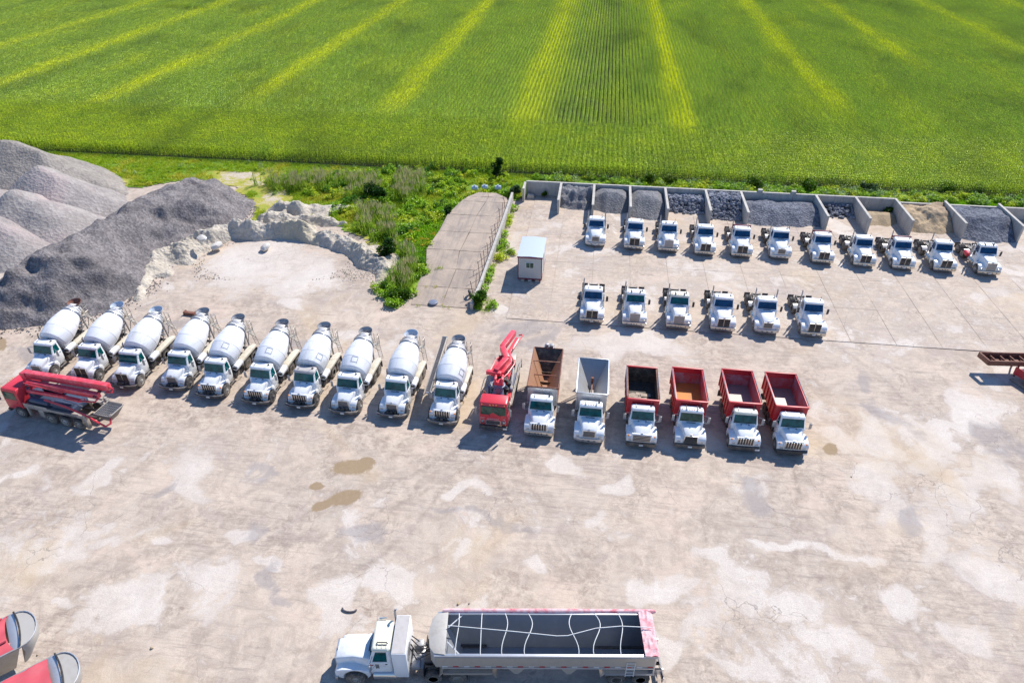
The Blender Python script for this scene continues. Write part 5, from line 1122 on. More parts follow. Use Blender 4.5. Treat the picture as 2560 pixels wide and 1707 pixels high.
    for s_ in (-1, 1):
        part(('rf2', s_), 'rear_fender', 'cream', r, lambda m, s_=s_: (m.loft([[(s_ * .66, 4.20, .82), (s_ * 1.24, 4.20, .82), (s_ * 1.24, 4.17, .84), (s_ * .66, 4.17, .84)], [(s_ * .66, 4.34, 1.26), (s_ * 1.24, 4.34, 1.26), (s_ * 1.24, 4.32, 1.30), (s_ * .66, 4.32, 1.30)], [(s_ * .66, 4.6, 1.36), (s_ * 1.24, 4.6, 1.36), (s_ * 1.24, 4.6, 1.40), (s_ * .66, 4.6, 1.40)], [(s_ * .66, 6.8, 1.34), (s_ * 1.24, 6.8, 1.34), (s_ * 1.24, 6.8, 1.38), (s_ * .66, 6.8, 1.38)]]), m.box(s_ * 1.22, s_ * 1.245, 4.4, 6.8, 1.16, 1.36)), .008)
    stack(r, -1.02, 2.86, 3.05)
    part(('exf',), 'wheel_guard', 'steel', r, lambda m: m.tube([(1.25, 4.2, .75), (1.27, 4.0, .4), (1.27, 3.6, .38), (1.25, 3.5, .75)], .025, 4))
    if conveyor:
        c = part(('belt',), 'conveyor_boom', 'tan_metal', r, lambda m: (m.beam((-1.20, 1.5, 2.32), (-1.20, 7.6, 3.55), .10, .30), m.beam((-1.62, 1.5, 2.32), (-1.62, 7.6, 3.55), .06, .22)), .01, label='folded side conveyor boom')
        part(('beltb',), 'belt', 'belt', c, lambda m: m.loft([[(-1.60, 1.45, 2.30), (-1.22, 1.45, 2.30), (-1.22, 1.45, 2.36), (-1.41, 1.45, 2.34), (-1.60, 1.45, 2.36)], [(-1.60, 7.65, 3.60), (-1.22, 7.65, 3.60), (-1.22, 7.65, 3.68), (-1.41, 7.65, 3.66), (-1.60, 7.65, 3.68)]]))
        part(('beltr',), 'roller', 'steel', c, lambda m: (m.cyl((-1.63, 1.45, 2.32), (-1.18, 1.45, 2.32), .09, n=10), m.cyl((-1.63, 7.65, 3.62), (-1.18, 7.65, 3.62), .09, n=10), m.box(-1.3, -1.05, 1.55, 1.8, 1.7, 2.3), m.beam((-1.2, 3.0, 1.2), (-1.2, 3.4, 2.6), .08, .08), m.beam((-1.2, 6.6, 1.3), (-1.2, 6.4, 3.3), .08, .08)))
    r.scale = (sc, sc, sc)
    return r
MX = [(-48.0, 42.1), (-43.7, 42.1), (-39.6, 41.8), (-35.2, 42.1), (-31.5, 41.5), (-27.2, 41.2), (-23.3, 41.2), (-19.4, 40.9), (-15.3, 41.0), (-11.0, 40.7)]
MS = [dict(grille='small', hopper='rust', hatch=None, amber=False, lab='white mixer truck with rusty hopper, leftmost of the row behind the red boom'),
      dict(grille='split', hopper='bluewhite', hatch=None, amber=False, scoop_=False, lab='white mixer truck with tall white drum, second from the left behind the red boom'),
      dict(grille='split', hopper='bluewhite', hatch=None, amber=False, scoop_=False, lab='white mixer truck with pale hopper whose bumper juts out past the red boom tip'),
      dict(grille='small', hatch=None, amber=False, scoop_=False, rim='rim_dark', lab='white mixer truck with slatted grille and plain drum, fourth from the left'),
      dict(hatch=(.45, 'r'), lab='white mixer truck with open slotted grille, fifth from the left'),
      dict(hatch=(.30, 'm'), rim='rim_dark', lab='white mixer truck with a hatch amid its drum, sixth from the left'),
      dict(hatch=(.80, 'rr'), roof='roof_grey', rim='rim_dark', lab='white mixer truck with dusty grey brown cab roof, seventh from the left'),
      dict(grille='small', hatch=(.20, 'm'), amber=False, scoop_=False, lab='white mixer truck with square headlamps and hatch high on the drum, third from the right'),
      dict(grille='small', hatch=None, hopper='bluewhite', amber=False, scoop_=False, lab='white mixer truck with pale blue hopper, second from the right of the mixers'),
      dict(hatch=(1.0, 'r'), conveyor=True, lab='white mixer truck with a long grey black conveyor belt along its left side')]
for i, ((x, y), s) in enumerate(zip(MX, MS)):
    s = dict(s); lb = s.pop('lab'); mixer(x, y, lb, rz=-1.8 + rng.uniform(-.5, .5), **s)

# ---------------------------------------------------------------- dump trucks
def dump_front(r, **k):
    truck_front(r, yb=.14, yf=.80, yw=1.34, yt=1.60, yr=2.28, zc=1.84, zr=2.78, mirror='steel', **k)
def mirrors_wide(r): pass
def dump(x, y, label, red=True, inner='bed_in_red', floor='bed_floor', grille='vertical', debris=None, rz=0, **k):
    r = empty('dump_truck', (x, y, .02), rz, label=label, cat='dump truck', group='tipper trucks parked in a row')
    dump_front(r, grille=grille, **k)
    chassis(r, .3, 6.6, (3.95, 5.15), rim='rim_dark')
    y0, y1, z0, z1, W = 2.50, 6.75, 1.48, 3.02, 1.24
    for s_ in (-1, 1):
        w = part(('bs', s_), 'side_wall', 'bed_red', r, lambda m, s_=s_: m.loft([[(s_ * (W - .06), y0, z0), (s_ * W, y0, z0), (s_ * W, y0, z1), (s_ * (W - .06), y0, z1)], [(s_ * (W - .06), y1, z0), (s_ * W, y1, z0), (s_ * W, y1, z1 - .1), (s_ * (W - .06), y1, z1 - .1)]]))
        part(('bl', s_, inner), 'lining', inner, w, lambda m, s_=s_: m.loft([[(s_ * (W - .075), y0 + .06, z0), (s_ * (W - .062), y0 + .06, z0), (s_ * (W - .062), y0 + .06, z1 - .03), (s_ * (W - .075), y0 + .06, z1 - .03)], [(s_ * (W - .075), y1 - .06, z0), (s_ * (W - .062), y1 - .06, z0), (s_ * (W - .062), y1 - .06, z1 - .13), (s_ * (W - .075), y1 - .06, z1 - .13)]]))
        part(('br', s_, inner == 'blackbed'), 'top_rail', 'bed_red' if inner != 'blackbed' else 'rust', w, lambda m, s_=s_: m.beam((s_ * (W - .02), y0, z1 + .04), (s_ * (W - .02), y1 + .05, z1 - .06), .13, .12), .02)
        for q in range(6):
            yy = y0 + .3 + q * .74; part(('rib', s_, q), 'side_rib', 'bed_red', w, lambda m, s_=s_, yy=yy: m.box(s_ * (W + .002), s_ * (W + .075), yy, yy + .1, z0, z1 - .1), .01)
        part(('bp', s_), 'tarp_rail', 'steel', r, lambda m, s_=s_: m.tube([(s_ * (W + .05), y0 + .1, z1 + .16), (s_ * (W + .05), y1, z1 + .05)], .03, 5))
    part(('bf',), 'front_wall', 'bed_red', r, lambda m: (m.box(-W, W, y0 - .06, y0 + .005, z0, z1 + .06), m.box(-W - .02, W + .02, y0 - .16, y0 - .02, z1 - .06, z1 + .12), m.box(-.9, -.8, y0 - .14, y0 - .06, z0, z1 - .1), m.box(.8, .9, y0 - .14, y0 - .06, z0, z1 - .1)), .015)
    part(('bfi', inner), 'lining', inner, r, lambda m: m.box(-W + .08, W - .08, y0 + .01, y0 + .02, z0, z1))
    tg = part(('tg',), 'tailgate', 'bed_red', r, lambda m: (m.box(-W, W, y1, y1 + .07, z0 - .1, z1 - .02), m.box(-W - .06, W + .06, y1 - .02, y1 + .1, z1 - .08, z1 + .06)), .015)
    part(('tgi', inner), 'lining', inner, tg, lambda m: m.box(-W + .08, W - .08, y1 - .012, y1 - .002, z0, z1 - .1 if inner == 'blackbed' else z1 - .45))
    part(('fl', floor), 'bed_floor', floor, r, lambda m: m.box(-W + .05, W - .05, y0 + .03, y1 - .02, z0 - .08, z0 + .02))
    part(('sub',), 'subframe', 'dark', r, lambda m: (m.box(-.5, -.38, 2.6, 6.6, .94, 1.4), m.box(.38, .5, 2.6, 6.6, .94, 1.4), m.box(-1.1, 1.1, 6.5, 6.66, .7, .95)), .01)
    for s_ in (-1, 1):
        part(('dm', s_), 'mud_guard', 'steel', r, lambda m, s_=s_: m.box(s_ * .62, s_ * 1.2, 3.25, 3.29, .5, 1.1))
        part(('dt', s_), 'fuel_tank', 'dark', r, lambda m, s_=s_: m.lathe([(0, .24), (.03, .28), (.9, .28), (.93, .24)], (s_ * .88, 2.3, .66), (0, 1, 0), 12))
    if debris:
        mb = MB(); rr = random.Random(5)
        for i in range(46):
            px, py = rr.uniform(-1.05, .45), rr.uniform(2.7, 4.9); e = Matrix.Rotation(rr.uniform(-.25, .25), 3, 'Z') @ Matrix.Rotation(rr.uniform(-.1, .1), 3, 'X')
            a, b = rr.uniform(.12, .4), rr.uniform(.1, .28); zz = 1.52 + i * .003
            mb.add([Vector((px, py, zz)) + e @ Vector(v) for v in ((-a, -b, 0), (a, -b, 0), (a, b, 0), (-a, b, 0), (-a, -b, .05), (a, -b, .05), (a, b, .05), (-a, b, .05))], [(0, 3, 2, 1), (4, 5, 6, 7), (0, 1, 5, 4), (1, 2, 6, 5), (2, 3, 7, 6), (3, 0, 4, 7)])
        o = mb.build('broken_boards', 'debris', None); tag(o, 'broken tan board pieces lying inside the black lined tipper body', 'debris', kind='stuff'); o.location = (x, y, .02)
    return r
def hopper_body(r, inner, outer, y1, cross, W=1.26, z1=3.05, y0=2.85):
    z0 = 1.05; ft = 1.15; rt = 1.9
    for s_ in (-1, 1):
        w = part(('hs', s_, inner, y1), 'hopper_side', inner, r, lambda m, s_=s_: m.loft([[(s_ * W, y0, z1), (s_ * (W - .05), y0, z1), (s_ * .16, y0 + .3, z0), (s_ * .20, y0 + .3, z0)], [(s_ * W, y1, z1), (s_ * (W - .05), y1, z1), (s_ * .16, y1 - 1.5, z0), (s_ * .20, y1 - 1.5, z0)]]))
        part(('hr', s_, outer, y1), 'top_rail', outer, w, lambda m, s_=s_: m.box(s_ * (W - .03), s_ * (W + .06), y0 - .05, y1 + .05, z1 - .06, z1 + .06), .015)
        for q in range(5):
            yy = y0 + .4 + q * (y1 - y0 - .8) / 4; part(('hrb', s_, outer, q, y1), 'side_rib', outer, w, lambda m, s_=s_, yy=yy: m.prism([(s_ * W, z1 - .05), (s_ * W, z1 - .5), (s_ * .5, z0 + .05), (s_ * .42, z0 + .1)], 'y', yy, yy + .07))
    part(('hf', inner, y1), 'front_slope', inner, r, lambda m: m.loft([[(-W + .03, y0 - .01, z1), (W - .03, y0 - .01, z1), (W - .03, y0 + .03, z1), (-W + .03, y0 + .03, z1)], [(-.17, y0 + .30, z0), (.17, y0 + .30, z0), (.17, y0 + .34, z0), (-.17, y0 + .34, z0)]]))
    part(('hb', inner, y1), 'rear_slope', 'blackbed' if cross else 'steel', r, lambda m: m.loft([[(-W + .03, y1 - .01, z1), (W - .03, y1 - .01, z1), (W - .03, y1 + .03, z1), (-W + .03, y1 + .03, z1)], [(-.17, y1 - 1.5, z0), (.17, y1 - 1.5, z0), (.17, y1 - 1.46, z0), (-.17, y1 - 1.46, z0)]]))
    part(('hfl', y1), 'drag_floor', 'rust_bed' if cross else 'steel', r, lambda m: m.box(-.2, .2, y0 + .2, y1 - 1.4, z0 - .06, z0))
    part(('hrr', outer, y1), 'end_rail', outer, r, lambda m: (m.box(-W, W, y0 - .10, y0 - .03, z1 - .07, z1 + .07), m.box(-W, W, y1 + .04, y1 + .10, z1 - .07, z1 + .07)), .015)
    part(('hfp', outer, y1, cross), 'front_panel', 'alu' if cross else outer, r, lambda m: (m.box(-W + .04, W - .04, y0 - .07, y0 - .03, 1.25, z1 - .08), [m.box(xx - .04, xx + .04, y0 - .12, y0 - .07, 1.25, z1 - .08) for xx in (-W + .1, -.12, .12, W - .1)]), .01)
    part(('hu', outer, y1), 'body_sill', outer, r, lambda m: (m.box(-.62, -.42, y0, y1, .96, 1.1), m.box(.42, .62, y0, y1, .96, 1.1), [m.beam((s_ * .5, yy, 1.0), (s_ * 1.2, yy, 2.7), .06, .08) for s_ in (-1, 1) for yy in (y0 + .05, y1 - .1)]), .01)
    if cross:
        for q, (yy, zz) in enumerate(((y0 + .8, 2.2), (y0 + 2.2, 2.5), (y0 + 3.6, 2.9))):
            hw_ = .2 + (zz - z0) / (z1 - z0) * 1.03
            part(('hx', q, y1), 'cross_brace', 'rust', r, lambda m, yy=yy, zz=zz, hw_=hw_: m.box(-hw_, hw_, yy, yy + .07, zz, zz + .07))
            part(('hv', q, y1), 'gate_plate', 'blackbed', r, lambda m, yy=yy: m.prism([(-.55, 1.62), (.55, 1.62), (.22, 1.30), (-.22, 1.30)], 'y', yy + .25, yy + .29))
    else: part(('cb', y1), 'centre_beam', 'rust', r, lambda m: (m.box(-.06, .06, y0 + .2, y1 - 1.2, z0 + .30, z0 + .42), m.box(-.10, .10, y1 - 1.3, y1 - 1.1, 1.5, 2.0)), .01)
    for s_ in (-1, 1): part(('hmf', s_, outer), 'rear_fender', outer, r, lambda m, s_=s_: (m.box(s_ * .64, s_ * 1.24, 3.3, 5.9, 1.12, 1.15), m.box(s_ * 1.22, s_ * 1.25, 3.3, 5.9, 1.0, 1.14)))
r = empty('dump_truck', (-3.0, 40.4, .02), -.5, label='white spreader truck with a brown rusted V shaped hopper body beside the red pump', cat='dump truck', group='tipper trucks parked in a row')
dump_front(r, grille='vertical', bumper='chrome', glassm='glass', amber=False, scoop_=True); chassis(r, .3, 8.2, (4.4, 5.6), rim='rim_dark'); hopper_body(r, 'rust_bed', 'rust', 8.2, True)
part(('spin',), 'spinner_engine', 'steel', r, lambda m: (m.box(-.45, .45, 8.3, 8.8, 2.5, 3.0), m.cyl((-.2, 8.5, 3.0), (-.2, 8.5, 3.35), .16, n=10), m.box(.05, .4, 8.35, 8.7, 3.0, 3.3), m.tube([(-.3, 8.3, 3.0), (-.3, 8.3, 3.4), (.5, 8.3, 3.4), (.5, 8.3, 3.0)], .03, 5)), .02)
r = empty('dump_truck', (1.0, 40.1, .02), -.3, label='white spreader truck with a pale grey V shaped hopper body and curved nose', cat='dump truck', group='tipper trucks parked in a row')
dump_front(r, grille='small', bumper='wrap', glassm='glass', lights=1, amber=False, hw_f=.55); chassis(r, .3, 7.5, (4.2, 5.4), rim='rim_dark'); hopper_body(r, 'hopper_grey', 'alu', 7.45, False)
dump(5.1, 40.2, 'white dump truck with black lined body and horizontal bar grille', inner='blackbed', floor='blackbed', grille='horizontal', debris=True, bumper='dark', glassm='glass', amber=True, plate_='mid', scoop_=True)
dump(8.9, 40.5, 'white dump truck with red body, bright rusty floor and sloped mesh grille', floor='rust_floor', grille='chrome_mesh', bumper='dark', lights=1, glassm='glass_green', plate_='mid', amber=False)
dump(13.1, 40.8, 'white dump truck with red body, cream cab roof and slotted grille, second from the right', grille='vertical', bumper='dark', roof='roof_cream', glassm='glass', amber=True, plate_='right', scoop_=True, rz=.8)
dump(16.7, 40.8, 'white dump truck with red body and white roof, rightmost of the near row', grille='vertical', bumper='dark', glassm='glass', amber=True, plate_='right', scoop_=True, rz=1.2)
# ---------------------------------------------------------------- pump trucks
def text(parent, body, size, loc, rot, mat='ink', name='lettering'):
    cu = bpy.data.curves.new(name, 'FONT'); cu.body = body; cu.size = size; cu.extrude = .004; cu.align_x = 'CENTER'
    o = bpy.data.objects.new(name, cu); COL.objects.link(o); dg = bpy.context.evaluated_depsgraph_get(); dg.update()
    me = bpy.data.meshes.new_from_object(o.evaluated_get(dg)); bpy.data.objects.remove(o); me.materials.clear(); me.materials.append(M[mat])
    q = link(name, me, parent); q.location = loc; q.rotation_euler = rot; return q
def cabover(r, W=1.15, L=1.35, zb=.75, zt=2.95, gm='glass_green', front=True):
    def sec(w, y0, y1, z, c=.10): return [(-w + c, y0, z), (w - c, y0, z), (w, y0 + c, z), (w, y1, z), (-w, y1, z), (-w, y0 + c, z)]
    part(('co', W, L), 'cab', 'red', r, lambda m: m.loft([sec(W, .05, L, zb), sec(W, .02, L, 1.0), sec(W, .02, L, 1.75), sec(W - .02, .06, L, zt - .25), sec(W - .05, .16, L - .04, zt - .05), sec(W - .14, .3, L - .1, zt)]), .02, smooth=40)
    ws = part(('cow', W), 'windshield', gm, r, lambda m: (m.prism([(-W + .14, 1.84), (-.42, 1.84), (-.05, 2.05), (-.012, 2.06), (-.012, 2.66), (-W + .16, 2.66)], 'y', -.012, .04), m.prism([(W - .14, 1.84), (.42, 1.84), (.05, 2.05), (.012, 2.06), (.012, 2.66), (W - .16, 2.66)], 'y', -.012, .04)))
    [part(('cwp', x), 'wiper', 'dark', ws, lambda m, x=x: m.tube([(x, -.03, 1.72), (x - .4, -.03, 2.2)], .02, 4)) for x in (-.25, .6)]
    g = part(('cgr',), 'grille', 'chrome', r, lambda m: (m.box(-.60, .60, -.03, .03, .84, .88), m.box(-.60, .60, -.03, .03, 1.24, 1.28), m.box(-.60, -.56, -.03, .03, .88, 1.24), m.box(.56, .60, -.03, .03, .88, 1.24)))
    part(('cgm',), 'mesh', 'grille', g, lambda m: m.box(-.56, .56, -.015, .03, .88, 1.24))
    for s_ in (-1, 1):
        h = part(('chl', s_), 'headlight', 'chrome', r, lambda m, s_=s_: m.box(s_ * .72, s_ * 1.03, -.03, .03, .84, 1.28), .015)
        part(('chb', s_), 'bezel', 'grille', h, lambda m, s_=s_: m.box(s_ * .745, s_ * 1.005, -.045, .0, .86, 1.26)); part(('chs', s_), 'lens', 'lens', h, lambda m, s_=s_: m.lathe([(0, .10), (.03, .09), (.04, .02)], (s_ * .875, -.045, 1.15), (0, -1, 0), 10))
        part(('ct', s_), 'turn_signal', 'redlens', h, lambda m, s_=s_: m.box(s_ * .77, s_ * .98, -.06, -.04, .90, .98))
        part(('csw', s_, W, L), 'side_window', gm, r, lambda m, s_=s_: m.prism([(.22, 1.80), (L - .3, 1.80), (L - .3, 2.55), (.30, 2.55)], 'x', s_ * (W - .02), s_ * (W + .012)))
        d = part(('cdo', s_, W, L), 'door', 'red', r, lambda m, s_=s_: m.box(s_ * (W - .01), s_ * (W + .01), .16, L - .2, .85, 1.76), .008)
        part(('cdh', s_, W, L), 'handle', 'dark', d, lambda m, s_=s_: m.box(s_ * (W + .01), s_ * (W + .04), L - .42, L - .3, 1.5, 1.55))
        mi = part(('cmi', s_), 'mirror', 'steel', r, lambda m, s_=s_: m.box(s_ * 1.32, s_ * 1.48, .02, .08, 1.8, 2.45), .02)
        part(('cmb', s_), 'mirror_bracket', 'steel', mi, lambda m, s_=s_: m.tube([(s_ * 1.12, .1, 1.6), (s_ * 1.4, .05, 1.7), (s_ * 1.4, .05, 2.55), (s_ * 1.12, .1, 2.6)], .02, 4))
    for x in (-.9, -.25, 0, .25, .9): part(('cml', x), 'marker_light', 'amber', r, lambda m, x=x: m.lathe([(0, .05), (.04, .045), (.06, .01)], (x, .08, zt - .17), (0, -.6, 1), 8))
    part(('cbu',), 'bumper', 'dark', r, lambda m: m.box(-1.14, 1.14, -.08, .12, .36, .68), .03)
    part(('cpl',), 'number_plate', 'plate', r, lambda m: m.box(.80, 1.12, -.10, -.085, .45, .6))
p = empty('pump_truck', (-6.7, 40.7, .02), -1.0, label='red cab-over concrete pump truck facing the camera with a bent red boom folded behind', cat='pump truck')
cabover(p)
text(p, 'ZAN', .16, (-.86, -.006, 1.42), (R(90), 0, 0), 'plate'); text(p, 'EAGLE ROCK', .16, (0, -.006, 1.36), (R(90), 0, 0), 'plate'); text(p, 'NE', .14, (.88, -.006, 1.40), (R(90), 0, 0), 'plate')
chassis(p, .3, 8.6, (5.6, 6.8), rim='rim_dark'); [wheel(p, s_ * 1.0, .95, s_, .52, .32, 'rim_dark') for s_ in (-1, 1)]; [wheel(p, s_ * 1.0, 2.5, s_, .52, .32, 'rim_dark') for s_ in (-1,)]
part(('pbase',), 'turret_base', 'blue_grey', p, lambda m: (m.beam((-.55, 1.7, 1.0), (-.18, 3.1, 2.35), .32, .30), m.beam((.55, 1.7, 1.0), (.18, 3.1, 2.35), .32, .30), m.beam((-.9, 4.2, 1.0), (-.2, 3.3, 2.3), .28, .28), m.beam((.9, 4.2, 1.0), (.2, 3.3, 2.3), .28, .28), m.box(-.35, .35, 2.6, 3.6, 1.5, 2.35)), .04)
part(('pring',), 'slewing_ring', 'blue_grey', p, lambda m: m.lathe([(0, .48), (.08, .52), (.16, .52), (.18, .44), (.30, .40)], (0, 3.1, 2.35), (0, 0, 1), 24), smooth=25)
part(('ptur',), 'turret', 'boom_red', p, lambda m: (m.box(-.36, -.2, 2.8, 3.5, 2.6, 3.3), m.box(.2, .36, 2.8, 3.5, 2.6, 3.3), m.lathe([(0, .36), (.3, .30)], (0, 3.1, 2.62), (0, 0, 1), 16)), .03)
def bm_(k, n, pts, w, h, mat='boom_red', w1=None):
    def f(m):
        for i in range(len(pts) - 1): m.beam(pts[i], pts[i + 1], w, h)
    return part(('boom', k), n, mat, p, f, .02)
bm_('a', 'main_boom', [(-.35, 3.75, 3.35), (.33, 5.3, 3.55), (-.28, 6.7, 3.65), (.35, 9.3, 3.55)], .46, .50)
bm_('b', 'second_boom', [(-.72, 3.9, 2.85), (-.35, 5.5, 3.05), (-.30, 6.1, 3.1)], .34, .40)
bm_('c', 'third_boom', [(.10, 3.9, 3.0), (.62, 5.3, 3.15), (.30, 6.6, 3.2), (.75, 8.9, 3.15)], .32, .36)
bm_('e', 'cross_arm', [(-1.15, 3.75, 3.2), (.1, 3.6, 3.25)], .34, .34)
part(('pipes',), 'delivery_pipe', 'red', p, lambda m: (m.tube([(-.9, 3.9, 3.2), (-.62, 5.4, 3.35), (-.2, 5.9, 3.4)], .07, 8), m.tube([(.2, 3.4, 2.9), (.55, 4.0, 2.95), (.95, 5.4, 3.0), (.85, 5.8, 3.05), (.4, 6.6, 3.2), (1.0, 8.9, 3.3)], .07, 8), m.tube([(.6, 7.0, 3.4), (1.15, 9.0, 3.45), (1.1, 9.3, 3.4), (.8, 9.3, 3.3)], .06, 8)))
part(('rams',), 'boom_ram', 'steel', p, lambda m: (m.cyl((-.5, 4.1, 3.1), (-.15, 5.3, 3.3), .06, n=8), m.cyl((.5, 6.9, 3.3), (.9, 8.6, 3.4), .05, n=8), m.cyl((.9, 3.5, 1.7), (.8, 6.0, 2.1), .10, n=10)))
for s_ in (-1, 1):
    part(('pdeck', s_), 'side_deck', 'tan_metal', p, lambda m, s_=s_: (m.box(s_ * .62, s_ * 1.22, 2.2, 8.3, 1.12, 1.18), m.tube([(s_ * 1.2, 2.3, 1.2), (s_ * 1.2, 2.3, 1.62), (s_ * 1.2, 8.2, 1.62), (s_ * 1.2, 8.2, 1.2)], .03, 5), [m.tube([(s_ * 1.2, yy, 1.2), (s_ * 1.2, yy, 1.62)], .02, 4) for yy in (3.5, 4.7, 5.9, 7.1)]))
    part(('pleg', s_), 'outrigger', 'blue_grey', p, lambda m, s_=s_: (m.beam((s_ * .95, 3.6, 1.0), (s_ * .95, 6.5, 1.1), .2, .28), m.box(s_ * .86, s_ * 1.04, 3.4, 3.6, .5, 1.9)), .02)
part(('pcyl',), 'pump_cylinder', 'red', p, lambda m: (m.cyl((.42, 4.6, 1.45), (.42, 7.4, 1.3), .12, n=10), m.box(.75, 1.0, 2.7, 3.6, 1.2, 1.6)), .0, label='orange red pump cylinder')
part(('phop',), 'hopper', 'tan_metal', p, lambda m: m.loft([[(-.7, 7.7, 1.7), (.7, 7.7, 1.7), (.7, 8.7, 1.7), (-.7, 8.7, 1.7)], [(-.3, 8.0, .9), (.3, 8.0, .9), (.3, 8.4, .9), (-.3, 8.4, .9)]]), .02)
part(('pmach',), 'machinery', 'dark', p, lambda m: [m.box(xx, xx + rng.uniform(.15, .4), yy, yy + rng.uniform(.15, .5), 1.0, rng.uniform(1.3, 2.0)) for xx, yy in [(rng.uniform(-.8, .6), rng.uniform(2.0, 7.5)) for _ in range(26)]], .02)
part(('pexh',), 'exhaust_stack', 'rust', p, lambda m: m.tube([(-.85, 1.5, 1.0), (-.85, 1.5, 2.7), (-.9, 1.45, 3.0), (-1.05, 1.35, 3.1)], .07, 8))
part(('ppan',), 'side_panel', 'tan_metal', p, lambda m: m.slab([(.65, 1.6, 2.05), (1.15, 1.75, 1.75), (1.15, 1.95, 1.75), (.65, 1.8, 2.05)], .03))

# second pump truck, side on: local +Y runs to its rear
q_ = at(-14, 1018, 0); P2 = empty('pump_truck', (q_[0] + 2.3, q_[1] + .5, .02), -98.0, label='red concrete pump truck seen side on at the left edge, long boom laid flat', cat='pump truck')
p = P2; cabover(P2, 1.15, 1.75, .78, 2.85)
for yy in (1.35, 4.35, 5.75, 7.1):
    for s_ in (-1, 1): wheel(P2, s_ * 1.08, yy, s_, .56, .34, 'rim')
[part(('rails', 'p2', s_), 'frame_rail', 'dark', P2, lambda m, s_=s_: m.box(s_ * .46, s_ * .34, .4, 8.4, .7, .98)) for s_ in (-1, 1)]
for s_ in (-1, 1):
    d = part(('p2deck', s_), 'side_deck', 'tan_metal', P2, lambda m, s_=s_: (m.box(s_ * .75, s_ * 1.14, 1.95, 7.9, 1.34, 1.42), m.box(s_ * 1.12, s_ * 1.17, 1.95, 4.3, 1.20, 1.66), m.box(s_ * 1.12, s_ * 1.17, 4.3, 7.7, 1.26, 1.52)), .01)
    part(('p2box', s_), 'locker', 'steel', d, lambda m, s_=s_: m.box(s_ * 1.165, s_ * 1.19, 2.4, 3.0, 1.25, 1.6), .01)
    part(('p2leg', s_), 'outrigger', 'tan_metal', P2, lambda m, s_=s_: (m.box(s_ * 1.0, s_ * 1.2, 2.15, 2.35, .35, 1.35), m.box(s_ * .9, s_ * 1.2, 3.3, 3.8, .5, 1.3), m.box(s_ * 1.02, s_ * 1.26, 7.9, 8.15, .35, 1.75), m.box(s_ * 1.0, s_ * 1.3, 8.15, 8.22, .5, 1.6)), .015)
part(('p2body',), 'machinery', 'deep_blue', P2, lambda m: (m.box(-.8, .8, 2.0, 6.6, 1.2, 1.7), m.cyl((-.75, 2.3, 1.95), (-.75, 4.6, 1.95), .26, n=12), m.cyl((.75, 2.6, 1.85), (.75, 4.4, 1.85), .28, n=12), m.box(.3, .9, 4.7, 6.4, 1.5, 2.0), m.lathe([(0, .5), (.5, .42)], (0, 2.4, 1.7), (0, 0, 1), 16), m.beam((.5, 2.3, 1.8), (.2, 1.95, 2.6), .2, .2)), .03)
def b2(k, n, pts, w, h, mat='boom_red', **kw): return part(('b2', k), n, mat, P2, lambda m: [m.beam(pts[i], pts[i + 1], w, h) for i in range(len(pts) - 1)], .02, **kw)
b2('a', 'main_boom', [(-.35, 1.75, 3.52), (-.35, 7.5, 3.80), (-.35, 10.0, 3.86)], .46, .56)
b2('b', 'second_boom', [(.20, 2.3, 3.15), (.20, 5.6, 3.22), (.20, 9.3, 3.28)], .36, .44)
b2('c', 'third_boom', [(.55, 2.3, 2.55), (.55, 5.9, 2.70), (.60, 7.6, 2.70)], .22, .26)
b2('d', 'tip_boom', [(-.05, 2.4, 2.95), (-.05, 8.8, 3.0)], .28, .34, 'red')
b2('e', 'boom_bracket', [(-.35, 1.6, 3.75), (-.35, 1.75, 2.5)], .60, .5, 'boom_red')
part(('b2p',), 'delivery_pipe', 'red', P2, lambda m: (m.tube([(.9, 4.2, 2.3), (1.02, 6.4, 2.1), (1.15, 8.2, 1.75), (1.2, 9.2, 1.3), (1.15, 9.8, .95), (.8, 10.0, 1.0), (.5, 9.9, 1.4)], .085, 8), m.tube([(.72, 6.4, 2.7), (.75, 8.2, 2.9), (.7, 9.2, 3.0), (.4, 9.4, 3.2)], .07, 8), m.tube([(.5, 2.2, 3.3), (.55, 6.0, 3.1)], .05, 6), m.tube([(-.35, 9.9, 3.9), (-.3, 10.4, 3.8), (-.1, 10.4, 3.6), (-.1, 9.8, 3.5)], .07, 8)))
part(('b2h',), 'hose_loop', 'red', P2, lambda m: m.tube([(.72 + .25 * math.cos(a), 7.9 + .28 * math.sin(a), 2.9 + .05 * math.sin(a)) for a in [i * math.pi / 5 for i in range(11)]], .03, 5))
part(('b2r',), 'boom_ram', 'steel', P2, lambda m: (m.cyl((.2, 2.0, 2.9), (.35, 3.1, 3.2), .1, n=8), m.cyl((.45, 5.6, 2.2), (.5, 7.4, 2.0), .05, n=6), m.cyl((-.2, 8.3, 2.95), (.2, 8.5, 2.9), .09, n=8)))
for yy in (9.0, 9.2): part(('b2j', yy), 'boom_pin', 'dark', P2, lambda m, yy=yy: m.cyl((-.7, yy, 3.5), (.5, yy, 3.3), .07, n=8))
hp_ = part(('p2hop',), 'hopper', 'rim_dark', P2, lambda m: m.loft([[(-.85, 8.6, 1.65), (.75, 8.6, 1.65), (.75, 10.1, 1.65), (-.85, 10.1, 1.65)], [(-.4, 8.9, .8), (.4, 8.9, .8), (.4, 9.6, .8), (-.4, 9.6, .8)]], cap=False), .01)
part(('p2gr',), 'grate', 'steel', hp_, lambda m: ([m.box(-.8, .7, yy, yy + .03, 1.64, 1.67) for yy in np.arange(8.7, 10.1, .16)], [m.box(xx, xx + .03, 8.6, 10.1, 1.63, 1.66) for xx in np.arange(-.8, .75, .25)]))['kind'] = 'stuff'
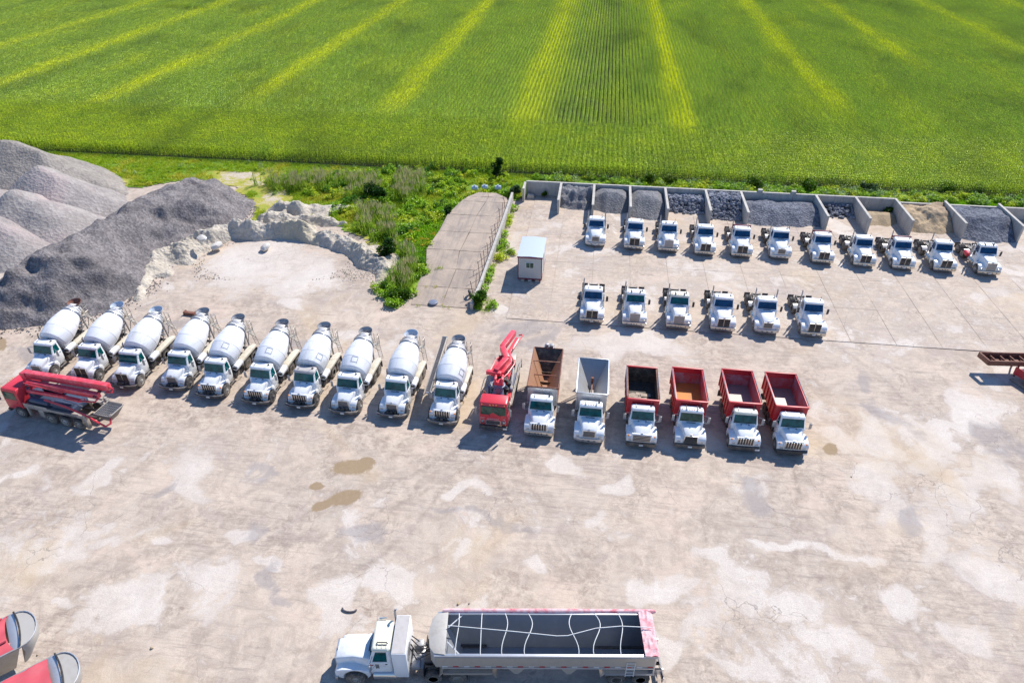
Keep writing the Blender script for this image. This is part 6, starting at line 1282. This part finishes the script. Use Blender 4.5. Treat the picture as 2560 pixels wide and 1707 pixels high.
part(('p2rim',), 'rim', 'tan_metal', hp_, lambda m: m.tube([(-.87, 8.6, 1.7), (.77, 8.6, 1.7), (.77, 9.95, 1.7), (.6, 10.13, 1.7), (-.7, 10.13, 1.7), (-.87, 9.95, 1.7), (-.87, 8.6, 1.7)], .04, 5))
text(P2, 'Enterprises', .26, (1.176, 6.6, 1.31), (R(90), 0, R(90)), 'ink')

# ---------------------------------------------------------------- tractor and open trailer in the foreground
ang = 7.0; e0 = at(855, 1640, 1.0)
T = empty('tractor_unit', (-12.6, 20.2, .02), -(90 - ang), label='white long nosed tractor with sleeper box, hitched to the open trailer in the foreground', cat='truck')
def fg_tractor(r):
    k = 1.0
    truck_front(r, fx=1.10, ra=.67, yb=.10, yf=1.20, yw=2.05, yt=2.30, yr=3.30, zc=1.95, zr=3.0, grille='split', bumper='chrome', glassm='glass', mirror='steel', hw_f=.62, roof='roof_cream', rim='rim', antenna=False, rw=.54)
    chassis(r, .3, 7.6, (5.55, 6.95), rim='rim')
    b = part(('slp',), 'equipment_box', 'white', r, lambda m: m.box(-1.18, 1.18, 3.42, 4.22, .72, 3.02), .03, label='tall dusty box standing behind the cab')
    part(('slt',), 'box_top', 'roof_grey', b, lambda m: m.box(-1.14, 1.14, 3.46, 4.18, 3.022, 3.035))
    part(('slo',), 'oval_panel', 'steel', b, lambda m: m.lathe([(0, .5), (.02, .5)], (.45, 4.22, 2.1), (0, 1, 0), 18))
    stack(r, -1.05, 3.36, 3.75)
    part(('rib3',), 'roof_rib', 'roof_cream', r, lambda m: [m.box(-.8, .8, yy, yy + .03, 3.005, 3.03) for yy in (2.6, 2.85, 3.1)])
    part(('rack3',), 'roof_rail', 'dark', r, lambda m: (m.tube([(.55, 2.55, 3.02), (.55, 2.6, 3.12), (.55, 3.1, 3.12), (.55, 3.15, 3.02)], .03, 5), m.tube([(.66, 2.55, 3.02), (.66, 3.15, 3.02)], .02, 4)))
    part(('horn3',), 'air_horn', 'chrome', r, lambda m: (m.cyl((-.95, 2.5, 3.0), (-.95, 2.9, 3.1), .08, .04, 8)))
    for s_ in (-1, 1):
        part(('tk3', s_), 'fuel_tank', 'chrome', r, lambda m, s_=s_: m.lathe([(0, .27), (.03, .33), (1.3, .33), (1.33, .27)], (s_ * .88, 2.2, .70), (0, 1, 0), 18))
        part(('fn3', s_), 'deck_fender', 'dark', r, lambda m, s_=s_: m.box(s_ * .62, s_ * 1.15, 5.0, 5.05, .5, 1.1))
    part(('hose3',), 'air_hose', 'dark', r, lambda m: [m.tube([(x0, 4.3, 2.2), (x0 * 1.5, 4.6, 1.4), (x0 * .8, 5.0, 1.3), (x0, 5.5, 1.8)], .035, 5) for x0 in (-.4, -.2, .1, .35)])
    part(('dk3',), 'deck_plate', 'steel', r, lambda m: (m.box(-.8, .8, 4.3, 5.0, .94, .98), m.box(.3, .9, 4.35, 4.8, .98, 1.3), m.box(-.7, -.3, 4.4, 4.9, .98, 1.4)), .02)
    for k_ in range(3): part(('lt3', k_), 'cab_vent', 'dark', r, lambda m, k_=k_: m.box(1.003, 1.03, 2.42 + k_ * .07, 2.46 + k_ * .07, 1.35, 1.75))
    part(('li3',), 'door_light', 'redlens', r, lambda m: m.box(1.0, 1.03, 2.12, 2.3, 1.62, 1.7))
fg_tractor(T)
TR = empty('bulk_trailer', (-12.6, 20.2, .02), -(90 - ang), label='long silver open top trailer with bent bows, hitched behind the long nosed tractor', cat='trailer')
def trailer(r):
    y0, y1, z1, W, zb = 5.8, 17.7, 3.02, 1.27, 1.55
    for s_ in (-1, 1):
        w = part(('ts', s_), 'side_wall', 'tan_metal' if s_ > 0 else 'alu', r, lambda m, s_=s_: m.box(s_ * (W - .04), s_ * W, y0, y1, 1.95, z1), .0)
        part(('tsl', s_), 'lining', 'trailer_in', w, lambda m, s_=s_: m.loft([[(s_ * (W - .06), y0 + .05, z1 - .05), (s_ * (W - .045), y0 + .05, z1 - .05), (s_ * .5, y0 + 1.1, .98), (s_ * .46, y0 + 1.1, 1.0)], [(s_ * (W - .06), y1 - .05, z1 - .05), (s_ * (W - .045), y1 - .05, z1 - .05), (s_ * .5, y1 - .05, .98), (s_ * .46, y1 - .05, 1.0)]]))
        part(('tl', s_), 'lower_side', 'tan_metal', w, lambda m, s_=s_: m.loft([[(s_ * W, y0 + .3, 1.95), (s_ * (W - .03), y0 + .3, 1.95), (s_ * (W - .45), y0 + 1.0, 1.25), (s_ * (W - .42), y0 + 1.0, 1.22)], [(s_ * W, y1, 1.95), (s_ * (W - .03), y1, 1.95), (s_ * (W - .45), y1 - .2, 1.25), (s_ * (W - .42), y1 - .2, 1.22)]]))
        part(('tr', s_), 'top_rail', 'alu', w, lambda m, s_=s_: m.box(s_ * (W - .10), s_ * (W + .07), y0 - .05, y1 + .1, z1, z1 + .10), .02)
        part(('tbl', s_), 'blue_stripe', 'rail_blue', w, lambda m, s_=s_: m.box(s_ * (W + .002), s_ * (W + .03), y0, y1 + .05, z1 - .10, z1 - .01))
        part(('tsr', s_), 'lower_rail', 'alu', w, lambda m, s_=s_: m.box(s_ * (W + .002), s_ * (W + .05), y0 + .3, y1, 1.86, 1.96), .01)
        for k in range(20):
            yy = y0 + .35 + k * .59
            part(('tape', s_, k % 2), 'reflector_strip', 'redlens' if k % 2 else 'plate', w, lambda m, s_=s_: m.box(s_ * (W + .003), s_ * (W + .014), 0, .30, 1.98, 2.06), loc=(0, yy, 0))
        for ya, n_ in ((y0 + .35, 'front'), (15.1, 'rear')):
            part(('tfd', s_, n_), 'fender', 'alu' if n_ == 'rear' else 'tan_metal', r, lambda m, s_=s_, ya=ya: (m.box(s_ * .66, s_ * 1.26, ya, ya + 2.7, 1.28, 1.32), m.box(s_ * 1.235, s_ * 1.26, ya, ya + 2.7, 1.12, 1.32), m.beam((s_ * .95, ya + 2.7, 1.30), (s_ * .95, ya + 2.95, .8), .6, .03), m.beam((s_ * .95, ya, 1.30), (s_ * .95, ya - .25, .9), .6, .03)), .01)
        for ya in (y0 + 4.4, y0 + 7.3): part(('tgus', s_, ya), 'landing_gusset', 'tan_metal', r, lambda m, s_=s_, ya=ya: m.prism([(ya - .6, 1.9), (ya + .6, 1.9), (ya + .1, 1.15), (ya - .1, 1.15)], 'x', s_ * 1.16, s_ * 1.2))
        part(('tsk', s_), 'splash_flap', 'belt', r, lambda m, s_=s_: m.box(s_ * .66, s_ * 1.2, 18.35, 18.39, .3, 1.0))
    part(('tflo',), 'floor', 'trailer_in', r, lambda m: m.box(-.5, .5, y0 + 1.0, y1, .92, .985))
    part(('tfr',), 'front_wall', 'alu', r, lambda m: (m.box(-W, W, y0 - .03, y0 + .02, 2.0, z1 + .02), m.loft([[(-W + .05, y0 + .03, z1), (W - .05, y0 + .03, z1), (W - .05, y0 + .06, z1), (-W + .05, y0 + .06, z1)], [(-.5, y0 + 1.3, 1.0), (.5, y0 + 1.3, 1.0), (.5, y0 + 1.33, 1.0), (-.5, y0 + 1.33, 1.0)]])), .0)
    part(('tcap',), 'front_deck', 'nose', r, lambda m: m.prism([(-1.2, y0 - .05), (-1.27, y0 + .55), (1.27, y0 + .55), (1.2, y0 - .05), (.85, y0 - .32), (0, y0 - .45), (-.85, y0 - .32)], 'z', z1 + .10, z1 + .16), .02, label='rounded pale cap over the nose of the trailer')
    part(('tnose',), 'nose_panel', 'nose', r, lambda m: m.prism([(-1.2, y0 - .04), (1.2, y0 - .04), (.85, y0 - .30), (0, y0 - .43), (-.85, y0 - .30)], 'z', 1.9, z1 + .1), .02)
    for xx in (-.85, .85): part(('tbr', xx), 'corner_brace', 'alu', r, lambda m, xx=xx: m.beam((xx * 1.4, y0 + 1.35, z1 - .02), (xx * .5, y0 + .6, z1 - .02), .07, .05))
    part(('tre',), 'rear_gate', 'alu', r, lambda m: (m.box(-W, W, y1, y1 + .08, 1.2, z1 + .05), m.loft([[(-W, y1 + .08, z1), (W, y1 + .08, z1), (W, y1 + .12, z1), (-W, y1 + .12, z1)], [(-W, y1 + .62, 1.1), (W, y1 + .62, 1.1), (W, y1 + .66, 1.1), (-W, y1 + .66, 1.1)]])), .01)
    part(('tbump',), 'rear_bumper', 'alu', r, lambda m: (m.box(-1.2, 1.2, 18.3, 18.45, .55, .72), m.box(-.95, -.85, 17.9, 18.4, .7, 1.2), m.box(.85, .95, 17.9, 18.4, .7, 1.2)), .01)
    rr = random.Random(3)
    for k, yy in enumerate((y0 + 1.15, y0 + 2.45, y0 + 3.75, y0 + 5.05, y0 + 7.55, y0 + 8.8, y0 + 10.15)):
        bend = (.05, 0, .16, .24, -.22, .26, .14)[k]
        part(('bow', k), 'bow', 'plate', r, lambda m, yy=yy, bend=bend: m.tube([(x0, yy + bend * math.sin((x0 / W + 1) * 2.6), z1 + .08 + .22 * (1 - (x0 / W) ** 2)) for x0 in np.linspace(-W, W, 11)], .024, 6), label='thin white bow, bent out of line' if abs(bend) > .1 else None)
    part(('ridge',), 'ridge_strap', 'plate', r, lambda m: m.tube([(-.15 + dx, y0 + yy, z1 + .33) for yy, dx in ((.6, -.18), (2.5, .0), (4.4, .18), (6.6, .42), (7.2, .40), (8.8, -.05), (10.2, -.18), (11.9, -.10))], .026, 6))
    part(('trpr',), 'rolled_tarp', 'tarp_torn', r, lambda m: m.lathe([(0, .10), (.3, .13), (3.0, .12), (6.0, .14), (9.0, .12), (11.9, .13), (12.1, .08)], (-W - .12, y0 + .2, z1 + .10), (0, 1, 0), 10), label='rolled faded red tarpaulin along the far rail')
    def rt(m):
        vs = []; nx, ny = 14, 8
        for j in range(ny):
            for i in range(nx): vs.append((-W - .08 + i * (2 * W + .16) / (nx - 1), y1 - .60 + j * .78 / (ny - 1), z1 + .20 + rr.uniform(-.04, .05) - (.10 if j == ny - 1 else 0)))
        m.add(vs + [(a, b, c - .03) for a, b, c in vs], [(j * nx + i, j * nx + i + 1, (j + 1) * nx + i + 1, (j + 1) * nx + i) for j in range(ny - 1) for i in range(nx - 1)] + [(nx * ny + (j + 1) * nx + i, nx * ny + (j + 1) * nx + i + 1, nx * ny + j * nx + i + 1, nx * ny + j * nx + i) for j in range(ny - 1) for i in range(nx - 1)])
    part(('trt',), 'rear_tarp', 'tarp_torn', r, rt, label='bleached and torn red tarpaulin over the rear end', smooth=15)
    part(('tlad',), 'ladder', 'plate', r, lambda m: (m.tube([(1.32, 16.2, 1.15), (1.32, 16.2, 2.5)], .022, 4), m.tube([(1.32, 16.65, 1.15), (1.32, 16.65, 2.5)], .022, 4), [m.tube([(1.32, 16.2, zz), (1.32, 16.65, zz)], .02, 4) for zz in (1.25, 1.55, 1.85, 2.15, 2.45)]))
    part(('tsh',), 'drive_shaft', 'dark', r, lambda m: m.cyl((.9, y0 + 3.5, 1.75), (.9, y0 + 7.6, 1.45), .07, n=8))
    for s_ in (-1, 1):
        part(('tfr1', s_), 'frame_rail', 'dark', r, lambda m, s_=s_: m.box(s_ * .5, s_ * .4, 5.4, 8.5, 1.08, 1.2), .01)
        part(('tfr2', s_), 'frame_rail', 'dark', r, lambda m, s_=s_: m.box(s_ * .5, s_ * .4, 14.6, 18.3, .85, 1.1), .01)
    part(('tlg',), 'landing_gear', 'steel', r, lambda m: [m.box(s_ * .7, s_ * .82, 8.9, 9.02, .25, 1.5) for s_ in (-1, 1)])
    for yy in (15.8, 17.15):
        for s_ in (-1, 1): wheel(r, s_ * .90, yy, s_, .52, .58, 'rim', True)
        part(('tax', yy), 'axle', 'dark', r, lambda m, yy=yy: m.cyl((-.7, yy, .52), (.7, yy, .52), .09, n=8))
trailer(TR)

# ---------------------------------------------------------------- two covered trailers in the near left corner
def tarp_trailer(name, x, y, rz, label, torn=False):
    """rounded nose at local y=0, body runs to +Y"""
    r = empty(name, (x, y, 0), rz, label=label, cat='trailer', group='red tarped trailers in the near left corner')
    W, z1, L = 1.27, 2.9, 9.5
    arc = [(W * math.cos(a), -.88 * math.sin(a) + .0) for a in [math.pi * i / 12 for i in range(13)]]
    part(('nose',), 'nose_panel', 'nose', r, lambda m: m.loft([[(px, py, z1 + .02) for px, py in arc], [(px * .995, py * .96, z1 - .5) for px, py in arc], [(px * .85, py * .6 + .35, 1.45) for px, py in arc]]), .0, smooth=35, label='half round grey metal nose')
    part(('nlip',), 'nose_lip', 'alu', r, lambda m: m.tube([(px, py, z1 + .07) for px, py in arc], .03, 5))
    part(('nbar',), 'cross_rail', 'dark', r, lambda m: m.tube([(W * t, .02 - .12 * (1 - t * t), z1 + .20) for t in np.linspace(-1, 1, 9)], .05, 6))
    part(('ndeck',), 'front_deck', 'alu', r, lambda m: m.box(-W + .02, W - .02, .02, .48, z1 + .02, z1 + .09), .01)
    for s_ in (-1, 1):
        part(('tts', s_), 'side_wall', 'tan_metal', r, lambda m, s_=s_: m.loft([[(s_ * W, .1, z1), (s_ * (W - .04), .1, z1), (s_ * (W - .3), .8, 1.3), (s_ * (W - .26), .8, 1.3)], [(s_ * W, L, z1), (s_ * (W - .04), L, z1), (s_ * (W - .3), L, 1.3), (s_ * (W - .26), L, 1.3)]]))
        part(('ttr', s_), 'top_rail', 'steel', r, lambda m, s_=s_: m.box(s_ * (W - .04), s_ * (W + .06), 0, L, z1, z1 + .10), .015)
        for yy in (L - 1.2, L - 2.5): wheel(r, s_ * .9, yy, s_, .52, .58, 'rim', True)
    def tp(m):
        rr = random.Random(9 if torn else 4); nx, ny = 17, 60; vs = []
        for j in range(ny):
            yy = (.42 if not torn else .55) + j * (L - .6) / (ny - 1)
            for i in range(nx):
                t = -1 + 2 * i / (nx - 1); zz = z1 + .13 + (.20 if not torn else .10) * (1 - t * t) + (.035 if torn else .02) * math.sin(yy * 5 + t * 3 + (4 * t * yy if torn else 0)) + rr.uniform(-.012, .012)
                if abs(t) > .99: zz -= .06
                vs.append((t * (W + .05), yy + (-.25 * abs(t) ** 3 if torn else 0), zz))
        f = [(j * nx + i, j * nx + i + 1, (j + 1) * nx + i + 1, (j + 1) * nx + i) for j in range(ny - 1) for i in range(nx - 1)]
        n = len(vs); m.add(vs + [(a, b, c - .03) for a, b, c in vs], f + [tuple(n + q for q in reversed(g)) for g in f])
    part(('tarp', torn), 'tarp', 'tarp', r, tp, smooth=40)
    part(('tfl',), 'underframe', 'dark', r, lambda m: (m.box(-.5, -.4, 1.0, L, .9, 1.2), m.box(.4, .5, 1.0, L, .9, 1.2), m.box(-.75, .75, .9, L, 1.2, 1.3)))
    if torn: part(('fold',), 'tarp_fold', 'tarp', r, lambda m: (m.tube([(-.6, .55, z1 + .32), (-.7, 1.6, z1 + .36), (-.65, 3.2, z1 + .33), (-.8, 5, z1 + .3)], .07, 6), m.tube([(1.2, .6, z1 + .2), (.9, 1.8, z1 + .26), (1.15, 3.4, z1 + .2)], .05, 6)))
    return r
c1 = at(46, 1574, 2.9); c2 = at(152, 1682, 2.9)
tarp_trailer('tarped_trailer', c1[0], c1[1], 135, 'trailer under a creased red tarpaulin, upper of the two in the near left corner', True)
tarp_trailer('tarped_trailer', c2[0], c2[1], 135, 'trailer under a smooth red tarpaulin, lower of the two in the near left corner')

# ---------------------------------------------------------------- rusty machine frame at the right edge
u0, v0 = at(2447, 884, 1.5)
F = empty('rusty_machine', (u0, v0, 0), 0, label='rusty red steel conveyor frame standing at the right edge of the yard', cat='machine')
def chan(k, n, a, b, w=.12, h=.34, mat='rust'): return part(('ru', k), n, mat, F, lambda m: m.beam(a, b, w, h), .01)
chan(1, 'side_beam', (0, 0, 1.45), (4.2, .35, 1.45), .12, .5); chan(2, 'side_beam', (.35, -1.3, 1.45), (4.6, -.95, 1.45), .12, .5); chan(3, 'end_beam', (0, 0, 1.45), (.35, -1.3, 1.45), .12, .5); chan(5, 'bed_plate', (.6, -.6, 1.22), (4.4, -.3, 1.22), 1.2, .04)
for k in range(4): chan(10 + k, 'cross_member', (.9 + k * .85, .08 + k * .07, 1.4), (1.2 + k * .85, -1.22 + k * .07, 1.4), .09, .2)
for k, (x_, y_) in enumerate(((3.1, -1.0), (3.4, .25), (5.5, -1), (5.6, 1))): chan(20 + k, 'leg', (x_, y_, 0), (x_, y_, 1.25), .12, .12)
chan(30, 'chute_side', (2.75, -1.25, .85), (4.3, -4.2, .95), .06, .75, 'bed_red'); chan(31, 'chute_side', (3.75, -1.0, .85), (5.3, -3.9, .95), .06, .75, 'bed_red'); chan(32, 'chute_floor', (3.25, -1.2, .55), (4.8, -4.0, .6), .9, .05, 'rust')
chan(33, 'skid', (2.55, -1.6, .12), (3.9, -4.2, .12), .25, .2, 'steel'); chan(34, 'hopper', (4.9, .4, 1.6), (7.2, .8, 1.6), 1.5, 1.0, 'rust'); chan(35, 'conveyor', (4.5, -2.6, 2.2), (9.5, -2.6, 2.4), 1.3, .8, 'rust')
chan(36, 'frame_leg', (7.0, -2.6, 0), (7.0, -2.6, 1.9), .2, .2, 'rust'); chan(37, 'frame_leg', (9.2, -2.6, 0), (9.2, -2.6, 1.9), .2, .2, 'rust'); chan(38, 'engine_box', (4.7, -5.2, 1.5), (8.5, -5.2, 1.5), 1.6, 1.6, 'rust')

# ---------------------------------------------------------------- small things about the yard
u, v = at(476, 787); mb = MB(); mb.box(-.6, .6, -.18, .18, .06, .32); mb.box(-.62, -.5, -.24, .24, 0, .4); mb.box(.5, .62, -.24, .24, 0, .4)
o = mb.build('steel_trough', 'rust', None, .01); o.location = (u, v, 0); o.rotation_euler = (0, 0, -.1); tag(o, 'short rusty steel trough on the ground behind the mixer trucks', 'trough')
u, v = at(1083, 760); mb = MB(); mb.lathe([(0, .42), (.02, .48), (.22, .48), (.25, .40), (.25, .02)], (0, 0, 0), (0, 0, 1), 20); o = mb.build('round_cover', 'blue_grey', None, .0); o.location = (u, v, .05); tag(o, 'round blue grey lid at the foot of the ramp', 'lid')
u, v = at(1180, 744); o = MB(); o.lathe([(-.12, .30), (-.14, .42), (0, .5), (.14, .42), (.12, .30)], (0, 0, .45), (1, .3, .2), 18, cap=False); o = o.build('old_tyre', 'tyre', None); o.location = (u - .2, v, 0); tag(o, 'black old tyre leaning at the near end of the ramp wall', 'tyre')
for k, (px, py, lb) in enumerate(((1187, 476, 'leftmost'), (1212, 474, 'middle'), (1245, 475, 'rightmost'))):
    u, v = at(px, py, .5); mb = MB(); mb.lathe([(0, .2), (.04, .3), (.45, .32), (.86, .3), (.9, .2)], (-.45, 0, .42), (1, .1, .0), 14); mb.box(-.1, .1, -.1, .1, .7, .85)
    o = mb.build('barrel', 'bluewhite', None); o.location = (u, v, .4); tag(o, f'pale barrel lying in the weeds behind the ramp, {lb} of three', 'barrel', 'pale barrels behind the ramp')
u, v = at(1327, 495); mb = MB(); mb.loft([[(-.5, -.35, 0), (.5, -.35, 0), (.5, .35, 0), (-.5, .35, 0)], [(-.45, -.25, .55), (.4, -.3, .6), (.45, .3, .45), (-.4, .25, .6)]]); o = mb.build('concrete_block', 'wall', None, .05); o.location = (u, v, 0); tag(o, 'dark weathered concrete block beside the empty bay', 'block')
u, v = at(874, 1522); mb = MB(); mb.tube([(.45 * math.cos(a), .22 * math.sin(a), .06) for a in [math.pi * (1.0 + i * .11) for i in range(10)]], .06, 6); o = mb.build('hose_piece', 'belt', None); o.location = (u, v, 0); tag(o, 'curved black hose piece on the ground above the long nosed tractor', 'hose')
for k, (px, py, s_) in enumerate(((1146, 1509, .12), (1173, 1508, .07), (380, 1620, .1), (94, 1637, .07), (2128, 1192, .08))):
    mb = MB(); mb.add([v * 1.0 for v in rock_verts(s_, rng)], RF); o = mb.build('stone', 'dirt', None); u, v = at(px, py); o.location = (u, v, s_ * .5)
    tag(o, ['brown stone above the left half of the silver trailer', 'small brown stone right of a bigger one above the silver trailer', 'dark stone in the near left part of the yard', 'small stone between the two red tarped trailers', 'small dark stone in the right part of the yard'][k], 'stone')
pp = [(*at(x, y), .0) for x, y in ()]
mb = MB(); a = at(1310, 497); b = at(1270, 600)
tri = sum(len(o.data.polygons) for o in bpy.data.objects if o.type == 'MESH'); print('objects', len(bpy.data.objects), 'faces', tri)
